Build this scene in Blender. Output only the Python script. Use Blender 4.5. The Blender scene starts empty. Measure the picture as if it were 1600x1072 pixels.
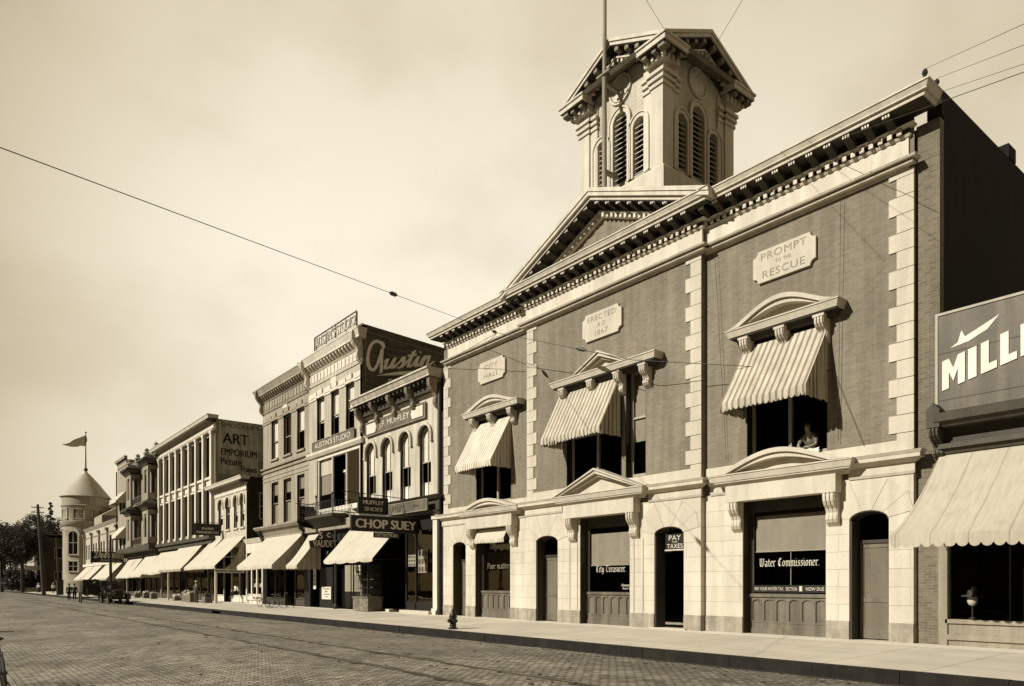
import bpy, math, random
from mathutils import Vector, Matrix
from math import sin, cos, pi, radians as R
random.seed(7)
S = bpy.context.scene
COL = S.collection
# ------------------------------------------------------------------ camera
ALPHA = math.atan(898/1130)
cam_d = bpy.data.cameras.new('camera'); cam = bpy.data.objects.new('camera', cam_d); COL.objects.link(cam)
cam.location = (0, 0, 1.5); cam.rotation_euler = (pi/2, 0, pi/2-ALPHA)
cam_d.sensor_width = 36; cam_d.lens = 1130/1600*36; cam_d.shift_y = (913.3-536)/1600
cam_d.clip_start = .05; cam_d.clip_end = 3000
S.camera = cam
# ------------------------------------------------------------------ light
SUN = Vector((-.37, -1.25, .85)).normalized()          # towards the sun
elev = math.asin(SUN.z); azim = math.atan2(SUN.x, SUN.y)
wd = bpy.data.worlds.new('World'); S.world = wd; wd.use_nodes = True
nt = wd.node_tree; nt.nodes.clear()
def nn(nt, t, **k):
    n = nt.nodes.new(t)
    for a, b in k.items(): setattr(n, a, b)
    return n
sky = nn(nt, 'ShaderNodeTexSky', sky_type='NISHITA', sun_disc=False, sun_elevation=elev, sun_rotation=azim)
sky.dust_density = 2.5; sky.air_density = 1.0
bw = nn(nt, 'ShaderNodeRGBToBW'); nt.links.new(sky.outputs[0], bw.inputs[0])
tc = nn(nt, 'ShaderNodeTexCoord')
sep = nn(nt, 'ShaderNodeSeparateXYZ'); nt.links.new(tc.outputs['Generated'], sep.inputs[0])
def wm(op, a, b=None, c=None, clamp=False):
    m = nn(nt, 'ShaderNodeMath', operation=op, use_clamp=clamp)
    for i, v in enumerate((a, b, c)):
        if v is None: continue
        if isinstance(v, (int, float)): m.inputs[i].default_value = v
        else: nt.links.new(v, m.inputs[i])
    return m.outputs[0]
def mapr(v, a, b, c, d):
    m = nn(nt, 'ShaderNodeMapRange', interpolation_type='SMOOTHSTEP')
    m.inputs[1].default_value = a; m.inputs[2].default_value = b; m.inputs[3].default_value = c; m.inputs[4].default_value = d
    nt.links.new(v, m.inputs[0]); return m.outputs[0]
# the plate's sky: pale over the far end of the street, deeper upwards and to the right
xf = mapr(sep.outputs[0], -.7, .25, 1.0, .60)
zf = mapr(sep.outputs[2], .38, .68, 1.0, .80)
back = mapr(sep.outputs[1], -.35, .35, .18, 1.0)  # unseen sky behind the camera dimmed to cut ambient light
top = mapr(sep.outputs[2], .7, .98, 1.0, .5)  # zenith above the view dimmed for the same purpose
nz = nn(nt, 'ShaderNodeTexNoise'); nz.inputs['Scale'].default_value = 4.0; nz.inputs['Detail'].default_value = 7; nz.inputs['Roughness'].default_value = .5
mp = nn(nt, 'ShaderNodeMapping'); mp.inputs['Scale'].default_value = (1, 1, 1.6); nt.links.new(tc.outputs['Generated'], mp.inputs[0]); nt.links.new(mp.outputs[0], nz.inputs['Vector'])
cl = mapr(nz.outputs[0], .34, .62, .91, 1.05)
SKYK = 19.5
lum = wm('MINIMUM', wm('MULTIPLY', wm('POWER', wm('MULTIPLY', bw.outputs[0], .105), .22), SKYK), 8.6)
lum = wm('MULTIPLY', wm('MULTIPLY', wm('MULTIPLY', lum, xf), wm('MULTIPLY', zf, top)), wm('MULTIPLY', back, cl))
tint = nn(nt, 'ShaderNodeMixRGB', blend_type='MULTIPLY'); tint.inputs[0].default_value = 1
cmb = nn(nt, 'ShaderNodeCombineColor')
for i in range(3): nt.links.new(lum, cmb.inputs[i])
hue = nn(nt, 'ShaderNodeValToRGB'); hue.color_ramp.elements[0].color = (1, .82, .52, 1); hue.color_ramp.elements[1].color = (1, .905, .72, 1)
hue.color_ramp.elements[0].position = .3; hue.color_ramp.elements[1].position = .8
nt.links.new(wm('MULTIPLY', lum, .095), hue.inputs[0])
nt.links.new(cmb.outputs[0], tint.inputs[1]); nt.links.new(hue.outputs[0], tint.inputs[2])
bg = nn(nt, 'ShaderNodeBackground'); bg.inputs[1].default_value = .085
wo = nn(nt, 'ShaderNodeOutputWorld')
nt.links.new(tint.outputs[0], bg.inputs[0]); nt.links.new(bg.outputs[0], wo.inputs[0])
sd = bpy.data.lights.new('sun', 'SUN'); sd.energy = 5.0; sd.angle = R(.5); sd.color = (1, .97, .90)
so = bpy.data.objects.new('sun', sd); COL.objects.link(so); so.rotation_euler = SUN.to_track_quat('Z', 'Y').to_euler(); so.location = (-20, -40, 40)
S.view_settings.view_transform = 'Standard'; S.view_settings.look = 'None'; S.view_settings.exposure = .38; S.view_settings.gamma = 1
S.cycles.max_bounces = 6; S.cycles.transparent_max_bounces = 12; S.cycles.diffuse_bounces = 3

# ------------------------------------------------------------------ materials (all in the plate's brown monochrome)
def sp(v):
    v = max(v, .0005)
    return (v, v*(.74+.19*min(v, 1)**.4), v*(.42+.36*min(v, 1)**.5), 1)
def coord_group():
    g = bpy.data.node_groups.new('wall_coordinates', 'ShaderNodeTree')
    g.interface.new_socket('Vector', in_out='OUTPUT', socket_type='NodeSocketVector')
    geo = g.nodes.new('ShaderNodeNewGeometry'); s = g.nodes.new('ShaderNodeSeparateXYZ'); n = g.nodes.new('ShaderNodeSeparateXYZ')
    g.links.new(geo.outputs['Position'], s.inputs[0]); g.links.new(geo.outputs['True Normal'], n.inputs[0])
    def m(op, a, b=None):
        x = g.nodes.new('ShaderNodeMath'); x.operation = op
        for i, v in enumerate((a, b)):
            if v is None: continue
            if isinstance(v, (int, float)): x.inputs[i].default_value = v
            else: g.links.new(v, x.inputs[i])
        return x.outputs[0]
    ax = m('GREATER_THAN', m('ABSOLUTE', n.outputs[0]), .6); az = m('GREATER_THAN', m('ABSOLUTE', n.outputs[2]), .8)
    u = m('ADD', m('MULTIPLY', s.outputs[1], ax), m('MULTIPLY', s.outputs[0], m('SUBTRACT', 1, ax)))
    v = m('ADD', m('MULTIPLY', s.outputs[1], az), m('MULTIPLY', s.outputs[2], m('SUBTRACT', 1, az)))
    c = g.nodes.new('ShaderNodeCombineXYZ'); g.links.new(u, c.inputs[0]); g.links.new(v, c.inputs[1])
    o = g.nodes.new('NodeGroupOutput'); g.links.new(c.outputs[0], o.inputs[0])
    return g
WC = coord_group()
MATS = {}
def base_mat(name, rough=.8, metal=0, spec=.3):
    m = bpy.data.materials.new(name); m.use_nodes = True
    b = m.node_tree.nodes['Principled BSDF']
    b.inputs['Roughness'].default_value = rough; b.inputs['Metallic'].default_value = metal
    b.inputs['Specular IOR Level'].default_value = spec
    MATS[name] = m
    return m, m.node_tree, b
def noise(t, scale, vec=None, detail=4, sc=(1, 1, 1), rough=.55):
    n = nn(t, 'ShaderNodeTexNoise'); n.inputs['Scale'].default_value = scale; n.inputs['Detail'].default_value = detail; n.inputs['Roughness'].default_value = rough
    if vec is None:
        g = nn(t, 'ShaderNodeNewGeometry'); vec = g.outputs['Position']
    mp = nn(t, 'ShaderNodeMapping'); mp.inputs['Scale'].default_value = sc
    t.links.new(vec, mp.inputs[0]); t.links.new(mp.outputs[0], n.inputs['Vector'])
    return n.outputs[0]
def ramp(t, fac, stops):
    r = nn(t, 'ShaderNodeValToRGB'); e = r.color_ramp.elements
    while len(e) < len(stops): e.new(.5)
    for i, (p, c) in enumerate(stops): e[i].position = p; e[i].color = c
    t.links.new(fac, r.inputs[0]); return r.outputs[0]
def mixc(t, fac, a, b, mode='MIX'):
    m = nn(t, 'ShaderNodeMixRGB', blend_type=mode)
    for i, v in ((0, fac), (1, a), (2, b)):
        if isinstance(v, (int, float)): m.inputs[i].default_value = v
        elif isinstance(v, tuple): m.inputs[i].default_value = v
        else: t.links.new(v, m.inputs[i])
    return m.outputs[0]
def g1(v): return (v, v, v, 1)
def weather(t, col, amt=.2, streak=.2, big=.5):
    """soft large blotches, fine grain and rain streaks, all multiplied into the colour"""
    a = ramp(t, noise(t, big, detail=5), [(.3, g1(1-amt)), (.7, g1(1))])
    b = ramp(t, noise(t, 14, detail=4), [(.3, g1(1-amt*.6)), (.65, g1(1))])
    col = mixc(t, 1, col, a, 'MULTIPLY'); col = mixc(t, 1, col, b, 'MULTIPLY')
    if streak:
        s = ramp(t, noise(t, 3.2, sc=(1, 1, .09), detail=5), [(.42, g1(1-streak)), (.6, g1(1))])
        col = mixc(t, 1, col, s, 'MULTIPLY')
    return col
def plain(name, v, rough=.75, amt=.15, streak=.1, spec=.3, metal=0, big=.8, bump=0):
    m, t, b = base_mat(name, rough, metal, spec)
    t.links.new(weather(t, sp(v), amt, streak, big), b.inputs['Base Color'])
    if bump:
        bp = nn(t, 'ShaderNodeBump'); bp.inputs['Strength'].default_value = bump; bp.inputs['Distance'].default_value = .02
        t.links.new(noise(t, 25, detail=6), bp.inputs['Height']); t.links.new(bp.outputs[0], b.inputs['Normal'])
    return m
def bricks(name, v, mort, w=.21, h=.072, ms=.007, amt=.18, streak=.15, var=.16, bump=.25, rough=.9, swap=False, soft=.3, offset=.5):
    m, t, b = base_mat(name, rough, 0, .2)
    g = nn(t, 'ShaderNodeGroup', node_tree=WC)
    vec = g.outputs[0]
    if swap:
        mp = nn(t, 'ShaderNodeMapping'); mp.inputs['Rotation'].default_value = (0, 0, pi/2); t.links.new(vec, mp.inputs[0]); vec = mp.outputs[0]
    # a slight wobble keeps the courses from looking ruled
    k = nn(t, 'ShaderNodeTexBrick', offset=offset); k.inputs['Scale'].default_value = 1
    wob = nn(t, 'ShaderNodeTexNoise'); wob.inputs['Scale'].default_value = 3; t.links.new(vec, wob.inputs['Vector'])
    ad = nn(t, 'ShaderNodeVectorMath', operation='MULTIPLY_ADD'); ad.inputs[1].default_value = (.012,)*3
    t.links.new(wob.outputs['Color'], ad.inputs[0]); t.links.new(vec, ad.inputs[2]); t.links.new(ad.outputs[0], k.inputs['Vector'])
    k.inputs['Brick Width'].default_value = w; k.inputs['Row Height'].default_value = h
    k.inputs['Mortar Size'].default_value = ms; k.inputs['Mortar Smooth'].default_value = soft
    k.inputs['Color1'].default_value = sp(v*(1-var)); k.inputs['Color2'].default_value = sp(v*(1+var)); k.inputs['Mortar'].default_value = sp(mort)
    t.links.new(weather(t, k.outputs['Color'], amt, streak), b.inputs['Base Color'])
    if bump:
        bp = nn(t, 'ShaderNodeBump', invert=True); bp.inputs['Strength'].default_value = bump; bp.inputs['Distance'].default_value = .01
        t.links.new(k.outputs['Fac'], bp.inputs['Height']); t.links.new(bp.outputs[0], b.inputs['Normal'])
    return m
def stripes(name, a, c, pitch, duty=.45, sideways=True):
    m, t, b = base_mat(name, .95, 0, .05)
    g = nn(t, 'ShaderNodeGroup', node_tree=WC); s = nn(t, 'ShaderNodeSeparateXYZ'); t.links.new(g.outputs[0], s.inputs[0])
    # on the sloping cloth the strips run down the slope; on the side flaps they stand upright
    x = nn(t, 'ShaderNodeMath', operation='MULTIPLY'); t.links.new(s.outputs[0], x.inputs[0]); x.inputs[1].default_value = 1/pitch
    f = nn(t, 'ShaderNodeMath', operation='FRACT'); t.links.new(x.outputs[0], f.inputs[0])
    col = ramp(t, f.outputs[0], [(0, sp(a)), (duty, sp(a)), (duty+.06, sp(c)), (.94, sp(c))])
    t.links.new(weather(t, col, .15, .15, 1.5), b.inputs['Base Color'])
    return m
def cloth(name, v, folds=0):
    m, t, b = base_mat(name, .95, 0, .05)
    g = nn(t, 'ShaderNodeGroup', node_tree=WC); s = nn(t, 'ShaderNodeSeparateXYZ'); t.links.new(g.outputs[0], s.inputs[0])
    x = nn(t, 'ShaderNodeMath', operation='MULTIPLY'); t.links.new(s.outputs[0], x.inputs[0]); x.inputs[1].default_value = 1/.74
    f = nn(t, 'ShaderNodeMath', operation='FRACT'); t.links.new(x.outputs[0], f.inputs[0])
    col = ramp(t, f.outputs[0], [(0, sp(v*.72)), (.03, sp(v*.72)), (.05, sp(v)), (.97, sp(v))])
    col = mixc(t, 1, col, ramp(t, noise(t, 1.1, detail=6, rough=.7), [(.25, g1(.82)), (.5, g1(1))]), 'MULTIPLY')
    col = mixc(t, 1, col, ramp(t, noise(t, 5, sc=(3, .35, .35), detail=4), [(.35, g1(.88)), (.6, g1(1))]), 'MULTIPLY')
    t.links.new(col, b.inputs['Base Color'])
    bp = nn(t, 'ShaderNodeBump'); bp.inputs['Strength'].default_value = .25; bp.inputs['Distance'].default_value = .03
    t.links.new(noise(t, 3.5, detail=4, sc=(2.2, .4, .4)), bp.inputs['Height']); t.links.new(bp.outputs[0], b.inputs['Normal'])
    tr = nn(t, 'ShaderNodeBsdfTranslucent'); tr.inputs[0].default_value = sp(v*.7)
    mx = nn(t, 'ShaderNodeMixShader'); mx.inputs[0].default_value = .08
    t.links.new(b.outputs[0], mx.inputs[1]); t.links.new(tr.outputs[0], mx.inputs[2]); t.links.new(mx.outputs[0], t.nodes['Material Output'].inputs[0])
    return m
def glass(name, tintv=.9):
    m = bpy.data.materials.new(name); m.use_nodes = True; t = m.node_tree; t.nodes.clear()
    o = nn(t, 'ShaderNodeOutputMaterial'); g = nn(t, 'ShaderNodeBsdfGlossy'); g.inputs['Roughness'].default_value = .02; g.inputs['Color'].default_value = sp(.35)
    tr = nn(t, 'ShaderNodeBsdfTransparent'); tr.inputs[0].default_value = (tintv, tintv, tintv, 1)
    fr = nn(t, 'ShaderNodeFresnel'); fr.inputs[0].default_value = 1.3
    bp = nn(t, 'ShaderNodeBump'); bp.inputs['Strength'].default_value = .08; bp.inputs['Distance'].default_value = .05
    t.links.new(noise(t, 1.2, detail=2), bp.inputs['Height']); t.links.new(bp.outputs[0], g.inputs['Normal'])
    mx = nn(t, 'ShaderNodeMixShader'); t.links.new(fr.outputs[0], mx.inputs[0]); t.links.new(tr.outputs[0], mx.inputs[1]); t.links.new(g.outputs[0], mx.inputs[2])
    t.links.new(mx.outputs[0], o.inputs[0]); MATS[name] = m
    return m
M = {
 'hall_brick': bricks('hall_brick', .22, .27, amt=.2, streak=.18, ms=.006, var=.10),
 'pier_brick': bricks('pier_brick', .17, .24),
 'dark_brick': bricks('dark_brick', .016, .034, amt=.5, streak=.3),  # side walls' shade put into the brick colour, far below the front brick
 'ashlar': bricks('ashlar', .57, .30, w=1.25, h=.48, ms=.0045, amt=.14, streak=.12, var=.05, bump=.5, soft=.1),
 'stone': plain('stone', .54, .85, .14, .12, bump=.2),
 'dado': plain('dado_stone', .42, .9, .35, .3, bump=.2, big=2.5),
 'cornice': plain('cornice_paint', .59, .75, .14, .16),
 'cornice_dark': plain('shaded_modillion', .26, .8, .25, .2), 'soffit': plain('shaded_soffit', .05, .8, .25, .2),  # shade under the cornices put into the modillion and soffit colours
 'tower': bricks('tower_siding', .54, .22, w=9, h=.16, ms=.004, amt=.2, streak=.22, var=.04, bump=.3, soft=.2),
 'slat': plain('slat_paint', .6, .7, .2, .1),
 'tin_roof': plain('tin_roof', .2, .6, .3, .2),
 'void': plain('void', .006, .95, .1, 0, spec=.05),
 'wood': plain('panel_wood', .17, .55, .25, .35, big=1.6),
 'wood_dark': plain('frame_wood', .05, .5, .3, .2),
 'screen': plain('screen_mesh', .16, .9, .2, .15),
 'white': plain('white_paint', .66, .6, .12, .15),
 'sash': plain('sash_paint', .42, .6, .2, .15),
 'blind': plain('blind_cloth', .30, .9, .12, .1, big=2.5),
 'pale_blind': plain('pale_blind', .82, .9, .12, .1),
 'glass': glass('window_glass'),
 'iron': plain('dark_iron', .02, .5, .3, .1, spec=.4),
 'steel': plain('rail_steel', .16, .35, .4, .1, spec=.5, metal=.6),
 'signblack': plain('sign_black', .013, .5, .3, .1, spec=.3),
 'signgrey': plain('sign_grey', .16, .6, .25, .3),
 'milli_white': plain('sign_white', .75, .8, .12, .1), 'letter_bright': plain('bright_letter', .9, .8, .12, .1), 'radiator': plain('radiator_core', .03, .5, .2, 0), 'crate_wood': plain('crate_wood', .2, .8, .3, .2), 'letter': plain('letter_paint', .62, .7, .2, .1),
 'letter_dim': plain('faded_letter', .30, .8, .45, .3, big=3),
 'letter_dark': plain('dark_letter', .03, .8, .35, .2, big=3),
 'tan': bricks('tan_brick', .36, .25, amt=.14, streak=.2, var=.07, bump=.15),
 'tan_light': bricks('tan_brick_light', .48, .33, amt=.14, streak=.18, var=.06, bump=.15),
 'muffley': plain('muffley_render', .54, .85, .16, .25),
 'art_side': bricks('art_side', .48, .4, amt=.3, streak=.35, var=.2), 'grey_brick': bricks('grey_brick', .075, .07, amt=.25, streak=.3, var=.2),
 'panel_paint': plain('wall_sign_ground', .66, .9, .3, .35, big=.8),
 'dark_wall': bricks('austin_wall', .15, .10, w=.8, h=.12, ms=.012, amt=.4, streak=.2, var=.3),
 'mid': plain('mid_stone', .30, .85, .2, .2),
 'dark_trim': plain('dark_trim', .075, .7, .3, .2),
 'canvas': cloth('canvas', .53), 'canvas_old': cloth('weathered_canvas', .44), 'canvas_grey': cloth('grey_canvas', .36), 'canvas_mid': cloth('drab_canvas', .5),
 'stripe': stripes('striped_awning', .24, .52, .2, .34), 'stripe_pale': stripes('pale_striped_awning', .42, .66, .17, .34),
 'marble': plain('marble_base', .3, .5, .6, .3, big=5),
 'cement': plain('cement', .5, .9, .18, 0, bump=.15),
 'leaf': None, 'bark': plain('bark', .06, .95, .4, .3, bump=.6),
 'pole': plain('pole_wood', .055, .9, .3, .4, bump=.3),
 'coat': plain('dark_suit', .02, .9, .2, 0), 'grey_suit': plain('grey_suit', .10, .9, .2, 0), 'shirt': plain('white_cloth', .62, .9, .1, 0),
 'skin': plain('skin', .24, .6, .1, 0), 'hat': plain('straw_hat', .5, .8, .1, 0), 'skirt': plain('black_skirt', .03, .9, .1, 0),
 'rubber': plain('tyre_rubber', .03, .8, .3, 0), 'carbody': plain('car_enamel', .012, .25, .3, 0, spec=.6), 'brass': plain('brass', .15, .3, .2, 0, spec=.6, metal=.8),
 'fruit': plain('produce', .5, .7, .5, 0, big=9), 'turret': plain('turret_stone', .34, .85, .14, .12), 'slate': plain('slate_roof', .42, .7, .15, .1),
}
# ------------------------------------------------------------------ building blocks
class MB:
    def __init__(self, xf=None): self.v = []; self.f = []; self.xf = xf; self.m2 = None
    def P(self, p):
        if self.xf: p = self.xf(p)
        self.v.append(tuple(p)); return len(self.v)-1
    def poly(self, pts): self.f.append([self.P(p) for p in pts]); return self
    def hexa(self, a, b):                       # two quads, bottom and top, same order
        i = [self.P(p) for p in a]+[self.P(p) for p in b]
        self.f += [[i[3], i[2], i[1], i[0]], i[4:8]]+[[i[k], i[(k+1) % 4], i[4+(k+1) % 4], i[4+k]] for k in range(4)]
        return self
    def box(self, x0, x1, y0, y1, z0, z1):
        return self.hexa([(x0, y0, z0), (x1, y0, z0), (x1, y1, z0), (x0, y1, z0)], [(x0, y0, z1), (x1, y0, z1), (x1, y1, z1), (x0, y1, z1)])
    def mould(self, x0, x1, yb, z0, z1, p0, p1, e0=0, e1=0, l=1, r=1):
        """a moulding step: projects p0 at z0 and p1 at z1 in front of yb, ends returned by l/r"""
        return self.hexa([(x0-e0-p0*l, yb-p0, z0), (x1+e1+p0*r, yb-p0, z0), (x1+e1+p0*r, yb+.02, z0), (x0-e0-p0*l, yb+.02, z0)],
                         [(x0-e0-p1*l, yb-p1, z1), (x1+e1+p1*r, yb-p1, z1), (x1+e1+p1*r, yb+.02, z1), (x0-e0-p1*l, yb+.02, z1)])
    def prism(self, pts, y0, y1, ax='y'):
        """polygon in (x,z) pushed along y; ax='x': polygon in (y,z) pushed along x; ax='z': (x,y) pushed along z"""
        if ax == 'y': a = [self.P((p[0], y0, p[1])) for p in pts]; b = [self.P((p[0], y1, p[1])) for p in pts]
        elif ax == 'x': a = [self.P((y0, p[0], p[1])) for p in pts]; b = [self.P((y1, p[0], p[1])) for p in pts]
        else: a = [self.P((p[0], p[1], y0)) for p in pts]; b = [self.P((p[0], p[1], y1)) for p in pts]
        n = len(pts); self.f += [a, b[::-1]]+[[a[k], b[k], b[(k+1) % n], a[(k+1) % n]] for k in range(n)]
        return self
    def strip(self, A, B, y0, y1):
        """solid band between two curves A and B given as (x,z) lists, pushed along y"""
        for i in range(len(A)-1):
            self.prism([A[i], A[i+1], B[i+1], B[i]], y0, y1)
        return self
    def tube(self, pts, r, n=8, caps=True):
        pts = [Vector(p) for p in pts]; rr = r if isinstance(r, (list, tuple)) else [r]*len(pts); rings = []
        for i, p in enumerate(pts):
            d = (pts[min(i+1, len(pts)-1)]-pts[max(i-1, 0)]).normalized()
            u = d.orthogonal().normalized() if i == 0 else (u-d*u.dot(d)).normalized()
            w = d.cross(u)
            rings.append([self.P(p+rr[i]*(cos(2*pi*k/n)*u+sin(2*pi*k/n)*w)) for k in range(n)])
        for a, b in zip(rings, rings[1:]):
            for k in range(n): self.f.append([a[k], a[(k+1) % n], b[(k+1) % n], b[k]])
        if caps: self.f += [rings[0][::-1], rings[-1]]
        return self
    def lathe(self, cx, cy, prof, n=16, a0=0, a1=2*pi, cz=0):
        full = abs(a1-a0-2*pi) < 1e-6; m = n if full else n+1; rings = []
        for r, z in prof: rings.append([self.P((cx+r*cos(a0+(a1-a0)*k/n), cy+r*sin(a0+(a1-a0)*k/n), z+cz)) for k in range(m)])
        for a, b in zip(rings, rings[1:]):
            for k in range(n): self.f.append([a[k], a[(k+1) % m], b[(k+1) % m], b[k]])
        return self
    def ring(self, c, ax1, ax2, r, t, n=28, m=6):
        """a torus, radius r, thickness t, in the plane ax1/ax2"""
        c = Vector(c); ax1 = Vector(ax1); ax2 = Vector(ax2); nz = ax1.cross(ax2); R_ = []
        for k in range(n):
            d = ax1*cos(2*pi*k/n)+ax2*sin(2*pi*k/n)
            R_.append([self.P(c+d*(r+t*cos(2*pi*j/m))+nz*t*sin(2*pi*j/m)) for j in range(m)])
        for k in range(n):
            a, b = R_[k], R_[(k+1) % n]
            for j in range(m): self.f.append([a[j], a[(j+1) % m], b[(j+1) % m], b[j]])
        return self
    def blob(self, c, r, n=8, m=6, jit=0):
        """closed lumpy ellipsoid"""
        c = Vector(c); r = Vector(r) if not isinstance(r, (int, float)) else Vector((r, r, r)); rows = []
        for j in range(1, m):
            th = pi*j/m
            rows.append([self.P((c.x+r.x*sin(th)*cos(2*pi*k/n)*(1+jit*random.uniform(-1, 1)), c.y+r.y*sin(th)*sin(2*pi*k/n)*(1+jit*random.uniform(-1, 1)), c.z+r.z*cos(th)*(1+jit*random.uniform(-1, 1)))) for k in range(n)])
        top = self.P((c.x, c.y, c.z+r.z)); bot = self.P((c.x, c.y, c.z-r.z))
        for k in range(n):
            self.f.append([top, rows[0][k], rows[0][(k+1) % n]]); self.f.append([bot, rows[-1][(k+1) % n], rows[-1][k]])
        for a, b in zip(rows, rows[1:]):
            for k in range(n): self.f.append([a[k], b[k], b[(k+1) % n], a[(k+1) % n]])
        return self
    def text(self, s, at, right, up, h, w=None, depth=.02, shear=0, bold=0, center=True, spacing=1):
        cu = bpy.data.curves.new('t', 'FONT'); cu.body = s; cu.size = 1; cu.extrude = .5; cu.shear = shear; cu.space_character = spacing
        cu.resolution_u = 3
        o = bpy.data.objects.new('t', cu); COL.objects.link(o)
        dg = bpy.context.evaluated_depsgraph_get(); me = o.evaluated_get(dg).to_mesh()
        vs = [v.co.copy() for v in me.vertices]; fs = [list(p.vertices) for p in me.polygons]
        o.evaluated_get(dg).to_mesh_clear(); bpy.data.objects.remove(o); bpy.data.curves.remove(cu)
        x0, x1 = min(v.x for v in vs), max(v.x for v in vs); y0, y1 = min(v.y for v in vs), max(v.y for v in vs)
        sy = h/(y1-y0); sx = (w/(x1-x0)) if w else sy
        right = Vector(right); up = Vector(up); nz = right.cross(up).normalized(); at = Vector(at)
        ox = (x0+x1)/2 if center else x0
        for q, dx in enumerate((0,) if not bold else (-bold*h, 0, bold*h) if bold < .06 else (-bold*h, -bold*h/2, 0, bold*h/2, bold*h)):
            b = len(self.v)
            for v in vs: self.P(at+right*((v.x-ox)*sx+dx)+up*((v.y-(y0+y1)/2)*sy)+nz*(v.z*depth+q*.0012))
            self.f += [[i+b for i in f] for f in fs]
        return self
# pen strokes for the hand lettered signs
BL = {'i': (.45, [[(.05, .85), (.2, 1), (.2, .15), (.35, 0)], [(.15, 1.3), (.25, 1.4)]]), 'n': (.8, [[(.05, .85), (.2, 1), (.2, .1), (.3, 0)], [(.22, .82), (.45, 1), (.6, .85), (.6, .15), (.75, 0)]]),
 'm': (1.2, [[(.05, .85), (.2, 1), (.2, .1), (.3, 0)], [(.22, .82), (.45, 1), (.6, .85), (.6, .1), (.7, 0)], [(.62, .82), (.85, 1), (1, .85), (1, .15), (1.15, 0)]]),
 'u': (.8, [[(.05, .9), (.2, 1), (.2, .2), (.4, 0), (.58, .15)], [(.6, 1), (.6, .15), (.75, 0)]]), 'a': (.8, [[(.15, .9), (.45, 1), (.6, .85), (.6, .15), (.75, 0)], [(.6, .55), (.2, .4), (.2, .12), (.4, 0), (.58, .15)]]),
 't': (.62, [[(.3, 1.35), (.3, .15), (.42, 0), (.58, .12)], [(.08, .95), (.55, .95)]]), 'e': (.7, [[(.18, .5), (.6, .65), (.55, .92), (.35, 1), (.15, .8), (.15, .2), (.35, 0), (.6, .15)]]),
 'r': (.65, [[(.05, .85), (.2, 1), (.2, .1), (.35, 0)], [(.22, .8), (.45, 1), (.6, .88)]]), 'o': (.78, [[(.38, 1), (.15, .8), (.15, .2), (.35, 0), (.6, .2), (.6, .8), (.38, 1)]]),
 's': (.7, [[(.6, .9), (.35, 1), (.15, .8), (.55, .35), (.55, .15), (.3, 0), (.1, .12)]]), 'C': (1.0, [[(.8, 1.3), (.5, 1.5), (.15, 1.1), (.15, .3), (.45, 0), (.85, .2)], [(.42, 1.4), (.42, .12)]]),
 'W': (1.25, [[(0, 1.4), (.15, 1.5), (.15, .3), (.35, 0), (.55, .25)], [(.5, 1.5), (.57, 1.4), (.57, .25), (.75, 0), (1.03, .3)], [(.93, 1.5), (1.05, 1.35), (1.05, .3)]]), 'T': (1.0, [[(.05, 1.2), (.2, 1.5), (.9, 1.4)], [(.55, 1.42), (.3, 1.1), (.2, .4), (.5, 0), (.85, .2)]]),
 'P': (1.0, [[(.1, 1.4), (.25, 1.5), (.25, .1), (.1, -.1)], [(.3, 1.4), (.7, 1.5), (.85, 1.1), (.7, .7), (.3, .6)]]), 'y': (.8, [[(.05, .9), (.2, 1), (.2, .2), (.4, 0), (.58, .2)], [(.6, 1), (.6, -.1), (.4, -.4), (.15, -.35)]]), '.': (.4, [[(.1, 0), (.22, .12)]]), ' ': (.6, [])}
SC = {'A': (1.25, [[(1.02, 1.2), (.95, 1.45), (.6, 1.6), (.25, 1.4), (.06, .8), (.1, .25), (.3, -.02), (.52, .1), (.75, .6), (.92, 1.15)], [(.92, 1.15), (.88, .4), (.86, -.2)]]), 'u': (.85, [[(0, .6), (.12, .9), (.12, .3), (.25, .02), (.45, .2), (.62, .95), (.6, .25), (.72, .03), (.9, .3)]]),
 's': (.62, [[(-.05, .2), (.25, .65), (.35, 1.0), (.48, .5), (.38, .05), (.12, .05)], [(.38, .05), (.65, .3)]]), 't': (.65, [[(-.05, .2), (.25, .9), (.38, 1.5), (.28, .3), (.4, .02), (.65, .3)], [(.0, 1.05), (.62, 1.12)]]),
 'i': (.5, [[(-.05, .3), (.15, .92), (.15, .25), (.28, .02), (.5, .3)], [(.2, 1.3), (.24, 1.36)]]), 'n': (.95, [[(-.05, .3), (.12, .95), (.1, 0)], [(.1, .4), (.3, .88), (.46, .85), (.48, .2), (.62, .02), (.95, .4)]]), '.': (.3, [[(.1, .02), (.16, .06)]]),
 'D': (1.2, [[(.45, 1.4), (.3, .15), (.05, .05)], [(.0, 1.1), (.25, 1.5), (.8, 1.4), (1.05, .85), (.8, .2), (.35, .02), (.08, .15)]]), 'e': (.6, [[(-.05, .3), (.35, .6), (.33, .95), (.15, .85), (.1, .3), (.3, 0), (.6, .3)]]), 'r': (.6, [[(-.05, .3), (.15, .98), (.38, .85), (.33, .25), (.45, .02), (.62, .3)]]), 'o': (.65, [[(.32, .95), (.1, .6), (.15, .1), (.4, .05), (.5, .5), (.32, .95), (.65, .75)]])}
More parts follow.
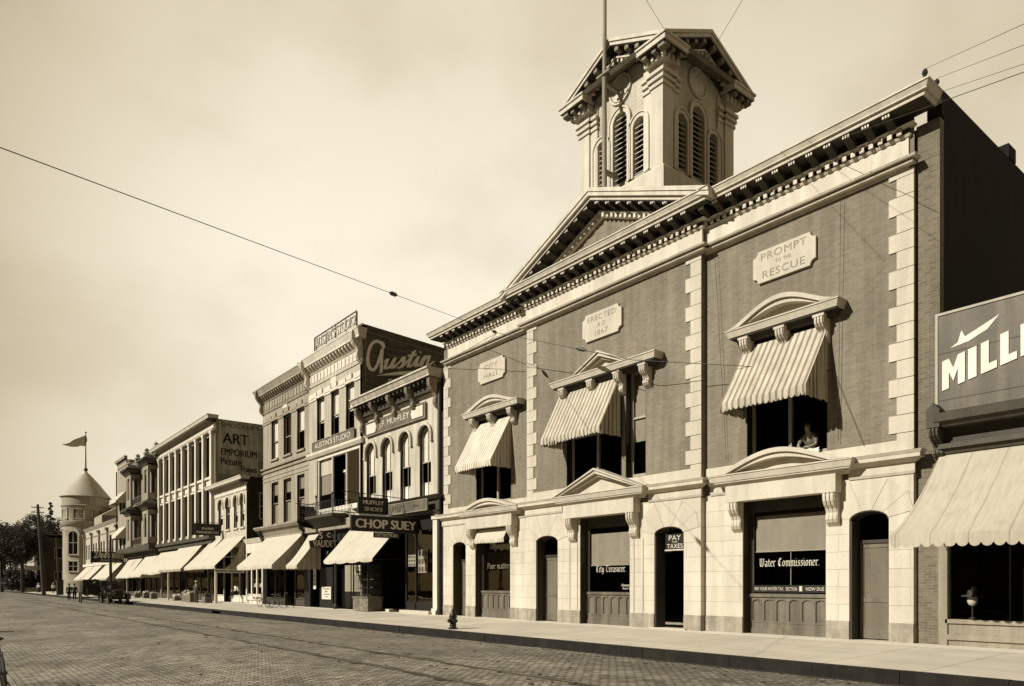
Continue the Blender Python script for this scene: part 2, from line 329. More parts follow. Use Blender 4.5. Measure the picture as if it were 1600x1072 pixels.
def pen(mb, s, font, at, right, up, h, w=None, nib=.1, ang=40, lean=0, depth=.01, thin=.35):
    """letters drawn with a broad pen held at a fixed angle; at = centre of the line at mid x-height"""
    at, right, up = Vector(at), Vector(right), Vector(up); nz = right.cross(up).normalized(); tot = sum(font[c][0] for c in s); kx = (w/tot) if w else h; x = -tot/2; q = 0
    n = (nib*cos(R(ang)), nib*sin(R(ang)))
    def smooth(pl):
        if font is BL or len(pl) < 3: return pl
        o = []
        for i in range(len(pl)-1):
            p0, p1, p2, p3 = pl[max(i-1, 0)], pl[i], pl[i+1], pl[min(i+2, len(pl)-1)]
            for k in range(5):
                t = k/5; o.append(tuple(.5*(2*p1[a]+(p2[a]-p0[a])*t+(2*p0[a]-5*p1[a]+4*p2[a]-p3[a])*t*t+(3*p1[a]-p0[a]-3*p2[a]+p3[a])*t**3) for a in (0, 1)))
        return o+[pl[-1]]
    for c in s:
        for pl in font[c][1]:
            pl = smooth(pl)
            for a, b in zip(pl, pl[1:]):
                d = (b[0]-a[0], b[1]-a[1]); l = math.hypot(*d) or 1; m = (-d[1]/l*nib*thin, d[0]/l*nib*thin)
                k = n if abs(n[0]*m[0]+n[1]*m[1]) > nib*nib*thin*thin else m
                V = [(a[0]-k[0], a[1]-k[1]), (a[0]+k[0], a[1]+k[1]), (b[0]+k[0], b[1]+k[1]), (b[0]-k[0], b[1]-k[1])]; q += 1
                mb.poly([at+right*((x+v[0]+lean*v[1])*kx)+up*((v[1]-.5)*h)+nz*(depth+q*.00015) for v in V])
        x += font[c][0]
    return mb
W = {}
def obj(name, mb, mat, parent=None, label=None, smooth=False, loc=None, mat2=None):
    me = bpy.data.meshes.new(name)
    off = W.get(parent.name, Vector()) if parent else (Vector(loc) if loc else Vector())
    me.from_pydata([(v[0]-off[0], v[1]-off[1], v[2]-off[2]) for v in mb.v], [], mb.f)
    if mat2:
        for i, p in enumerate(me.polygons): p.material_index = 1 if i >= mb.m2 else 0
    import bmesh
    bm = bmesh.new(); bm.from_mesh(me); bmesh.ops.recalc_face_normals(bm, faces=bm.faces); bm.to_mesh(me); bm.free()
    if smooth:
        for p in me.polygons: p.use_smooth = True
        me.set_sharp_from_angle(angle=R(40))
    me.materials.append(M[mat] if isinstance(mat, str) else mat)
    if mat2: me.materials.append(M[mat2])
    o = bpy.data.objects.new(name, me); COL.objects.link(o)
    if parent: o.parent = parent; W[o.name] = off
    elif loc: o.location = loc; W[o.name] = off
    if label: o['label'] = label
    return o
def tag(o, label, cat, group=None):
    o['label'] = label; o['category'] = cat
    if group: o['group'] = group
    return o
def thing(name, loc, label, cat, group=None, world=True):
    """empty at the base; world=True means its parts are given in world coordinates"""
    o = bpy.data.objects.new(name, None); COL.objects.link(o); o.location = loc; o.empty_display_size = .3
    W[o.name] = Vector(loc) if world else Vector((0, 0, 0))
    return tag(o, label, cat, group)
def struct(name, mb, mat, kind='structure'):
    o = obj(name, mb, mat); o['kind'] = kind; return o
def copy_tree(o, parent=None):
    c = o.copy(); COL.objects.link(c)
    if parent: c.parent = parent
    for ch in list(o.children): copy_tree(ch, c)
    return c
def arc(x0, x1, zs, rise, n=12, grow=0):
    """points of an arch from (x0,zs) over to (x1,zs); grow makes a larger parallel one"""
    c = (x0+x1)/2; a = (x1-x0)/2+grow; b = rise+grow
    return [(c-a*cos(pi*k/n), zs+b*sin(pi*k/n)) for k in range(n+1)]
def wall_front(mb, x0, x1, z0, z1, y, ops, reveal=.25, nseg=12):
    """front sheet facing -y with openings (a,b,c,d,rise) and their reveals"""
    xs = sorted({x0, x1, *[o[0] for o in ops], *[o[1] for o in ops]}); zs = sorted({z0, z1, *[o[2] for o in ops], *[o[3] for o in ops]})
    for i in range(len(xs)-1):
        for j in range(len(zs)-1):
            cx = (xs[i]+xs[i+1])/2; cz = (zs[j]+zs[j+1])/2
            if any(o[0] < cx < o[1] and o[2] < cz < o[3] for o in ops): continue
            mb.poly([(xs[i], y, zs[j]), (xs[i+1], y, zs[j]), (xs[i+1], y, zs[j+1]), (xs[i], y, zs[j+1])])
    for a, b, c, d, *rr in ops:
        r = rr[0] if rr else 0; Y = y+reveal; s = d-r
        mb.poly([(a, y, c), (a, Y, c), (a, Y, s), (a, y, s)]); mb.poly([(b, y, c), (b, y, s), (b, Y, s), (b, Y, c)])
        if c > z0+.01: mb.poly([(a, y, c), (b, y, c), (b, Y, c), (a, Y, c)])
        if r:
            A = arc(a, b, s, r, nseg)
            for p, q in zip(A, A[1:]):
                mb.poly([(p[0], y, p[1]), (q[0], y, q[1]), (q[0], y, d), (p[0], y, d)])
                mb.poly([(p[0], y, p[1]), (p[0], Y, p[1]), (q[0], Y, q[1]), (q[0], y, q[1])])
        else: mb.poly([(a, y, d), (a, Y, d), (b, Y, d), (b, y, d)])
    return mb
def shell(mb, x0, x1, y0, y1, z0, z1, t=.3, left=True, right=True):
    """side and back walls behind a front sheet"""
    if left: mb.box(x0, x0+t, y0, y1, z0, z1)
    if right: mb.box(x1-t, x1, y0, y1, z0, z1)
    mb.box(x0+t, x1-t, y1-t, y1, z0, z1)
    return mb
def window(root, x0, x1, z0, z1, y, rise=0, frame='sash', blind=0, blind_mat='pale_blind', split=True, fw=.07, mull=0, bars=0, depth=.16, open_=0, name='window', label=None, meet=.5, sill=None, sillmat='stone', lowblind=0):
    """a sash window filling the opening: frame > pane, blind, sill"""
    f = MB(); Y = y+depth; s = z1-rise
    f.box(x0, x0+fw, Y, Y+.08, z0, s).box(x1-fw, x1, Y, Y+.08, z0, s).box(x0+fw, x1-fw, Y, Y+.08, z0, z0+fw*1.2)
    if rise: f.strip(arc(x0, x1, s, rise), arc(x0, x1, s, rise, grow=-fw), Y, Y+.08)
    else: f.box(x0+fw, x1-fw, Y, Y+.08, z1-fw, z1)
    zm = z0+(z1-z0)*meet
    n = mull+1; wd_ = (x1-x0)/n
    for k in range(1, n): f.box(x0+wd_*k-.05, x0+wd_*k+.05, Y-.02, Y+.08, z0+fw, z1-(fw if not rise else rise*.3))
    if split:
        for k in range(n): f.box(x0+wd_*k+.05, x0+wd_*(k+1)-.05, Y+.02, Y+.075, zm-.035, zm+.035)
    for k in range(bars):
        xx = x0+(x1-x0)*(k+1)/(bars+1); f.box(xx-.015, xx+.015, Y+.03, Y+.07, z0+fw, z1-fw-rise*.2)
    w = obj(name, f, frame, root, label)
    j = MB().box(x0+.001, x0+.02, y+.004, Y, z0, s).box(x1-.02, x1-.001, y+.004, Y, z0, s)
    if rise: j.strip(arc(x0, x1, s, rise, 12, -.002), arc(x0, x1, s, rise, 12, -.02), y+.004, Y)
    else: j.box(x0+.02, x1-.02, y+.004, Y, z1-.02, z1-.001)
    obj('jamb_shade', j, 'iron', w)  # dark liner standing in for the shade of the reveal
    p = MB()
    pts = [(x0+.02, z0+.02), (x1-.02, z0+.02)]+([(q[0], q[1]) for q in arc(x0+.02, x1-.02, s, rise-.02)][::-1] if rise else [(x1-.02, z1-.02), (x0+.02, z1-.02)])
    zlo = z0+.02+(zm-z0)*open_
    pts[0] = (pts[0][0], zlo); pts[1] = (pts[1][0], zlo)
    p.poly([(q[0], Y+.05, q[1]) for q in pts]); obj('pane', p, 'glass', w)
    if blind:
        b = MB(); zb = z1-(z1-z0)*blind
        bp = [(x0+fw, zb), (x1-fw, zb)]+([(q[0], q[1]) for q in arc(x0+fw, x1-fw, s, max(rise-fw, .02))][::-1] if rise else [(x1-fw, z1-fw), (x0+fw, z1-fw)])
        b.prism(bp, Y+.09, Y+.10); obj('blind', b, blind_mat, w)
    if lowblind:
        b = MB().box(x0+fw, x1-fw, Y+.12, Y+.13, z0+.05, z0+(z1-z0)*lowblind); obj('curtain', b, blind_mat, w)
    if sill:
        b = MB().box(x0-.12, x1+.12, y-.12, y+.12, z0-.14, z0-.003); obj('sill', b, sillmat, w)
    return w
def console(mb, x, w, zt, y, h, p):
    """scrolled bracket: fat volute above, small drop below, three ribs across"""
    prof = [(0, 0), (-p, 0), (-p*1.02, -.10*h), (-p*.98, -.24*h), (-p*.80, -.36*h), (-p*.55, -.46*h), (-p*.42, -.58*h), (-p*.50, -.68*h), (-p*.52, -.78*h), (-p*.38, -.88*h), (-p*.16, -.95*h), (0, -h)]
    mb.prism([(y+a, zt+b) for a, b in prof], x-w/2, x+w/2, 'x')
    for k in (-1, 0, 1):
        q = [(a*1.10 if a else .0, b*.985-.01) for a, b in prof]
        mb.prism([(y+a, zt+b) for a, b in q], x+k*w*.33-w*.10, x+k*w*.33+w*.10, 'x')
    mb.box(x-w*.62, x+w*.62, y-p*1.12, y, zt, zt+.07)
    mb.ring((x, y-p*.55, zt-.2*h), (0, 1, 0), (0, 0, 1), .11*h, w*.56, 12, 4) if False else None
    for sgn in (-1, 1):
        mb.lathe(0, 0, [(0.001, 0), (.13*h, 0), (.12*h, .02), (.05*h, .03), (.001, .03)], 12) if False else None
    return mb
def cornice_run(root, x0, x1, y, z, scale=1, mats=('cornice', 'cornice_dark'), mod=.53, dent=.24, l=1, r=1, proj=.8, name='cornice', label=None, ends=(0, 0)):
    """architrave, frieze, dentils, modillions and corona; z = underside of the architrave (hall: 12.15), height 1.5"""
    c = MB(); k = scale
    c.mould(x0, x1, y, z, z+.06*k, .05, .06, l=l, r=r); c.mould(x0, x1, y, z+.06*k, z+.11*k, .20, .22, l=l, r=r); c.mould(x0, x1, y, z+.11*k, z+.15*k, .13, .13, l=l, r=r); c.mould(x0, x1, y, z+.15*k, z+.2*k, .30, .33, l=l, r=r)
    c.mould(x0, x1, y, z+.2*k, z+.80*k, .05, .05, l=l, r=r)
    c.mould(x0, x1, y, z+.80*k, z+.86*k, .08, .12, l=l, r=r)
    c.mould(x0, x1, y, z+1.02*k, z+1.06*k, .2, .24, l=l, r=r)
    P = proj; sf = MB(); sf.mould(x0, x1, y, z+.86*k, z+1.02*k, .08, .08, l=l, r=r); sf.mould(x0, x1, y, z+1.06*k, z+1.27*k, .16, .16, l=l, r=r); sf.mould(x0, x1, y, z+1.27*k, z+1.295*k, P-.16, P-.16, l=l, r=r)
    c.mould(x0, x1, y, z+1.296*k, z+1.40*k, P-.12, P-.1, l=l, r=r); c.mould(x0, x1, y, z+1.40*k, z+1.43*k, P-.04, P-.04, l=l, r=r)
    c.mould(x0, x1, y, z+1.43*k, z+1.56*k, P-.05, P+.02, l=l, r=r); c.mould(x0, x1, y, z+1.56*k, z+1.60*k, P+.04, P+.04, l=l, r=r)
    n = max(2, round((x1-x0)/dent)); st = (x1-x0)/n
    for i in range(n): c.box(x0+st*(i+.26), x0+st*(i+.74), y-.21, y-.16, z+.861*k, z+1.0*k)
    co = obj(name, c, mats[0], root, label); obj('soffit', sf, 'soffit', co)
    n = max(2, round((x1-x0)/mod)); st = (x1-x0)/n; xs = [x0+st*(i+.5) for i in range(n)]
    proto = None
    for i, xx in enumerate(xs):
        m = MB(); hh = .22*k
        m.prism([(y-.16, z+1.268*k), (y-P+.2, z+1.268*k), (y-P+.2, z+1.268*k-hh*.35), (y-P+.3, z+1.275*k-hh*.55), (y-.4, z+1.275*k-hh*.7), (y-.3, z+1.275*k-hh), (y-.16, z+1.275*k-hh*1.1)], xx-.1, xx+.1, 'x')
        m.m2 = len(m.f)
        for q in (-.07, 0, .07): m.box(xx+q-.02, xx+q+.02, y-P+.16, y-P+.2, z+1.275*k-hh*.33, z+1.265*k)
        obj('modillion', m, 'soffit', co, mat2='white')  # body coloured dark like shade, front ribs white as if lit
    return co
def rake(mb, xa, za, xb, zb, y, y0p, y1p, d0, d1):
    """sloping bar from (xa,za) to (xb,zb): from y-y1p to y-y0p deep, between d0 and d1 above the line"""
    mb.prism([(xa, za+d0), (xb, zb+d0), (xb, zb+d1), (xa, za+d1)], y-y1p, y-y0p)
def bell(x0, x1, z, rise, n=24, d=0, pw=.75):
    c = (x0+x1)/2; h = (x1-x0)/2
    return [(x0+(x1-x0)*k/n, z+d+rise*(max(0, (1+cos(pi*((x0+(x1-x0)*k/n)-c)/h))/2))**pw) for k in range(n+1)]
def sheet(mb, G, t):
    """closed slab from a grid of points G[i][j], thickness vector t"""
    t = Vector(t); n, m = len(G), len(G[0])
    A = [[mb.P(Vector(p)) for p in r] for r in G]; B = [[mb.P(Vector(p)+t) for p in r] for r in G]
    for i in range(n-1):
        for j in range(m-1):
            mb.f.append([A[i][j], A[i+1][j], A[i+1][j+1], A[i][j+1]]); mb.f.append([B[i][j], B[i][j+1], B[i+1][j+1], B[i+1][j]])
    for i in range(n-1):
        mb.f.append([A[i][0], B[i][0], B[i+1][0], A[i+1][0]]); mb.f.append([A[i][-1], A[i+1][-1], B[i+1][-1], B[i][-1]])
    for j in range(m-1):
        mb.f.append([A[0][j], A[0][j+1], B[0][j+1], B[0][j]]); mb.f.append([A[-1][j], B[-1][j], B[-1][j+1], A[-1][j+1]])
    return mb
def awning(x0, x1, yt, zt, yf, zf, val, mat, label, group=None, sides='lr', sag=.06, scal=.16, slump=.05, seed=0, sidemat=None, dip=None, flare=0, text=None, torn=False):
    rnd = random.Random(seed); t = thing('awning', ((x0+x1)/2, yt, zf), label, 'awning', group)
    nx = max(8, int((x1-x0)/.25)); ny = 8; G = []; ph = rnd.uniform(0, 6)
    def P(u, v):
        x = x0+(x1-x0)*u; w = sin(pi*v)
        x += (u-.5)*flare*v
        s = sag*w*(1+.5*sin(u*9+ph))+slump*v*v*(.5+.5*sin(u*7+ph*2))*.5
        if dip: s += dip*v*(4*u*(1-u))
        return (x, yt+(yf-yt)*v-.35*s, zt+(zf-zt)*v-s)
    for i in range(nx+1): G.append([P(i/nx, j/ny) for j in range(ny+1)])
    c = MB(); sheet(c, G, (0, .012, -.012)); obj('canvas', c, mat, t, smooth=True)
    # hanging border with a scalloped hem
    if val:
        v = MB(); m = max(4, round((x1-x0)/scal)); q = 6; rows = []
        for i in range(m*q+1):
            u = i/(m*q); a = P(u, 1); s = abs(sin(pi*i/q)); lean = .03*sin(u*20+ph)
            d = val*(.72+.28*s**.6)
            if torn and .12 < u < .3: d *= 1.25 if (i//3) % 2 else .7
            rows.append([(a[0], a[1]-.004, a[2]), (a[0], a[1]-.012+lean*.5, a[2]-d*.5), (a[0], a[1]+lean, a[2]-d)])
        sheet(v, rows, (0, .01, 0)); obj('valance', v, sidemat or mat, t, smooth=True)
    for s in sides:
        u = 0 if s == 'l' else 1; v = MB(); rows = []; n = 26
        for i in range(n+1):
            k = i/n; a = P(u, k*1.0); yb = a[1]; hem = zf-val*(.75+.25*abs(sin(pi*k*abs(yt-yf)/max(scal, .05))))-(slump+ (dip or 0)*0)
            hem = min(hem, a[2]-.01); fold = .025*sin(k*30+ph)
            rows.append([(a[0], yb, a[2]), (a[0]+fold, yb, a[2]+(hem-a[2])*.5), (a[0]+fold*1.4, yb, hem)])
        sheet(v, rows, (.008, 0, 0)); obj('side_flap', v, sidemat or mat, t, smooth=True)
    f = MB(); a, b = P(0, 1), P(1, 1)
    f.tube([(a[0], a[1]+.03, a[2]-.03-slump), (b[0], b[1]+.03, b[2]-.03-slump)], .015, 6)
    for xx in (x0+.03, x1-.03): f.tube([(xx, yt, zf-.05), (xx, yf+.03, zf-.05-slump)], .013, 6)
    obj('frame', f, 'iron', t)
    if text:
        m = MB().text(text, ((x0+x1)/2, yf-.05, zf-val*.45-slump*.3), (1, 0, 0), (0, 0, 1), val*.45, (x1-x0)*.7, .01); obj('lettering', m, 'letter_dim', t)
    return t

# ================================================================== the brick civic hall
Y0 = 19.5; YM = 19.3                                   # side bays / projecting middle bay
hall = thing('town_hall', (-18.9, Y0, 0), 'large two storey brick hall with pale stone ground floor, pediment and wooden clock tower', 'civic building')
XA, XB, XC, XD = -29.9, -23.25, -14.45, -8.05
def seg_ops(z): return z
up = {'L': (-27.2, -24.6, 5.2, 9.0), 'M': (-20.85, -16.8, 5.3, 9.15), 'R': (-12.93, -10.35, 5.25, 8.9)}
GD = [(-29.05, -27.97, .02, 3.52, .22), (-9.71, -8.66, .02, 3.48, .26)]; GDM = [(-22.64, -21.31, .02, 3.47, .26), (-16.38, -15.13, .02, 3.45, .26)]
GW = [(-27.2, -24.6, .02, 4.05), (-13.04, -10.37, .02, 4.1)]; GWM = [(-20.04, -17.5, .02, 4.02)]
b = MB()
wall_front(b, XA, XB, 4.3, 13.4, Y0, [up['L']], .35); wall_front(b, XC, XD, 4.3, 13.4, Y0, [up['R']], .35); wall_front(b, XB, XC, 4.3, 13.4, YM, [up['M']], .35)
b.poly([(XB, YM, 4.3), (XB, Y0, 4.3), (XB, Y0, 13.4), (XB, YM, 13.4)]); b.poly([(XC, YM, 4.3), (XC, YM, 13.4), (XC, Y0, 13.4), (XC, Y0, 4.3)])
obj('brick_wall', b, 'hall_brick', hall)
b = MB()
wall_front(b, XA, XB, .5, 4.35, Y0-.05, [(a, b_, .5, *c) for a, b_, z, *c in [GD[0], GW[0]]], .5); wall_front(b, XC, XD, .5, 4.35, Y0-.05, [(a, b_, .5, *c) for a, b_, z, *c in [GW[1], GD[1]]], .5)
wall_front(b, XB, XC, .5, 4.35, YM-.05, [(a, b_, .5, *c) for a, b_, z, *c in GDM+GWM], .5)
for x, y0, y1 in ((XB, YM-.05, Y0-.05), (XC, YM-.05, Y0-.05), (XD, Y0-.05, Y0+.3), (XA, Y0-.05, Y0+.3)): b.poly([(x, y0, .5), (x, y1, .5), (x, y1, 4.35), (x, y0, 4.35)])
obj('stone_wall', b, 'ashlar', hall)
def base(x0, x1, y): obj('base_course', MB().box(x0, x1, y-.07, y+.45, 0, .5), 'dado', hall)
base(XA, -29.05, Y0); base(-27.97, -27.2, Y0); base(-24.6, XB, Y0); base(XB, -22.64, YM); base(-21.31, -20.04, YM); base(-17.5, -16.38, YM); base(-15.13, XC, YM); base(XC, -13.04, Y0); base(-10.37, -9.71, Y0); base(-8.66, XD, Y0)
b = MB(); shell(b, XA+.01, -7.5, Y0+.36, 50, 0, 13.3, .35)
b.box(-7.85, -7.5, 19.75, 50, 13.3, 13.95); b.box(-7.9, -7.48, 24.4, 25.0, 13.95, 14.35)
obj('side_wall', b, 'dark_brick', hall)
b = MB(); wall_front(b, XD, -7.5, 0, 13.2, Y0+.12, []); b.poly([(-7.5, Y0+.12, 0), (-7.5, Y0+.37, 0), (-7.5, Y0+.37, 13.2), (-7.5, Y0+.12, 13.2)]); obj('corner_pier', b, 'pier_brick', hall)
b = MB().box(XA+.4, -7.85, Y0+.4, 49.6, 13.1, 13.3); b.box(XA+.4, -7.9, Y0+.6, 49.6, 4.6, 4.75); obj('flat_roof', b, 'tin_roof', hall)
# quoins: long and short blocks, proud of the brick
def quoins(x, side, y, z0, z1):
    q = MB(); z = z0; i = 0; h = .47
    while z < z1-.05:
        w = .62 if i % 2 else .42; t = min(z+h-.018, z1)
        q.box(x, x+w*side, y-.035, y+.05, z, t) if side > 0 else q.box(x+w*side, x, y-.035, y+.05, z, t)
        z += h; i += 1
    obj('quoins', q, 'stone', hall)
quoins(XA, 1, Y0, 4.95, 12.15); quoins(XB+.001, 1, YM, 4.95, 12.15); quoins(XC-.001, -1, YM, 4.95, 12.15); quoins(XD-.001, -1, Y0, 4.95, 12.15)
# voussoirs over the doors
def voussoirs(x0, x1, zt, rise, y):
    c = (x0+x1)/2; v = MB(); zs = zt-rise; top = 4.27
    outer = [(x0-.62, zs+.18), (x0-.48, zt+.42), (x0+.02, top), (x1-.02, top), (x1+.48, zt+.42), (x1+.62, zs+.18)]
    A = arc(x0, x1, zs, rise, 20)[1:-1]
    for k in range(5):
        i0 = int(k*18/5); i1 = int((k+1)*18/5); pts = A[i0:i1+1]
        g = .007; a, d = outer[k], outer[k+1]
        poly = [(pts[0][0]+g, pts[0][1]+.0)]+pts[1:-1]+[(pts[-1][0]-g, pts[-1][1])]+[(d[0]-g, d[1]), (a[0]+g, a[1])]
        if len(poly) >= 3: v.prism(poly, y-.066, y-.045)
    obj('voussoirs', v, 'stone', hall)
for o in GD: voussoirs(o[0], o[1], o[3], o[4], Y0)
for o in GDM: voussoirs(o[0], o[1], o[3], o[4], YM)
# plaques
def plaque(cx, zc, w, h, y, lines):
    p = MB(); r = .17; pts = []
    for sx, sz, a0 in ((-1, -1, 90), (1, -1, 180), (1, 1, 270), (-1, 1, 0)):
        for k in range(6):
            a = R(a0-18*k) if False else R(a0-90*k/5)
            pts.append((cx+sx*w/2+r*cos(a), zc+sz*h/2+r*sin(a)))
    p.prism(pts, y-.09, y+.01); o = obj('stone_tablet', p, 'stone', hall)
    m = MB()
    for t, dz, hh, ww in lines: m.text(t, (cx, y-.09, zc+dz), (1, 0, 0), (0, 0, 1), hh, ww, .01, spacing=1.1)
    obj('lettering', m, 'mid', o)
plaque(-25.93, 11.1, 2.0, .95, Y0, [("CITY", .2, .2, .95), ("HALL", -.2, .2, 1.1)])
plaque(-18.87, 11.15, 2.0, 1.0, YM, [("ERECTED", .29, .2, 1.45), ("A D", .0, .17, .4), ("1867", -.29, .2, .65)])
plaque(-11.65, 11.05, 2.0, .95, Y0, [("PROMPT", .28, .22, 1.45), ("TO THE", .02, .1, .5), ("RESCUE", -.26, .22, 1.35)])
# ---- ground floor windows with panelled stall risers
def ground_window(x0, x1, y, z1, blind, side_dark=.0):
    Y = y+.32; w = MB()
    w.box(x0+.02, x1-.02, Y, Y+.12, 0, .33).box(x0+.02, x1-.02, Y+.03, Y+.12, .33, 1.12).box(x0+.0, x1-.0, Y-.06, Y+.14, 1.12, 1.22)
    w.box(x0+.02, x1-.02, Y-.03, Y+.03, .0, .16)
    n = 6; s = (x1-x0-.2)/n
    for k in range(n+1): w.box(x0+.1+s*k-.04, x0+.1+s*k+.04, Y-.012, Y+.03, .331, 1.115)
    for k in range(n):
        a, c = x0+.1+s*k+.04, x0+.1+s*(k+1)-.04; A = arc(a, c, .96, .08, 8)
        w.strip(A, [(p[0], 1.115) for p in A], Y-.012, Y+.03)
        w.box(a, c, Y-.012, Y+.03, .332, .40)
    o = obj('panelled_apron', w, 'wood', hall)
    f = MB(); f.box(x0+.001, x0+.03, y+.01, Y-.02, .0, z1-.001).box(x0+.03, x1-.001, y+.01, Y-.02, z1-.03, z1-.001); f.box(x0+.01, x0+.12, Y-.02, Y+.12, 1.22, z1).box(x1-.12, x1-.01, Y-.02, Y+.12, 1.22, z1).box(x0+.12, x1-.12, Y-.02, Y+.12, z1-.38, z1)  # first two boxes line the reveal dark in place of its shade
    f.box(x0+.12, x0+.18, Y+.01, Y+.1, 1.22, z1-.38)
    w = obj('shop_window', f, 'wood_dark', hall)
    p = MB().poly([(x0+.1, Y+.06, 1.2), (x1-.1, Y+.06, 1.2), (x1-.1, Y+.06, z1-.3), (x0+.1, Y+.06, z1-.3)]); obj('pane', p, 'glass', w)
    if blind: obj('blind', MB().box(x0+.2, x1-.14, Y+.1, Y+.115, blind[0], blind[1]), 'blind', w); obj('blind_rod', MB().tube([(x0+.19, Y+.09, blind[0]), (x1-.13, Y+.09, blind[0])], .018, 6), 'sash', w)
    return w, Y
w1, yy = ground_window(-27.2, -24.6, Y0-.05, 4.05, None)
obj('curtain', MB().box(-27.0, -24.75, yy+.1, yy+.115, 1.25, 2.15), 'blind', w1)
obj('lettering', pen(MB(), 'Poor Matters'.replace('M', 'm'), BL, (-25.85, yy+.04, 2.3), (1, 0, 0), (0, 0, 1), .17, 1.8, nib=.09), 'letter_dim', w1)
w2, yy = ground_window(-20.04, -17.5, YM-.05, 4.02, (2.22, 3.42))
m = pen(MB(), 'City Treasurer.', BL, (-18.75, yy+.04, 2.05), (1, 0, 0), (0, 0, 1), .16, 1.55, nib=.09); m.text('Assessor', (-18.0, yy+.045, 1.48), (1, 0, 0), (0, 0, 1), .1, .5, .006, shear=.2); m.text('Room 2', (-18.0, yy+.045, 1.36), (1, 0, 0), (0, 0, 1), .08, .35, .006)
obj('lettering', m, 'letter', w2)
w3, yy = ground_window(-13.04, -10.37, Y0-.05, 4.1, (2.5, 3.6))
m = pen(MB(), 'Water Commissioner.', BL, (-11.7, yy+.04, 2.13), (1, 0, 0), (0, 0, 1), .16, 1.95, nib=.09)
obj('lettering', m, 'letter', w3)
b = MB().box(-12.9, -10.5, yy-.03, yy+.0, 1.26, 1.48); bo = obj('notice_strip', b, 'signblack', w3)
m = MB().text('PAY YOUR WATER TAX.  SECTION', (-12.1, yy-.035, 1.37), (1, 0, 0), (0, 0, 1), .1, 1.4, .006); m.text('NOW DUE', (-10.85, yy-.035, 1.37), (1, 0, 0), (0, 0, 1), .1, .55, .006); m.box(-11.33, -11.24, yy-.04, yy-.03, 1.3, 1.45)
obj('lettering', m, 'letter', w3)
obj('mullion', MB().box(-11.7, -11.68, yy+.12, yy+.14, 1.25, 2.5), 'sash', w3)
# ---- doors
def hall_door(x0, x1, y, zt, rise, leaf=True, lf=.42):
    Y = y+.40; d = MB(); zs = zt-rise; ztr = 2.62
    d.strip(arc(x0, x1, zs, rise), arc(x0, x1, zs, rise, grow=-.06), Y-.02, Y+.1); d.box(x0+.001, x0+.07, y+.01, Y+.1, 0, zs).strip(arc(x0, x1, zs, rise, 12, -.001), arc(x0, x1, zs, rise, 12, -.03), y+.01, Y-.02).box(x1-.07, x1-.001, Y-.02, Y+.1, 0, zs)  # left jamb and arch head lined dark in place of reveal shade
    d.box(x0+.07, x1-.07, Y-.02, Y+.08, ztr, ztr+.09)
    o = obj('door', d, 'wood_dark', hall)
    obj('transom_pane', MB().poly([(x0+.07, Y+.04, ztr+.09), (x1-.07, Y+.04, ztr+.09), (x1-.07, Y+.04, zs), (x0+.07, Y+.04, zs)]), 'glass', o)
    if leaf:
        a, c = x0+.1, x1-.08; l = MB()
        l.box(a, a+.1, Y+.02, Y+.07, .03, ztr).box(c-.1, c, Y+.02, Y+.07, .03, ztr).box(a+.1, c-.1, Y+.02, Y+.07, ztr-.12, ztr).box(a+.1, c-.1, Y+.02, Y+.07, .03, .28).box(a+.1, c-.1, Y+.02, Y+.07, 1.02, 1.14)
        obj('screen_door', l, 'wood', o); s = MB().box(a+.1, c-.1, Y+.04, Y+.05, .28, 1.02).box(a+.1, c-.1, Y+.04, Y+.05, 1.14, ztr-.12); obj('screen', s, 'screen', o)
    return o, Y
hall_door(*GD[0][:2], Y0-.05, GD[0][3], GD[0][4]); hall_door(*GDM[0][:2], YM-.05, GDM[0][3], GDM[0][4]); hall_door(*GD[1][:2], Y0-.05, GD[1][3], GD[1][4])
dd, dy = hall_door(*GDM[1][:2], YM-.05, GDM[1][3], GDM[1][4], leaf=False)
sg = thing('hanging_sign', (-15.6, YM+.1, 2.7), 'small black tax notice hanging in the arched top of the dark open doorway', 'sign')
obj('board', MB().box(-16.0, -15.2, YM+.08, YM+.11, 2.68, 3.2), 'signblack', sg)
m = MB().text('PAY', (-15.6, YM+.075, 3.07), (1, 0, 0), (0, 0, 1), .17, .5, .01).text('YOUR', (-15.6, YM+.075, 2.93), (1, 0, 0), (0, 0, 1), .06, .22, .01).text('TAXES', (-15.6, YM+.075, 2.79), (1, 0, 0), (0, 0, 1), .15, .66, .01)
m.box(-16.02, -15.18, YM+.07, YM+.12, 2.64, 2.68); obj('lettering', m, 'letter', sg)
obj('threshold', MB().box(-16.5, -15.0, YM-.15, YM+.4, -.02, .035), 'stone', hall)
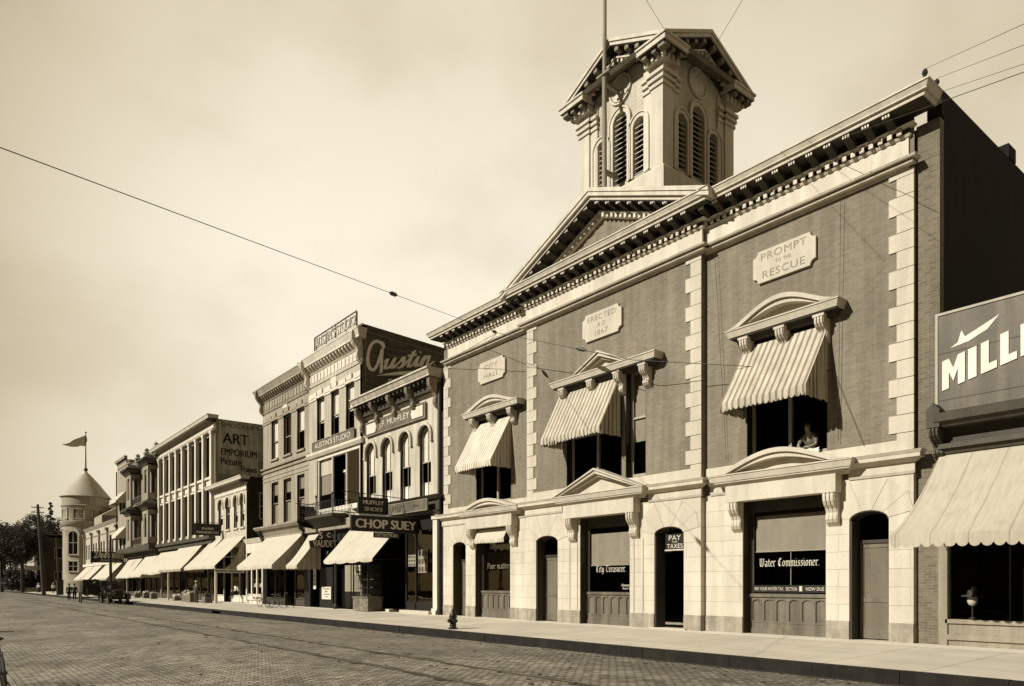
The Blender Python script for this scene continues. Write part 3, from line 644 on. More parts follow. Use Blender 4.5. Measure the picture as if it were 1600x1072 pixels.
# ---- window heads
def pediment_head(x0, x1, y, z, ch, rise, kind, proj, mat='stone', lintel=None, label=None, xs_con=(), con=(.3, .9, .35), ctop=None):
    """entablature z..z+ch, pediment above; lintel = (x0,x1,z0) flat face under it"""
    h = MB(); p = proj; bed = MB() if xs_con else h
    bed.mould(x0, x1, y, z, z+ch*.3, p*.45, p*.6); bed.mould(x0, x1, y, z+ch*.3, z+ch*.42, p*.8, p*.8); h.mould(x0, x1, y, z+ch*.42, z+ch*.9, p*.86, p); h.mould(x0, x1, y, z+ch*.9, z+ch, p*1.04, p*1.04)
    zt = z+ch; a, c = x0-p*.9, x1+p*.9
    if kind == 'bell':
        A = bell(a, c, zt, rise-.02); B = bell(a, c, zt-.001, rise-.02, d=-.13); B = [(q[0], max(q[1], zt-.001)) for q in B]
        h.strip(A, B, y-p*1.06, y)
        A2 = bell(a, c, zt, rise-.15); B2 = [(q[0], max(q[1]-.14, zt-.001)) for q in A2]; h.strip([(q[0], q[1]+.0) for q in A2], B2, y-p*.9, y)
        A3 = [(q[0], max(q[1]-.13, zt)) for q in A2]; h.strip(A3, [(q[0], zt-.002) for q in A3], y-p*.35, y)
    else:
        w = (x1-x0)*(.62 if kind == 'tri' else 1); cx = (x0+x1)/2 if kind != 'tri' else (x0+x1)/2-.0
        if kind == 'tri': l_, r_ = cx-w/2, cx+w/2
        else: l_, r_ = a, c
        for (d0, d1, pf) in ((-.05, .02, 1.08), (-.17, -.05, .95), (-.26, -.17, .7)):
            rr = rise-.0
            A = [(l_, zt+max(d1, 0)*.2), (cx, zt+rr+d1), (r_, zt+max(d1, 0)*.2)]; B = [(l_+(.0-d0)*1.5, zt-.003), (cx, max(zt+rr+d0, zt)), (r_-(.0-d0)*1.5, zt-.003)]
            h.strip(A, B, y-p*pf, y)
        h.prism([(l_+.3, zt), (r_-.3, zt), (cx, zt+rise-.2)], y-p*.35, y)
    o = obj('window_head', h, mat, hall, label)
    if xs_con: obj('head_bed', bed, 'soffit', o)
    if lintel: obj('lintel', MB().box(lintel[0], lintel[1], y-lintel[3], y+.02, lintel[2], z), mat, o)
    for x in xs_con:
        m = MB(); console(m, x, con[0], ctop if ctop else z, y, con[1], con[2]); obj('console', m, mat, o)
    return o
# upper hoods (undersides given a dark colour in place of shade)
pediment_head(-27.2, -24.1, Y0, 8.98, .38, .5, 'bell', .48, xs_con=(-27.1, -25.75, -24.3), con=(.26, .62, .36), ctop=9.0)
pediment_head(-20.8, -16.5, YM, 9.0, .38, .62, 'tri', .5, xs_con=(-20.75, -19.2, -17.85, -16.65), con=(.27, .72, .38), ctop=9.02)
pediment_head(-12.85, -10.3, Y0, 8.9, .38, .62, 'bell', .5, xs_con=(-12.8, -11.6, -10.4), con=(.27, .72, .38), ctop=8.92)
# ground heads and string course
for x0, x1, y, l, r in ((XA, -27.9, Y0-.05, 1, 0), (-24.0, XB-.0, Y0-.05, 0, 0), (XB, -21.0, YM-.05, 1, 0), (-16.6, XC, YM-.05, 0, 1), (XC+.25, -13.6, Y0-.05, 0, 0), (-9.7, XD, Y0-.05, 0, 1)):
    s = MB(); s.mould(x0, x1, y, 4.33, 4.40, .03, .06, l=l, r=r); s.mould(x0, x1, y, 4.40, 4.62, .05, .05, l=l, r=r); s.mould(x0, x1, y, 4.62, 4.72, .08, .2, l=l, r=r); s.mould(x0, x1, y, 4.72, 4.82, .26, .26, l=l, r=r); s.mould(x0, x1, y, 4.82, 4.9, .27, .32, l=l, r=r)
    s.box(x0, x1, y-.02, y+.1, 4.9, 4.97); obj('string_course', s, 'stone', hall)
def gh(x0, x1, y, z, rise, kind, zc):
    o = pediment_head(x0, x1, y, 4.52, .36, rise, kind, .5, lintel=(x0+.0, x1-.0, 4.03, .38), xs_con=(), )
    for x in (x0+.22, x1-.22):
        m = MB(); console(m, x, .34, 4.02, y, .92, .34); obj('console', m, 'stone', o)
gh(-27.5, -24.05, Y0-.05, 4.52, .45, 'bell', 4); gh(-20.6, -17.0, YM-.05, 4.52, .85, 'full', 4); gh(-13.4, -9.9, Y0-.05, 4.52, .6, 'bell', 4)
# pilaster strips flanking the middle ground window, and quoin-coloured sill band above
p = MB()
for x in (-20.62, -20.2, -17.32, -16.9): p.box(x-.03, x+.03, YM-.075, YM-.04, .55, 3.1)
obj('pilaster_mould', p, 'stone', hall)
obj('sill_band', MB().box(XA+.03, XB-.03, Y0-.04, Y0+.05, 4.97, 5.18).box(XB+.03, XC-.03, YM-.04, YM+.05, 4.97, 5.28).box(XC+.03, XD-.03, Y0-.04, Y0+.05, 4.97, 5.23), 'stone', hall)
# ---- upper windows
window(hall, *up['L'], Y0, mull=1, frame='sash', depth=.28, open_=.8, fw=.09, label='narrow upper window with the left hand striped awning')
window(hall, -20.85, -17.95, *up['M'][2:], YM, mull=1, frame='sash', depth=.28, open_=.9, fw=.09)
window(hall, -17.75, -16.8, *up['M'][2:], YM, frame='sash', depth=.28, fw=.12, blind=.66, blind_mat='blind', meet=.56)
obj('mullion', MB().box(-17.95, -17.75, YM+.02, YM+.34, 5.3, 9.15), 'hall_brick', hall)
window(hall, *up['R'], Y0, mull=1, frame='sash', depth=.28, open_=.85, fw=.1)
# ---- main cornice with pediment
cornice_run(hall, XA+.45, XB, Y0, 12.15, l=1, r=0); cornice_run(hall, XB, XC, YM, 12.15); cornice_run(hall, XC+.01, -8.22, Y0, 12.15, l=0, r=1)
tym = MB(); cx = (XB+XC)/2; zb = 13.75; sl = (15.85-13.68)/(XC+.82-cx); xa, xb = XB-.84, XC+.84; za = 15.85
tym.prism([(XB, zb), (XC, zb), (cx, zb+sl*(XC-cx))], YM+.02, YM+.3); obj('tympanum', tym, 'hall_brick', hall)
rk = MB()
for x_, s_ in ((xa, 1), (xb, -1)):
    e = za-sl*abs(cx-x_)
    for y0p, y1p, d0, d1 in ((0, .84, -.08, 0.06), (0, .80, -.22, -.08), (0, .70, -.34, -.22), (-.02, .16, -.58, -.34), (-.02, .22, -.64, -.58), (-.02, .1, -.80, -.64)):
        xx = x_+(0 if d0 > -.3 else s_*(.9 if d0 > -.7 else 1.6)); ee = za-sl*abs(cx-xx)
        rake(rk, xx, ee, cx, za, YM, y0p, y1p, d0, d1)
rko = obj('raking_cornice', rk, 'cornice', hall); sf = MB()
for x_ in (xa+.2, xb-.2): rake(sf, x_, za-sl*abs(cx-x_), cx, za, YM, .0, .68, -.375, -.345); rake(sf, x_+(.6 if x_ < cx else -.6), za-sl*(abs(cx-x_)-.6), cx, za, YM, .0, .17, -.57, -.375)
obj('soffit', sf, 'soffit', rko)
for s_ in (-1, 1):
    for k in range(8):
        xx = cx+s_*(.3+.52*k); zz = za-sl*abs(xx-cx)
        m = MB(); m.box(xx-.07, xx+.07, YM-.64, YM-.62, zz-.43, zz-.36) if False else None; m.hexa([(xx-.1, YM-.62, zz-.46+sl*.1*s_), (xx+.1, YM-.62, zz-.46-sl*.1*s_), (xx+.1, YM-.14, zz-.56-sl*.1*s_), (xx-.1, YM-.14, zz-.56+sl*.1*s_)], [(xx-.1, YM-.62, zz-.34+sl*.1*s_), (xx+.1, YM-.62, zz-.34-sl*.1*s_), (xx+.1, YM-.14, zz-.34-sl*.1*s_), (xx-.1, YM-.14, zz-.34+sl*.1*s_)])
        m.m2 = len(m.f); [m.box(xx+q-.02, xx+q+.02, YM-.66, YM-.625, zz-.44, zz-.37) for q in (-.07, 0, .07)]; obj('modillion', m, 'soffit', rko, mat2='white')  # dark body holds the shade, white front ribs read as lit
    for k in range(17):
        d = MB()
        xx = cx+s_*(.15+.22*k); zz = za-sl*abs(xx-cx)
        if zz-.8 < zb: continue
        d.hexa([(xx-.055, YM-.2, zz-.79), (xx+.055, YM-.2, zz-.79), (xx+.055, YM-.05, zz-.79), (xx-.055, YM-.05, zz-.79)], [(xx-.055, YM-.2, zz-.64), (xx+.055, YM-.2, zz-.64), (xx+.055, YM-.05, zz-.64), (xx-.055, YM-.05, zz-.64)]); obj('dentil', d, 'cornice', rko)
rf = MB().strip([(xa, za-sl*(cx-xa)+.068), (cx, za+.068), (xb, za-sl*(xb-cx)+.068)], [(xa+.2, za-sl*(cx-xa)-.02), (cx, za-.02), (xb-.2, za-sl*(xb-cx)-.02)], YM-.8, YM+9); rf.prism([(XB+.1, zb), (XC-.1, zb), (cx, zb+sl*(XC-.1-cx))], YM+8.7, YM+8.9); obj('pediment_roof', rf, 'tin_roof', hall)
# ---- clock tower
TX, TY, TW = -18.93, 22.33, 2.13
tower_face = lambda k: (lambda p: Vector((TX, TY, 0))+Matrix.Rotation(k*pi/2, 3, 'Z') @ Vector(p))
def tw(name, mb, mat, par=None, label=None): return obj(name, mb, mat, par or hall, label)
core = MB().box(TX-TW+.12, TX+TW-.12, TY-TW+.12, TY+TW-.12, 13.3, 20.6)
tw('tower_plinth', MB().box(TX-TW-.2, TX+TW+.2, TY-TW-.2, TY+TW+.2, 13.3, 16.3).hexa([(TX-TW-.2, TY-TW-.2, 16.3), (TX+TW+.2, TY-TW-.2, 16.3), (TX+TW+.2, TY+TW+.2, 16.3), (TX-TW-.2, TY+TW+.2, 16.3)], [(TX-TW, TY-TW, 16.5), (TX+TW, TY-TW, 16.5), (TX+TW, TY+TW, 16.5), (TX-TW, TY+TW, 16.5)]), 'cornice')
AZ = 21.88; EZ = 20.62; OV = .56; tsl = (AZ-EZ)/(TW+OV)
LV = [(-1.26, -.66, 18.75), (-.36, .36, 19.4), (.66, 1.26, 18.75)]
for k in range(4):
    dz = .003*(k % 2); X = (lambda f, d: (lambda p: f((p[0], p[1], p[2]+d))))(tower_face(k), dz); yb = -TW+.12
    w = MB(X); wall_front(w, -TW+.1, TW-.1, 16.5, 20.4, yb, [(a, b_, 16.7, t, (b_-a)/2) for a, b_, t in LV], .25)
    w.poly([(-TW, yb, 20.4), (TW, yb, 20.4), (0, yb, 20.4+tsl*TW)]); wf = tw('tower_wall', w, 'tower')
    for a, b_, t in LV:
        r = (b_-a)/2; f = MB(X); f.strip(arc(a, b_, t-r, r, 12, .14), arc(a, b_, t-r, r, 12), yb-.07, yb+.02); f.strip(arc(a, b_, t-r, r, 12, .2), arc(a, b_, t-r, r, 12, .14), yb-.11, yb+.02)
        f.box(a-.14, a, yb-.07, yb+.02, 16.62, t-r).box(b_, b_+.14, yb-.07, yb+.02, 16.62, t-r).box(a-.2, a-.14, yb-.11, yb+.02, 16.62, t-r).box(b_+.14, b_+.2, yb-.11, yb+.02, 16.62, t-r)
        lo = tw('louvred_opening', f, 'cornice')
        s = MB(X); n = int((t-16.7)/.19)
        for i in range(n):
            z = 16.75+i*.19; hw = r if z < t-r else math.sqrt(max(0, r*r-(z-(t-r))**2))
            if hw < .06: continue
            s.hexa([(-hw+(a+b_)/2, yb+.02, z), (hw+(a+b_)/2, yb+.02, z), (hw+(a+b_)/2, yb+.15, z+.07), (-hw+(a+b_)/2, yb+.15, z+.07)], [(-hw+(a+b_)/2, yb+.02, z+.02), (hw+(a+b_)/2, yb+.02, z+.02), (hw+(a+b_)/2, yb+.15, z+.09), (-hw+(a+b_)/2, yb+.15, z+.09)])
        tw('slats', s, 'slat', lo)
        tw('dark_opening', MB(X).box(a-.05, b_+.05, yb+.24, yb+.26, 16.6, t+.05), 'void', lo)
    f = MB(X); cz = 20.28
    f.ring((0, yb-.04, cz), (1, 0, 0), (0, 0, 1), .52, .05, 36, 6); f.ring((0, yb-.03, cz), (1, 0, 0), (0, 0, 1), .42, .03, 36, 6)
    ci = tw('clock_ring', f, 'cornice'); d = MB(X); d.prism([(.42*cos(2*pi*i/32), cz+.42*sin(2*pi*i/32)) for i in range(32)], yb-.02, yb+.02); tw('blank_dial', d, 'slat', ci)
    # corner pilasters, stepped capitals
    for sx in (-1, 1):
        p = MB(X); a, b_ = sorted((sx*(TW-.004), sx*(TW-.55))); p.box(a, b_, -TW, -TW+.2, 16.5, 20.5)
        a2, b2 = sorted((sx*(TW-.55), sx*(TW-.95))); p.box(a2, b2, -TW+.06, -TW+.2, 16.6, 20.3)
        for z, o in ((19.35, .05), (19.55, .09), (19.75, .13)):
            p.box(a-o+.004*0, b_+o, -TW-o-.004, -TW+.1, z, z+.12); p.box(a2-(o if sx < 0 else 0)*0, b2, -TW+.06-o, -TW+.1, z-.0, z+.12) if False else None
        p.box(a-.03, b_+.03, -TW-.034, -TW+.1, 20.1, 20.3)
        for z, o in ((19.35, .05), (19.55, .09), (19.75, .13)): p.box(a2-.03*(sx > 0), b2+.03*(sx < 0), -TW+.06-o, -TW+.1, z, z+.12)
        tw('pilaster', p, 'cornice')
    # gable: raking cornice with modillions, level returns at the corners
    g = MB(X)
    for sx in (-1, 1):
        ex = sx*(TW+OV-.006)
        for y1p, d0, d1 in ((OV, -.07, .05), (OV-.05, -.2, -.07), (.24, -.56, -.5)):
            xx = ex if d0 > -.3 else sx*(TW-.05); zz = AZ-tsl*abs(xx)
            rake(g, xx, zz, 0, AZ, -TW, -.14, y1p, d0, d1)
        # level return
        a, b_ = sorted((sx*(TW+OV-.005), sx*(TW-.75)))
        g.box(a, b_, -TW-OV+.0, -TW+.1, 20.4, 20.58); g.box(*sorted((sx*(TW+OV+.045), sx*(TW-.78))), -TW-OV-.05, -TW+.1, 20.58, 20.65)
        g.box(*sorted((sx*(TW+.195), sx*(TW-.7))), -TW-.2, -TW+.1, 20.12, 20.37)
    go = tw('gable_cornice', g, 'cornice'); sf = MB(X)
    for sx in (-1, 1):
        xx = sx*(TW-.05); zz = AZ-tsl*abs(xx); rake(sf, xx, zz, 0, AZ, -TW, -.14, .16, -.5, -.236); rake(sf, xx, zz, 0, AZ, -TW, -.14, .06, -.7, -.561)
        zz = AZ-tsl*(TW+OV-.1); rake(sf, sx*(TW+OV-.1), zz, 0, AZ, -TW, -.12, OV-.1, -.235, -.205); sf.box(*sorted((sx*(TW+OV-.06), sx*(TW-.7))), -TW-OV+.06, -TW+.1, 20.372, 20.396)
    tw('soffit', sf, 'soffit', go)
    for sx in (-1, 1):
        for i in range(5):
            x = sx*(.3+.5*i); z = AZ-tsl*abs(x)
            tw('modillion', MB(X).box(x-.09, x+.09, -TW-.45, -TW-.12, z-.38, z-.236), 'cornice_dark', go)
        for i in range(9):
            x = sx*(.12+.22*i); z = AZ-tsl*abs(x); d = MB(X); d.box(x-.05, x+.05, -TW-.2, -TW-.05, z-.68, z-.57); tw('dentil', d, 'cornice', go)
        for i in range(4): x = sx*(TW-.6+.24*i+.1); tw('dentil', MB(X).box(x-.05, x+.05, -TW-.28, -TW-.18, 20.14, 20.28), 'cornice', go)
        for i in range(3): x = sx*(TW-.5+.45*i); tw('modillion', MB(X).box(x-.09, x+.09, -TW-.45, -TW-.18, 20.25, 20.372), 'cornice_dark', go)
r = MB()
for k in (0, 1):
    X = tower_face(k); L = TW+OV
    q = MB(X); q.strip([(-L, AZ-tsl*L+.055), (0, AZ+.055), (L, AZ-tsl*L+.055)], [(-L+.1, AZ-tsl*L-.05), (0, AZ-.05), (L-.1, AZ-tsl*L-.05)], -L+.05, L-.05)
    tw('cross_gable_roof', q, 'tin_roof')
# flagpole in front of the tower
fp = tag(obj('flagpole', MB().tube([(-19.04, 19.55, 15.6), (-19.04, 19.55, 20), (-19.0, 19.55, 26.5)], [.1, .085, .05], 10).box(-19.1, -18.98, 19.5, 20.25, 20.2, 20.3).box(-19.12, -18.96, 19.5, 20.25, 16.9, 17.02).box(-19.35, -18.7, 19.42, 19.5, 20.52, 20.58), 'mid', loc=(-19.04, 19.55, 15.6)), 'tall pale flagpole rising from the hall pediment in front of the clock tower', 'flagpole')
# finials on the right corner of the cornice
fi = MB()
for x, y, h in ((-7.5, 18.75, .3), (-7.45, 19.3, .26), (-7.6, 19.9, .26)): fi.lathe(x, y, [(.0, 0), (.05, 0), (.04, h*.4), (.07, h*.6), (.05, h*.85), (.0, h)], 8, cz=13.72)
obj('insulator_knobs', fi, 'iron', hall)
# awnings on the hall
awning(-27.3, -24.6, Y0-.02, 8.82, Y0-1.1, 6.85, .28, 'stripe_pale', 'bright white narrow striped awning over the left upper window of the brick hall', 'striped awnings on the brick hall', seed=1)
awning(-21.1, -17.95, YM-.02, 9.15, YM-1.1, 7.1, .26, 'stripe', 'ragged striped awning with torn hem over the middle upper window of the brick hall', 'striped awnings on the brick hall', seed=2, torn=True)
awning(-13.0, -10.3, Y0-.02, 8.8, Y0-1.25, 6.9, .28, 'stripe', 'striped awning with wavy hem over the right upper window of the brick hall', 'striped awnings on the brick hall', seed=3)
awning(-26.95, -24.75, Y0-.08, 3.98, Y0-.3, 3.55, .2, 'canvas', 'small folded white awning with scalloped hem over the left ground floor window of the hall', seed=4, sides='', scal=.13)
# ================================================================== helpers for the commercial row
def simple_cornice(root, x0, x1, y, z, h, proj, mat='white', trim='dark_trim', nmod=0, ndent=0, l=1, r=1, modh=.3, modw=.14):
    c = MB()
    c.mould(x0, x1, y, z, z+h*.08, .06, .1, l=l, r=r); c.mould(x0, x1, y, z+h*.08, z+h*.5, .05, .05, l=l, r=r); c.mould(x0, x1, y, z+h*.5, z+h*.56, .1, .16, l=l, r=r)
    bd = MB().mould(x0, x1, y, z+h*.56, z+h*.715, .1, .1, l=l, r=r); bd.mould(x0, x1, y, z+h*.715, z+h*.735, proj*.84, proj*.84, l=l, r=r); c.mould(x0, x1, y, z+h*.736, z+h*.8, proj*.9, proj*.9, l=l, r=r); c.mould(x0, x1, y, z+h*.8, z+h*.95, proj*.92, proj, l=l, r=r); c.mould(x0, x1, y, z+h*.95, z+h, proj*1.04, proj*1.04, l=l, r=r)
    if ndent:
        s = (x1-x0)/ndent
        for i in range(ndent): c.box(x0+s*(i+.25), x0+s*(i+.75), y-proj*.5, y-.08, z+h*.57, z+h*.71)
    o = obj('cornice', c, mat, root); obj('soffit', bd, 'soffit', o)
    if nmod:
        s = (x1-x0)/nmod
        for i in range(nmod):
            x = x0+s*(i+.5); m = MB().prism([(y-.1, z+h*.719), (y-proj*.85, z+h*.719), (y-proj*.8, z+h*.719-modh*.4), (y-.2, z+h*.719-modh), (y-.1, z+h*.719-modh)], x-modw/2, x+modw/2, 'x'); obj('bracket', m, trim, o)
    return o
def body(root, x0, x1, depth, z, mat, roofz=None, y=Y0, left=True, right=True):
    b = MB(); shell(b, x0, x1, y+.02, y+depth, 0, z, .25, left, right); obj('side_wall', b, mat, root)
    obj('roof', MB().box(x0+.26, x1-.26, y+.3, y+depth-.26, (roofz or z)-.5, (roofz or z)-.35).box(x0+.26, x1-.26, y+.7, y+depth-.26, 4.6, 4.7).box(x0+.26, x1-.26, y+.05, y+depth-.3, .012, .02), 'void', root)
def hood(root, x0, x1, zs, rise, y, mat, proj=.1, t=.13, drop=.35):
    h = MB(); h.strip(arc(x0, x1, zs, rise, 12, t), arc(x0, x1, zs, rise, 12, .03), y-proj, y+.01)
    h.box(x0-t, x0-.03, y-proj, y+.01, zs-drop, zs).box(x1+.03, x1+t, y-proj, y+.01, zs-drop, zs); h.box(x0-t-.04, x0, y-proj-.02, y+.01, zs-drop-.07, zs-drop).box(x1, x1+t+.04, y-proj-.02, y+.01, zs-drop-.07, zs-drop)
    return obj('window_hood', h, mat, root)
def shopfront(root, x0, x1, z1, y, bays, mat='dark_trim', bulk=.6, inset=.0, door=None, glassmat='glass', posts=.09, bulkmat=None, head=.35):
    """glazed ground floor between piers: posts, transom, bulkhead, panes, a recessed door in bay `door`"""
    s = (x1-x0)/bays; f = MB()
    for k in range(bays+1): x = x0+s*k; f.box(x-posts/2, x+posts/2, y, y+.14, 0, z1-head)
    f.box(x0, x1, y-.02, y+.16, z1-head, z1); f.box(x0+posts/2, x1-posts/2, y+.02, y+.1, z1-head-.8, z1-head-.72)
    o = obj('shopfront', f, mat, root)
    for k in range(bays):
        a, c = x0+s*k+posts/2, x0+s*(k+1)-posts/2
        if k == door:
            d = MB().box(a, a+.1, y+.9, y+1, 0, 2.3).box(c-.1, c, y+.9, y+1, 0, 2.3).box(a+.1, c-.1, y+.9, y+1, 2.2, 2.3).box(a+.1, c-.1, y+.9, y+1, 0, .6); obj('door', d, mat, o)
            obj('door_jamb', MB().box(a-.02, a, y+.02, y+1, 0, z1-head).box(c, c+.02, y+.02, y+1, 0, z1-head), 'glass', o); continue
        b = MB().box(a, c, y+.03, y+.12, 0, bulk-.06).box(a-.01, c+.01, y-.03, y+.13, bulk-.06, bulk); obj('bulkhead', b, bulkmat or mat, o)
        obj('pane', MB().poly([(a, y+.08, bulk), (c, y+.08, bulk), (c, y+.08, z1-head), (a, y+.08, z1-head)]), glassmat, o)
    return o
def sign(x0, x1, y, z0, z1, lines, label, board='signblack', let='letter', axis='x', t=.07, frame=None, rods=None, group=None, edge=.04, shape=None, name='sign'):
    """a board; axis 'x' lies along the front, 'y' sticks out over the pavement and is read from the right (y = its x)"""
    if axis == 'x': right = (1, 0, 0); loc = ((x0+x1)/2, y, z0)
    else: right = (0, 1, 0); loc = (y, (x0+x1)/2, z0)
    s = thing(name, loc, label, 'sign', group); b = MB()
    if shape: b.prism(shape, y-t/2, y+t/2, 'x')
    elif axis == 'x': b.box(x0, x1, y-t, y, z0, z1)
    else: b.box(y-t/2, y+t/2, x0, x1, z0, z1)
    obj('board', b, board, s)
    if frame:
        f = MB(); e = edge
        def bar(a, c, p, q):
            if axis == 'x': f.box(a, c, y-t-.025, y+.0, p, q)
            else: f.box(y-t/2-.02, y+t/2+.02, a, c, p, q)
        bar(x0-e, x1+e, z1, z1+e); bar(x0-e, x1+e, z0-e, z0); bar(x0-e, x0, z0, z1); bar(x1, x1+e, z0, z1); obj('frame', f, frame, s)
    m = MB()
    for tx, cu, cz, h, w, *kw in lines:
        at = (cu, y-t-.003, cz) if axis == 'x' else (y+t/2+.003, cu, cz)
        m.text(tx, at, right, (0, 0, 1), h, w, .012, **(kw[0] if kw else {}))
    if lines: obj('lettering', m, 'milli_white' if axis == 'y' and let == 'letter' else let, s)
    if rods:
        r = MB()
        for a, c in rods: r.tube([a, c], .022, 6)
        obj('bracket', r, 'iron', s)
    return s
# ================================================================== Muffley building, next left of the hall
mf = thing('shop_building', (-34.4, Y0, 0), 'pale two storey shop with four arched windows and bracketed cornice left of the hall', 'building')
mw = [(-38.1, -36.95), (-36.2, -35.05), (-34.2, -33.1), (-32.2, -31.1)]; MZ0, MZ1 = 5.95, 9.6
b = MB(); wall_front(b, -38.55, -30.35, 5.1, 11.9, Y0, [(a, c, MZ0, MZ1, .5) for a, c in mw], .22); b.poly([(-30.35, Y0, 5.1), (-30.35, Y0+.3, 5.1), (-30.35, Y0+.3, 11.9), (-30.35, Y0, 11.9)]); obj('front_wall', b, 'muffley', mf)
body(mf, -38.55, -30.35, 24, 11.8, 'dark_brick')
for i, (a, c) in enumerate(mw):
    window(mf, a, c, MZ0, MZ1, Y0, .5, blind=.5, blind_mat='pale_blind', open_=.35 if i else 0, bars=1, depth=.14, lowblind=.22)
    hood(mf, a, c, MZ1-.5, .5, Y0, 'muffley', .12, .17, .3)
c = MB(); c.mould(-38.55, -30.4, Y0, 11.0, 11.12, .06, .12, r=0); c.mould(-38.35, -30.4, Y0, 11.70, 11.80, .78, .78, l=.05, r=.45); c.mould(-38.35, -30.4, Y0, 11.80, 12.02, .8, .92, l=.05, r=.45); c.mould(-38.35, -30.4, Y0, 12.02, 12.11, .96, .96, l=.05, r=.45)
co = obj('cornice', c, 'muffley', mf); obj('soffit', MB().box(-38.5, -30.4, Y0-.3, Y0-.02, 11.14, 11.67).box(-38.3, -30.1, Y0-.74, Y0-.3, 11.67, 11.695), 'soffit', co)
for x in (-38.2, -36.4, -34.45, -32.5, -30.3):
    m = MB(); console(m, x, .26, 11.64, Y0, 1.5 if x in (-38.2, -30.3) else 1.2, .62); obj('bracket', m, 'mid', co)
for x in [-38.0+.42*k for k in range(18)]: obj('modillion', MB().box(x-.07, x+.07, Y0-.66, Y0-.3, 11.5, 11.67), 'soffit', co)
sg = sign(-37.95, -31.5, Y0-.05, 10.02, 10.75, [('J.F. MUFFLEY', -34.7, 10.38, .42, 3.3)], 'long grey name board of J.F. Muffley with two white scroll panels above arched windows', 'signgrey', 'letter', frame='mid')
obj('scroll_panel', MB().prism([(-37.8, 10.1), (-36.75, 10.1), (-36.6, 10.38), (-36.75, 10.66), (-37.8, 10.66)], Y0-.16, Y0-.12).prism([(-31.65, 10.1), (-32.7, 10.1), (-32.85, 10.38), (-32.7, 10.66), (-31.65, 10.66)], Y0-.16, Y0-.12), 'white', sg)
c = MB(); c.mould(-38.55, -30.35, Y0, 5.05, 5.2, .2, .3); c.mould(-38.55, -30.35, Y0, 5.2, 5.75, .16, .16); c.mould(-38.55, -30.35, Y0, 5.75, 5.93, .3, .5); obj('shop_cornice', c, 'dark_trim', mf)
sg = sign(-34.6, -30.6, Y0-.5, 5.22, 5.72, [('UFFLEY', -33.55, 5.47, .3, 1.5), ('Inc.', -31.6, 5.5, .18, .6, {'shear': .3})], 'slanting pale fascia board with faded name above the dark shoe shop', 'signgrey', 'letter_dark', frame='mid')
p = MB().box(-30.75, -30.36, Y0-.12, Y0+.3, 0, 5.05).box(-30.8, -30.3, Y0-.18, Y0+.3, 0, .3).box(-30.8, -30.3, Y0-.18, Y0+.3, 4.75, 4.95); obj('corner_post', p, 'white', mf)
# deep dark shop entrance flanked by show windows
sf = MB(); sf.box(-38.5, -30.8, Y0-.05, Y0+.15, 4.3, 5.04).box(-38.5, -38.3, Y0, Y0+.15, 0, 4.3); 
for x in (-33.6, -32.6): sf.box(x-.05, x+.05, Y0, Y0+.1, 0, 4.3)
sf.box(-33.6, -30.8, Y0, Y0+.14, 0, .6); sfo = obj('shopfront', sf, 'signblack', mf)
obj('pane', MB().poly([(-33.6, Y0+.05, .6), (-30.8, Y0+.05, .6), (-30.8, Y0+.05, 4.3), (-33.6, Y0+.05, 4.3)]).poly([(-33.6, Y0+.05, .6), (-33.6, Y0+3, .6), (-33.6, Y0+3, 4.3), (-33.6, Y0+.05, 4.3)]), 'glass', sfo)
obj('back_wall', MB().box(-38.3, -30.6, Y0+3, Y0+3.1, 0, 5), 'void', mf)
obj('shop_floor', MB().box(-38.3, -30.8, Y0+.2, Y0+3, .02, .05), 'dark_trim', mf)
p = MB().box(-37.9, -36.1, Y0-.95, Y0-.05, 0, .75).box(-37.95, -36.05, Y0-1.0, Y0-.0, .75, .82); sc = thing('display_case', (-37, Y0-.5, 0), 'glass shoe display case standing on a mottled marble base under the chop suey awning', 'display case')
obj('base', p, 'marble', sc); p = MB()
for x in (-37.88, -36.12):
    for y in (Y0-.93, Y0-.07): p.box(x-.03, x+.03, y-.03, y+.03, .82, 2.6)
p.box(-37.9, -36.1, Y0-.95, Y0-.05, 2.6, 2.7); p.box(-37.85, -36.15, Y0-.12, Y0-.08, .83, 2.59)
for z in (1.25, 1.7, 2.15): p.box(-37.85, -36.15, Y0-.85, Y0-.13, z, z+.015)
obj('case_frame', p, 'signblack', sc); obj('pane', MB().poly([(-37.88, Y0-.94, .83), (-36.12, Y0-.94, .83), (-36.12, Y0-.94, 2.6), (-37.88, Y0-.94, 2.6)]).poly([(-36.11, Y0-.93, .83), (-36.11, Y0-.08, .83), (-36.11, Y0-.08, 2.6), (-36.11, Y0-.93, 2.6)]), 'glass', sc)
q = MB(); rnd = random.Random(3)
for z in (.84, 1.27, 1.72, 2.17):
    for k in range(7): x = -37.7+k*.24; q.blob((x, Y0-.6+rnd.uniform(-.15, .15), z+.05), (.045, .11, .045), 6, 4)
obj('shoes', q, 'mid', sc)
q = MB()
for k in range(8):
    q.blob((-33.3+k*.34, Y0+.5+.2*(k % 2), .75), (.05, .13, .05), 6, 4)
q.box(-33.55, -30.85, Y0+.2, Y0+1.1, .6, .68); obj('shoe_row', q, 'letter', mf)
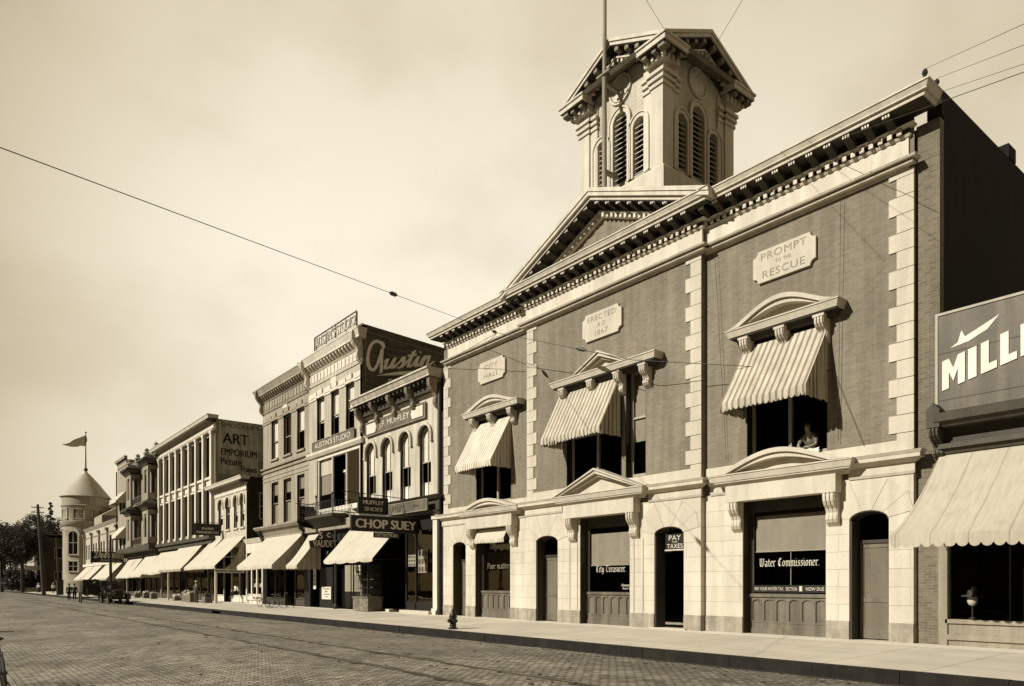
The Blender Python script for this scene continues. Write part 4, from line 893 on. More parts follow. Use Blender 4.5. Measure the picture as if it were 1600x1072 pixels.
for x0, x1, z0, z1, lb in ((-33.3, -32.55, 2.45, 3.05, 'small framed picture card hanging in the dark shoe shop window'), (-32.3, -31.4, 2.1, 3.3, 'pale poster with a grid of pictures in the dark shoe shop window')):
    o = thing('poster', ((x0+x1)/2, Y0-.01, z0), lb, 'poster'); obj('sheet', MB().box(x0, x1, Y0-.03, Y0-.01, z0, z1), 'mid', o)
    m = MB(); n = 3
    for i in range(n):
        for j in range(n): m.box(x0+(x1-x0)*(i+.15)/n, x0+(x1-x0)*(i+.8)/n, Y0-.036, Y0-.031, z0+(z1-z0)*(j+.15)/n, z0+(z1-z0)*(j+.75)/n)
    obj('picture', m, 'dark_trim', o)
obj('door_step', MB().box(-33.7, -30.8, Y0-.35, Y0-.0, 0, .16).box(-35.3, -34.9, Y0-.3, Y0, 0, .16), 'cement', mf)
# black downpipe and gap between hall and Muffley's
g = MB().tube([(-30.12, Y0-.12, .1), (-30.12, Y0-.12, 11.4)], .11, 8).box(-30.34, -29.92, Y0+.1, Y0+.3, 0, 11.9).box(-30.3, -29.95, Y0-.25, Y0+.1, 0, .2); obj('downpipe', g, 'iron', mf)
awning(-40.1, -34.0, Y0-.1, 4.75, 17.75, 2.9, .22, 'canvas', 'plain white canvas awning sloping below the big chop suey sign', 'canvas awnings along the shops', sides='', seed=11, scal=3, sag=.05)
sign(15.67, 19.4, -32.2, 4.13, 4.84, [('CHOP SUEY', 17.55, 4.49, .44, 3.35, {'bold': .06})], 'long black chop suey sign with big white letters hung over the pavement', axis='y', t=.12, frame='iron', edge=.03, rods=[((-32.2, 15.4, 4.98), (-32.2, 19.5, 5.0)), ((-32.2, 15.8, 4.98), (-32.2, 15.8, 4.84)), ((-32.2, 18.9, 5), (-32.2, 18.9, 4.84))])
sign(16.85, 18.3, -32.18, 3.82, 4.08, [('STRITTMATTER BRO.', 17.57, 3.95, .16, 1.3)], 'small black name strip hanging just beneath the chop suey sign', axis='y', t=.05)
sign(16.44, 18.05, -33.0, 5.1, 5.86, [('MUFFLEY', 17.25, 5.63, .2, 1.15, {'bold': .05}), ('SHOES', 17.25, 5.3, .2, 1.0, {'bold': .05})], 'dark Muffley shoes sign hanging from an iron rod above the chop suey sign', axis='y', t=.1, frame='iron', edge=.03, rods=[((-33, 15.6, 6.1), (-33, 19.5, 5.95)), ((-33, 16.5, 6.05), (-33, 16.5, 5.86)), ((-33, 18, 6.0), (-33, 18, 5.86))])
# ================================================================== Austin building
au = thing('photo_studio_building', (-46.8, Y0, 0), 'tall tan three storey block with studio signs on its roof, front and dark side wall', 'building')
AL = [(-53.35, -52.0), (-50.95, -49.5), (-48.45, -47.15)]; AR = [(-44.93, -43.75), (-42.75, -41.6), (-40.65, -39.5)]
XM = -46.2
b = MB(); wall_front(b, -55.1, XM, 5.0, 16.3, Y0, [(a, c, 10.75, 13.6) for a, c in AL]+[(a, c, 5.95, 9.05) for a, c in AL], .22); obj('front_wall', b, 'tan', au)
b = MB(); wall_front(b, XM, -38.5, 5.0, 16.5, Y0-.08, [(a, c, 10.75, 13.58) for a, c in AR]+[(-44.93, -38.85, 6.1, 9.75)], .24); b.poly([(XM, Y0-.08, 5), (XM, Y0, 5), (XM, Y0, 16.5), (XM, Y0-.08, 16.5)]); obj('front_wall', b, 'tan_light', au)
body(au, -55.1, -38.5, 26, 16.2, 'dark_brick', 16, right=False)
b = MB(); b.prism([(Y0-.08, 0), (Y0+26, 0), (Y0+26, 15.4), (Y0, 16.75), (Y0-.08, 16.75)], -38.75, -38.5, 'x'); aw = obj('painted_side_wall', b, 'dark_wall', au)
m = MB(); m.box(-38.5, -38.485, 19.65, 30, 12.75, 12.8); m.prism([(19.6, 16.3), (30, 15.75), (30, 15.81), (19.6, 16.36)], -38.5, -38.485, 'x'); m.box(-38.5, -38.485, 19.6, 19.66, 12.8, 16.32); obj('painted_border', m, 'letter_dim', aw)
m = MB(); pen(m, 'A', SC, (-38.5, 20.4, 14.75), (0, 1, .2), (0, 0, 1), 1.05, 1.35, nib=.11, ang=30, thin=.8); pen(m, 'ustin.', SC, (-38.5, 22.65, 15.12), (0, 1, .25), (0, 0, 1), .66, 3.8, nib=.13, ang=30, lean=.25, thin=.7)
m.prism([(20.3, 13.85), (21.6, 14.3), (23.4, 14.75), (24.4, 14.8), (23.3, 14.55), (21.8, 14.15)], -38.5, -38.48, 'x'); obj('lettering', m, 'letter_bright', aw)
obj('lettering', MB().text('PHOTO', (-38.48, 22.1, 13.65), (0, 1, .1), (0, 0, 1), .5, 1.9, .01, bold=.05), 'letter_bright', aw)
# cornices
def au_corn(x0, x1, y, z, l, r, mat, fr):
    c = MB(); c.mould(x0, x1, y, z-1.65, z-1.5, .06, .12, l=l, r=r); c.mould(x0, x1, y, z-1.5, z-.85, .03, .03, l=l, r=r); c.mould(x0, x1, y, z-.85, z-.75, .06, .14, l=l, r=r); c.mould(x0, x1, y, z-.35, z-.25, .45, .45, l=l, r=r); c.mould(x0, x1, y, z-.25, z+.1, .45, .6, l=l, r=r); c.mould(x0, x1, y, z+.1, z+.16, .62, .62, l=l, r=r)
    c.box(x0, x1, y-.0, y+.3, z+.16, z+.5); c.mould(x0, x1, y, z+.5, z+.58, .1, .1, l=l, r=r)
    n = int((x1-x0)/.5); s = (x1-x0)/n
    for k in range(n): c.box(x0+s*(k+.15), x0+s*(k+.85), y-.075, y-.03, z-1.42, z-.93)
    o = obj('cornice', c, mat, au); n = int((x1-x0)/.42); s = (x1-x0)/n
    for k in range(n):
        x = x0+s*(k+.5); obj('modillion', MB().prism([(y-.05, z-.35), (y-.4, z-.35), (y-.36, z-.5), (y-.15, z-.7), (y-.05, z-.72)], x-.07, x+.07, 'x'), fr, o)
    for x in ((x0+.12, x1-.12)): m = MB(); console(m, x, .26, z+.0, y, 1.75, .6); obj('end_bracket', m, mat, o)
au_corn(-55.1, XM-.02, Y0, 16.05, 1, 0, 'tan', 'tan'); au_corn(XM, -38.5, Y0-.08, 16.15, 1, 1, 'white', 'white')
for A_, x0, x1, y, mt, pm in ((AL, -55.1, XM, Y0, 'tan', 'white'), (AR, XM+.02, -38.6, Y0-.08, 'white', 'white')):
    s = MB(); xs = [x0+.05]+[v for a in A_ for v in a]+[x1-.05]
    for k in range(0, len(xs), 2): s.box(xs[k], xs[k+1], y-.06, y, 13.55, 13.85)
    for a, c in A_: s.box(a-.12, c+.12, y-.07, y, 13.62, 13.78); s.box((a+c)/2-.35, (a+c)/2+.35, y-.09, y, 13.78, 14.1)
    for k in range(len(xs)//2): s.box(xs[2*k]+.1, xs[2*k+1]-.1, y-.09, y-.05, 13.7, 13.78); s.box(xs[2*k], xs[2*k+1], y-.05, y, 13.85, 14.05)
    obj('lintel_band', s, mt, au)
    obj('white_panel', MB().box((x0+x1)/2-.4, (x0+x1)/2+.4, y-.03, y, 14.15, 14.55), pm, au)
s = MB()
for z, p_ in ((9.85, .1), (10.15, .14)): s.mould(-55.1, XM, Y0, z, z+.1, p_, p_+.02)
for z in (9.2, 9.5): s.mould(-55.1, XM, Y0, z, z+.06, .04, .04)
obj('string_course', s, 'tan', au); s = MB(); s.mould(XM, -38.5, Y0-.08, 9.78, 9.95, .1, .22); s.mould(XM, -38.5, Y0-.08, 9.95, 10.12, .14, .16); obj('string_course', s, 'white', au)
for i, (a, c) in enumerate(AL):
    window(au, a, c, 10.75, 13.6, Y0, blind=.52, lowblind=.45 if i < 2 else 0, frame='mid', depth=.14, sill=True, sillmat='tan', meet=.47)
    window(au, a, c, 5.95, 9.05, Y0, blind=.3, blind_mat='blind', lowblind=.5, frame='mid', depth=.14)
for a, c in AR: window(au, a, c, 10.75, 13.58, Y0-.08, blind=.55, frame='sash', depth=.16, open_=.4)
# big studio window in three lights with a recessed middle door
f = MB(); y = Y0+.05
for x in (-44.85, -42.75, -40.75, -38.95): f.tube([(x, y, 6.1), (x, y, 9.75)], .08, 8)
f.box(-44.93, -38.85, y-.1, y+.14, 9.55, 9.75).box(-44.93, -38.85, y-.1, y+.14, 6.1, 6.35)
fo = obj('studio_window', f, 'white', au)
for a, c in ((-44.75, -42.85), (-40.65, -39.05)):
    obj('pane', MB().poly([(a, y, 6.3), (c, y, 6.3), (c, y, 9.6), (a, y, 9.6)]), 'glass', fo); obj('blind', MB().box(a+.05, c-.05, y+.08, y+.09, 8.55, 9.55), 'white', fo); obj('curtain', MB().box(a+.05, c-.05, y+.12, y+.13, 7.3, 8.55), 'blind', fo)
d = MB().box(-42.6, -42.5, y+.7, y+.8, 6.1, 8.6).box(-41.0, -40.9, y+.7, y+.8, 6.1, 8.6).box(-42.5, -41.0, y+.7, y+.8, 8.5, 8.6).box(-42.5, -41.0, y+.7, y+.8, 7.0, 7.1).box(-41.8, -41.7, y+.7, y+.8, 6.1, 8.5); d.box(-42.65, -40.85, y+.6, y+.85, 8.6, 8.75)
obj('balcony_door', d, 'white', au)
sign(-45.3, -39.3, Y0-.16, 10.2, 10.75, [("AUSTIN'S STUDIO", -42.35, 10.48, .36, 5.2, {'bold': .01})], "grey name board reading Austin's Studio across the front of the tan building", 'signgrey', 'letter', frame='mid')
rs = sign(-44.5, -38.6, Y0-.35, 16.55, 17.4, [], "openwork Austin's Studio sign standing on the roof edge", 'mid', frame='mid'); 
for o in list(rs.children):
    if o.name.startswith('board'): bpy.data.objects.remove(o)
obj('lettering', MB().text("AUSTIN'S STUDIO", (-41.55, Y0-.4, 17.0), (1, 0, 0), (0, 0, 1), .66, 5.6, .06), 'stone', rs)
p = MB()
for k in range(5): p.box(-44.4+k*1.43, -44.34+k*1.43, Y0-.36, Y0-.3, 16.2, 17.4)
p.box(-44.5, -38.6, Y0-.36, Y0-.33, 16.72, 16.76).box(-44.5, -38.6, Y0-.36, Y0-.33, 17.2, 17.24); obj('posts', p, 'mid', rs)
# balcony and lower cornice
bl = MB().box(-45.1, -40.3, 18.35, Y0-.1, 5.62, 5.78).prism([(18.4, 5.62), (Y0-.1, 5.62), (Y0-.1, 4.9)], -45.0, -40.4, 'x'); bo = obj('balcony', bl, 'dark_trim', au); r = MB()
for z in (5.9, 6.55): r.tube([(-45.1, 19.4, z), (-45.1, 18.4, z), (-40.3, 18.4, z), (-40.3, 19.4, z)], .02, 6)
for k in range(25): r.tube([(-45.1+k*.2, 18.4, 5.8), (-45.1+k*.2, 18.4, 6.6)], .012, 5)
for k in range(5): r.tube([(-45.1, 18.6+k*.2, 5.8), (-45.1, 18.6+k*.2, 6.6)], .012, 5).tube([(-40.3, 18.6+k*.2, 5.8), (-40.3, 18.6+k*.2, 6.6)], .012, 5)
for x in (-45.1, -42.7, -40.3): r.tube([(x, 18.4, 5.8), (x, 18.4, 6.9)], .035, 6).blob((x, 18.4, 6.95), .08)
obj('railing', r, 'iron', bo)
c = MB(); c.mould(-54.9, -46.9, Y0, 4.95, 5.1, .12, .12); c.mould(-54.9, -46.9, Y0, 5.1, 5.55, .1, .35); c.mould(-54.9, -46.9, Y0, 5.55, 5.68, .5, .6); c.mould(-54.9, -46.9, Y0, 5.68, 5.8, .62, .62); co = obj('shop_cornice', c, 'mid', au)
for x in (-54.8, -47.0): m = MB(); console(m, x, .25, 5.5, Y0, .8, .45); obj('bracket', m, 'dark_trim', co)
obj('shop_cornice', MB().box(-46.2, -38.6, Y0-.35, Y0, 4.9, 5.5), 'mid', au)
shopfront(au, -54.8, -47.2, 4.95, Y0+.1, 4, 'dark_trim', .55, door=2)
obj('shopfront', MB().box(-47.2, -46.2, Y0, Y0+.3, 0, 5).box(-44.9, -42.9, Y0+.1, Y0+.2, 0, 2.6).box(-42.2, -38.8, Y0+.6, Y0+.7, 0, 1.05).box(-46.2, -38.6, Y0+.02, Y0+.3, 3.9, 5.0), 'signblack', au)
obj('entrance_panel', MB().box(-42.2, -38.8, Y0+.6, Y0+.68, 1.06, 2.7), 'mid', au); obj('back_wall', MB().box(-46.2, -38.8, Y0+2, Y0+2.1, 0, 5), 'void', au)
def poster(x0, x1, z0, z1, y, label, rows, mat='white'):
    o = thing('poster', ((x0+x1)/2, y, z0), label, 'poster'); obj('sheet', MB().box(x0, x1, y-.03, y, z0, z1), mat, o); m = MB()
    for t, cz, h, w in rows: m.text(t, ((x0+x1)/2, y-.033, cz), (1, 0, 0), (0, 0, 1), h, w, .006)
    obj('lettering', m, 'letter_dark', o)
poster(-40.75, -39.4, 2.1, 2.7, Y0+.59, 'small white notice on the grey panel of the theatre entrance', [('MOVING', 2.5, .12, .6), ('PICTURES', 2.28, .12, .8)])
poster(-44.4, -43.0, .55, 1.35, Y0+.05, 'white bordered poster on the dark board beside the theatre entrance', [('VAUDEVILLE', 1.22, .1, 1.0), ('SUNDAY', 1.05, .1, .5), ('TODAY ADMISSION', .88, .07, .9), ('5 CENTS', .72, .08, .5)])
poster(-45.5, -45.1, 1.2, 2.6, Y0-.05, 'tall narrow strip of white cards on the theatre pier', [('8', 2.1, .2, .15), ('8', 1.8, .2, .15), ('8', 1.5, .2, .15)])
sgn = sign(17.9, 19.2, -44.5, 5.1, 6.5, [('Conrad', 18.6, 6.15, .22, .8, {'shear': .3}), ('Tailor', 18.5, 5.65, .3, 1.05, {'shear': .3})], 'black shield shaped tailor sign hanging by the iron balcony', axis='y', t=.1, shape=[(17.9, 5.5), (18.1, 5.2), (18.9, 5.1), (19.2, 5.45), (19.15, 6.2), (19.0, 6.5), (18.0, 6.5), (18.05, 6.1)], let='letter_dim', rods=[((-44.5, 17.8, 6.65), (-44.5, 19.45, 6.65)), ((-44.5, 18.1, 6.65), (-44.5, 18.1, 6.5))])
va = sign(17.36, 19.07, -41.0, 3.7, 4.5, [('5', 17.95, 4.42, .38, .2, {'bold': .03}), ('c', 18.45, 4.47, .28, .24, {'bold': .03}), ('VAUDET', 18.2, 3.95, .4, 1.5, {'bold': .01})], 'dark curved five cent vaudet theatre sign on a pole over the entrance', 'signblack', 'letter', axis='y', t=.12, shape=[(17.3, 3.7), (19.1, 3.7), (19.15, 4.1), (18.8, 4.15), (18.55, 4.55), (18.45, 4.72), (17.95, 4.72), (17.85, 4.5), (17.6, 4.15), (17.25, 4.1)], rods=[((-41, 19.1, 3.9), (-41, 19.5, 3.9)), ((-41, 17.7, 3.7), (-41, 17.75, 2.9))])
obj('neon_globes', MB().blob((-41, 18.6, 3.35), (.1, .35, .22), 8, 6, .2), 'iron', va)
awning(-54.2, -47.1, Y0-.05, 5.05, 17.25, 2.85, .3, 'canvas', 'big white canvas awning with scalloped hem under the stepped shop cornice of the tan building', 'canvas awnings along the shops', sides='r', seed=12, scal=.25, sag=.12, slump=.1, dip=.0)
awning(-46.1, -44.3, Y0-.1, 4.85, 17.8, 2.75, .25, 'canvas', 'narrow entrance awning with draped grey side left of the vaudet sign', 'canvas awnings along the shops', sides='r', seed=13, scal=.2, sag=.22, sidemat='canvas_mid')
tag(obj('awning_post', MB().tube([(-41.6, 19.2, 0), (-41.6, 19.2, 4.9)], .09, 8).lathe(-41.6, 19.2, [(.16, 0), (.16, .2), (.1, .3)], 10), 'iron', loc=(-41.6, 19.2, 0)), 'slim black iron post in front of the theatre entrance', 'post')
# ================================================================== small dark sided building and the millinery lean-to
sm = thing('small_shop_building', (-63, Y0, 0), 'small two storey building with four slim arched windows and dark brick side wall', 'building')
sw = [(-66.45, -65.0), (-64.35, -63.1), (-62.2, -61.0), (-60.55, -59.35)]
b = MB(); wall_front(b, -67.3, -58.9, 5.0, 10.1, Y0, [(a+.12, c-.05, 6.2, 8.95, .5) for a, c in sw], .2); obj('front_wall', b, 'muffley', sm); body(sm, -67.3, -58.9, 22, 10.2, 'grey_brick')
for a, c in sw: window(sm, a+.12, c-.05, 6.2, 8.95, Y0, .5, blind=.6, depth=.12, lowblind=.2, sill=True); hood(sm, a+.12, c-.05, 8.45, .5, Y0, 'white', .1, .15, .3)
simple_cornice(sm, -67.3, -58.9, Y0, 9.15, 1.05, .75, 'white', 'mid', nmod=20, ndent=0, modh=.3)
f = MB().box(-58.93, -58.87, 20.5, 20.6, 6.8, 9).box(-58.93, -58.87, 21.5, 21.6, 6.8, 9).box(-58.93, -58.87, 20.6, 21.5, 6.8, 6.9).box(-58.93, -58.87, 20.6, 21.5, 7.85, 7.93).box(-58.93, -58.87, 20.6, 21.5, 8.9, 9).box(-58.93, -58.88, 20.6, 21.5, 8.37, 8.4).box(-58.93, -58.88, 20.6, 21.5, 7.35, 7.38)
f.box(-58.93, -58.88, 21.04, 21.07, 6.9, 8.9); wv = obj('side_window', f, 'white', sm); obj('pane', MB().box(-58.92, -58.895, 20.6, 21.5, 6.9, 8.9), 'void', wv)
shopfront(sm, -67.2, -59.0, 5.0, Y0+.1, 4, 'white', .6, door=1, bulkmat='white')
ml = thing('millinery_shop', (-57, Y0, 0), 'low white painted millinery shop squeezed between the dark side wall and the tan block', 'shop')
c = MB(); c.mould(-58.88, -55.12, Y0, 4.75, 5.1, .1, .3, l=0, r=0); c.box(-58.88, -55.12, Y0-.06, Y0+.3, 4.2, 4.75); obj('cornice', c, 'white', ml)
obj('roof', MB().box(-58.88, -55.12, Y0+.3, Y0+14, 4.8, 4.95), 'tin_roof', ml)
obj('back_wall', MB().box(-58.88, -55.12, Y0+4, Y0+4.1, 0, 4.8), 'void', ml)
shopfront(ml, -58.8, -55.2, 4.2, Y0-.05, 3, 'white', .75, posts=.2, bulkmat='white', head=.2)
m = MB().box(-58.8, -55.2, Y0-.12, Y0-.08, .28, .6); o = obj('name_strip', m, 'white', ml); obj('lettering', MB().text('MILLINERY', (-56.2, Y0-.125, .45), (1, 0, 0), (0, 0, 1), .2, 1.7, .01, bold=.03), 'letter_dark', o)
awning(-68.2, -59.2, Y0-.05, 5.45, 17.1, 3.0, .25, 'canvas', 'wide white canvas awning with sagging grey side curtain beside the millinery shop', 'canvas awnings along the shops', sides='', seed=14, scal=.25, sag=.08)
sc = thing('side_curtain', (-59.1, 18.3, 2.6), 'draped grey side curtain with milliner lettering on its hem, hung beside the wide awning', 'awning curtain')
G = []
for i in range(22):
    k = i/21; yy_ = Y0-.1-(2.3*k); top = 5.2-(2.4)*k-.9*sin(pi*k)**1.0; f_ = .05*sin(k*34)
    G.append([(-59.1+f_*.3, yy_, top), (-59.1+f_, yy_, (top+2.75)/2), (-59.1, yy_, 2.72)])
sheet(v := MB(), G, (.012, 0, 0)); obj('drape', v, 'canvas_grey', sc)
obj('hem_board', MB().box(-59.12, -59.08, 17.1, 19.4, 2.42, 2.72), 'white', sc); obj('lettering', MB().text("BAKER'S MILLINERY", (-59.075, 18.25, 2.57), (0, 1, 0), (0, 0, 1), .17, 2.1, .01, bold=.03), 'letter_dark', sc)
for x in (-59.1,): tag(obj('awning_post', MB().box(-59.18, -59.02, 17.1, 17.26, 0, 2.5), 'white', loc=(-59.1, 17.2, 0)), 'white wooden post holding the outer corner of the milliner curtain', 'post')
sign(17.22, 19.35, -65.3, 5.76, 6.72, [('PARIS', 18.3, 6.32, .2, .95, {'bold': .01}), ('FASHION CO', 18.3, 6.0, .2, 1.8, {'bold': .01})], 'black Paris Fashion Co sign with white rules hung from a rod over the white awnings', axis='y', t=.08, frame='iron', edge=.03, rods=[((-65.3, 17.1, 6.86), (-65.3, 19.5, 6.86)), ((-65.3, 17.4, 6.86), (-65.3, 17.4, 6.72)), ((-65.3, 19.1, 6.86), (-65.3, 19.1, 6.72))])
# ================================================================== Art Emporium block
ar = thing('art_shop_building', (-77.5, Y0, 0), 'three storey block with tall white pilasters and faded painted art emporium side wall', 'building')
n = 8; ax0, ax1 = -87.6, -67.3; pitch = (-68.0-ax0)/n
b = MB(); ops = []
for k in range(n):
    a = ax0+pitch*k+.5; c = ax0+pitch*(k+1)-.25; ops += [(a, c, 6.3, 10.2), (a, c, 11.35, 15.0)]
wall_front(b, ax0, ax1, 5.2, 15.9, Y0, ops, .3); obj('front_wall', b, 'mid', ar); body(ar, ax0, ax1, 22, 16.4, 'art_side', 16.2)
p = MB()
for k in range(n+1):
    x = ax0+pitch*k+.12; p.box(x-.2, x+.28, Y0-.28, Y0+.02, 6.0, 15.1).box(x-.27, x+.35, Y0-.33, Y0+.02, 15.1, 15.3).box(x-.25, x+.33, Y0-.32, Y0+.02, 10.95, 11.1).box(x-.25, x+.33, Y0-.32, Y0+.02, 5.9, 6.2)
obj('pilasters', p, 'white', ar)
p = MB()
for k in range(n): a = ax0+pitch*k+.4; c = ax0+pitch*(k+1)-.1; p.box(a, c, Y0-.12, Y0+.02, 10.25, 10.4).box(a, c, Y0-.16, Y0+.02, 11.1, 11.3).box(a+.3, c-.3, Y0-.08, Y0+.02, 10.5, 10.95)
obj('spandrel_trim', p, 'white', ar)
for a, c, z0, z1 in ops: window(ar, a, c, z0, z1, Y0, blind=.45, blind_mat='mid', frame='signgrey', depth=.2)
p = MB(); p.mould(ax0, ax1, Y0, 15.3, 15.45, .3, .4); p.mould(ax0, ax1, Y0, 15.45, 15.9, .22, .22); obj('frieze', p, 'white', ar)
simple_cornice(ar, ax0, ax1, Y0, 15.38, 1.15, .95, 'white', 'mid', nmod=44, modh=.3, modw=.16)
sw_ = MB().box(-67.3, -67.285, 19.8, 23.35, 11.5, 16.2); sp_ = obj('painted_sign_ground', sw_, 'panel_paint', ar)
m = MB().text("SMOCKER'S", (-67.28, 21.7, 15.95), (0, 1, 0), (0, 0, 1), .4, 3.4, .01).text('ART', (-67.28, 21.3, 14.75), (0, 1, 0), (0, 0, 1), .95, 2.3, .01, bold=.03).text('EMPORIUM', (-67.28, 21.6, 13.5), (0, 1, 0), (0, 0, 1), .62, 3.2, .01, bold=.03).text('Picture', (-67.28, 20.9, 12.65), (0, 1, 0), (0, 0, 1), .62, 1.8, .01, bold=.03).text('Frames', (-67.28, 22.5, 12.1), (0, 1, 0), (0, 0, 1), .5, 1.4, .01, bold=.03)
obj('lettering', m, 'letter_dark', sp_)
shopfront(ar, ax0+.2, ax1-.1, 5.2, Y0+.1, 8, 'dark_trim', .6, door=3)
obj('shop_cornice', MB().box(ax0, ax1, Y0-.3, Y0+.02, 5.2, 5.6).box(ax0, ax1, Y0-.55, Y0+.02, 5.6, 5.9), 'dark_trim', ar)
awning(-78.7, -70.6, Y0-.05, 5.4, 17.4, 2.95, .25, 'canvas', 'long white canvas awning with dark folded side before the pilastered block', 'canvas awnings along the shops', sides='r', seed=15, scal=.5, sag=.1, sidemat='canvas_grey')
awning(-87.2, -79.0, Y0-.05, 5.0, 17.6, 2.8, .22, 'canvas', 'white canvas awning at the far half of the pilastered block', 'canvas awnings along the shops', sides='', seed=16, scal=.5, slump=.2)
tag(obj('awning_post', MB().box(-76.2, -76.05, 17.6, 17.75, 0, 2.8), 'white', loc=(-76.1, 17.7, 0)), 'white wooden post under the long white awning before the pilastered block', 'post')
# ================================================================== building with stacked oriel bays
by = thing('bay_window_building', (-97, Y0, 0), 'narrow fronted building with two stacks of projecting wooden bay windows', 'building')
b = MB(); wall_front(b, -105.9, -87.65, 4.8, 15.6, Y0, [(-95.8, -93.0, 6.4, 9.5), (-95.8, -93.0, 11.6, 14.6)], .25); obj('front_wall', b, 'mid', by); body(by, -105.9, -87.65, 22, 15.8, 'grey_brick')
for z0, z1 in ((6.4, 9.5), (11.6, 14.6)): window(by, -95.8, -93.0, z0, z1, Y0, mull=1, frame='sash')
p = MB()
for z in (6.3, 8.6, 10.9, 13.2): p.box(-88.3, -87.7, Y0-.05, Y0+.01, z, z+.16)
obj('stone_bands', p, 'stone', by)
simple_cornice(by, -105.9, -87.65, Y0, 14.9, 1.45, .7, 'mid', 'mid', nmod=30, modh=.5)
for x in (-104, -99.2, -94.3, -89.5): obj('parapet_urn', MB().box(x-.3, x+.3, Y0-.3, Y0+.3, 16.2, 17.0).lathe(x, Y0, [(.4, 0), (.4, .12), (.2, .3), (.28, .5), (.0, .75)], 8, cz=17.0), 'mid', by)
def oriel(x0, x1, z0, z1, lb=None):
    y = Y0-1.12; f = MB()
    f.box(x0, x1, y, Y0, z0, z0+.75).box(x0+.0, x1-.0, y, Y0, z1-.45, z1)
    for x in (x0, x1-.22): f.box(x, x+.22, y, y+.22, z0+.75, z1-.45); f.box(x, x+.22, Y0-.25, Y0, z0+.75, z1-.45)
    f.box(x0+.22, x0+.8, y+.02, y+.12, z0+.75, z1-.45).box(x1-.8, x1-.22, y+.02, y+.12, z0+.75, z1-.45)
    o = obj('oriel_bay', f, 'mid', by); c = MB(); c.mould(x0, x1, y, z1, z1+.15, .1, .15); c.hexa([(x0-.15, y-.15, z1+.15), (x1+.15, y-.15, z1+.15), (x1+.15, Y0, z1+.15), (x0-.15, Y0, z1+.15)], [(x0-.55, y-.55, z1+.5), (x1+.55, y-.55, z1+.5), (x1+.55, Y0, z1+.5), (x0-.55, Y0, z1+.5)]); c.box(x0-.6, x1+.6, y-.6, Y0, z1+.5, z1+.68)
    c.hexa([(x0-.5, y-.5, z1+.68), (x1+.5, y-.5, z1+.68), (x1+.5, Y0, z1+.68), (x0-.5, Y0, z1+.68)], [(x0-.0, y, z1+1.15), (x1+.0, y, z1+1.15), (x1+.0, Y0, z1+1.15), (x0-.0, Y0, z1+1.15)])
    obj('hood', c, 'dark_trim', o); p = MB().poly([(x1-.05, y+.2, z0+.75), (x1-.05, Y0-.2, z0+.75), (x1-.05, Y0-.2, z1-.45), (x1-.05, y+.2, z1-.45)]).poly([(x0+.05, y+.2, z0+.75), (x0+.05, Y0-.2, z0+.75), (x0+.05, Y0-.2, z1-.45), (x0+.05, y+.2, z1-.45)]).poly([(x0+.8, y+.08, z0+.75), (x1-.8, y+.08, z0+.75), (x1-.8, y+.08, z1-.45), (x0+.8, y+.08, z1-.45)])
    obj('pane', p, 'glass', o)
    return o
for x0, x1 in ((-91.0, -88.4), (-100.3, -97.6)):
    oriel(x0, x1, 6.1, 9.9); oriel(x0, x1, 11.05, 14.9)
for z in (6.1, 11.0):
    r = MB()
    r.box(-97.6, -91.0, Y0-.9, Y0, z-.1, z)
    for zz in (z+.15, z+.9): r.tube([(-97.55, Y0-.85, zz), (-91.05, Y0-.85, zz)], .03, 5)
    for k in range(17): r.tube([(-97.4+k*.39, Y0-.85, z), (-97.4+k*.39, Y0-.85, z+.9)], .018, 4)
    obj('balcony', r, 'mid', by)
obj('shop_cornice', MB().box(-105.8, -87.7, Y0-1.2, Y0, 5.4, 6.0).box(-105.8, -87.7, Y0-.4, Y0, 4.9, 5.4), 'dark_trim', by)
shopfront(by, -105.6, -87.9, 4.9, Y0+.1, 7, 'dark_trim', .6, door=3)
awning(-94.0, -87.6, Y0-.05, 4.95, 17.5, 2.5, .2, 'canvas', 'pale awning under the nearer stack of wooden bay windows', 'canvas awnings along the shops', sides='r', seed=17, scal=.5, sidemat='canvas_mid')
awning(-104.2, -96.2, Y0-.05, 4.7, 17.9, 2.45, .2, 'canvas', 'pale awning under the farther stack of wooden bay windows', 'canvas awnings along the shops', sides='r', seed=18, scal=.5, sidemat='canvas_mid')
# taller block beyond
tb = thing('tall_end_building', (-109, Y0, 0), 'plain tall block with two striped upper awnings beyond the bay windows', 'building')
b = MB(); tw_ = [(-110.6, -109.4), (-108.2, -107.0)]; wall_front(b, -111.9, -105.95, 4.5, 17.8, Y0, [(a, c, z, z+2.6) for a, c in tw_ for z in (6.3, 11.0)], .2); obj('front_wall', b, 'tan', tb); body(tb, -111.9, -105.95, 20, 18.0, 'tan', 17.8)
for a, c in tw_:
    for z in (6.3, 11.0): window(tb, a, c, z, z+2.6, Y0, blind=.3)
simple_cornice(tb, -111.9, -105.95, Y0, 17.2, 1.2, .35, 'tan', ndent=0)
shopfront(tb, -111.8, -106.1, 4.5, Y0+.1, 3, 'dark_trim', .6)
obj('downpipe', MB().tube([(-111.95, Y0-.15, 4), (-111.95, Y0-.15, 17)], .09, 6), 'iron', tb)
awning(-111.2, -106.4, Y0-.02, 13.9, Y0-1.2, 12.5, .22, 'stripe_pale', 'upper striped awning high on the plain tall block', 'awnings on the plain tall block', seed=21, scal=.3)
awning(-111.2, -106.4, Y0-.02, 9.2, Y0-1.2, 7.8, .22, 'stripe_pale', 'lower striped awning on the plain tall block', 'awnings on the plain tall block', seed=22, scal=.3)
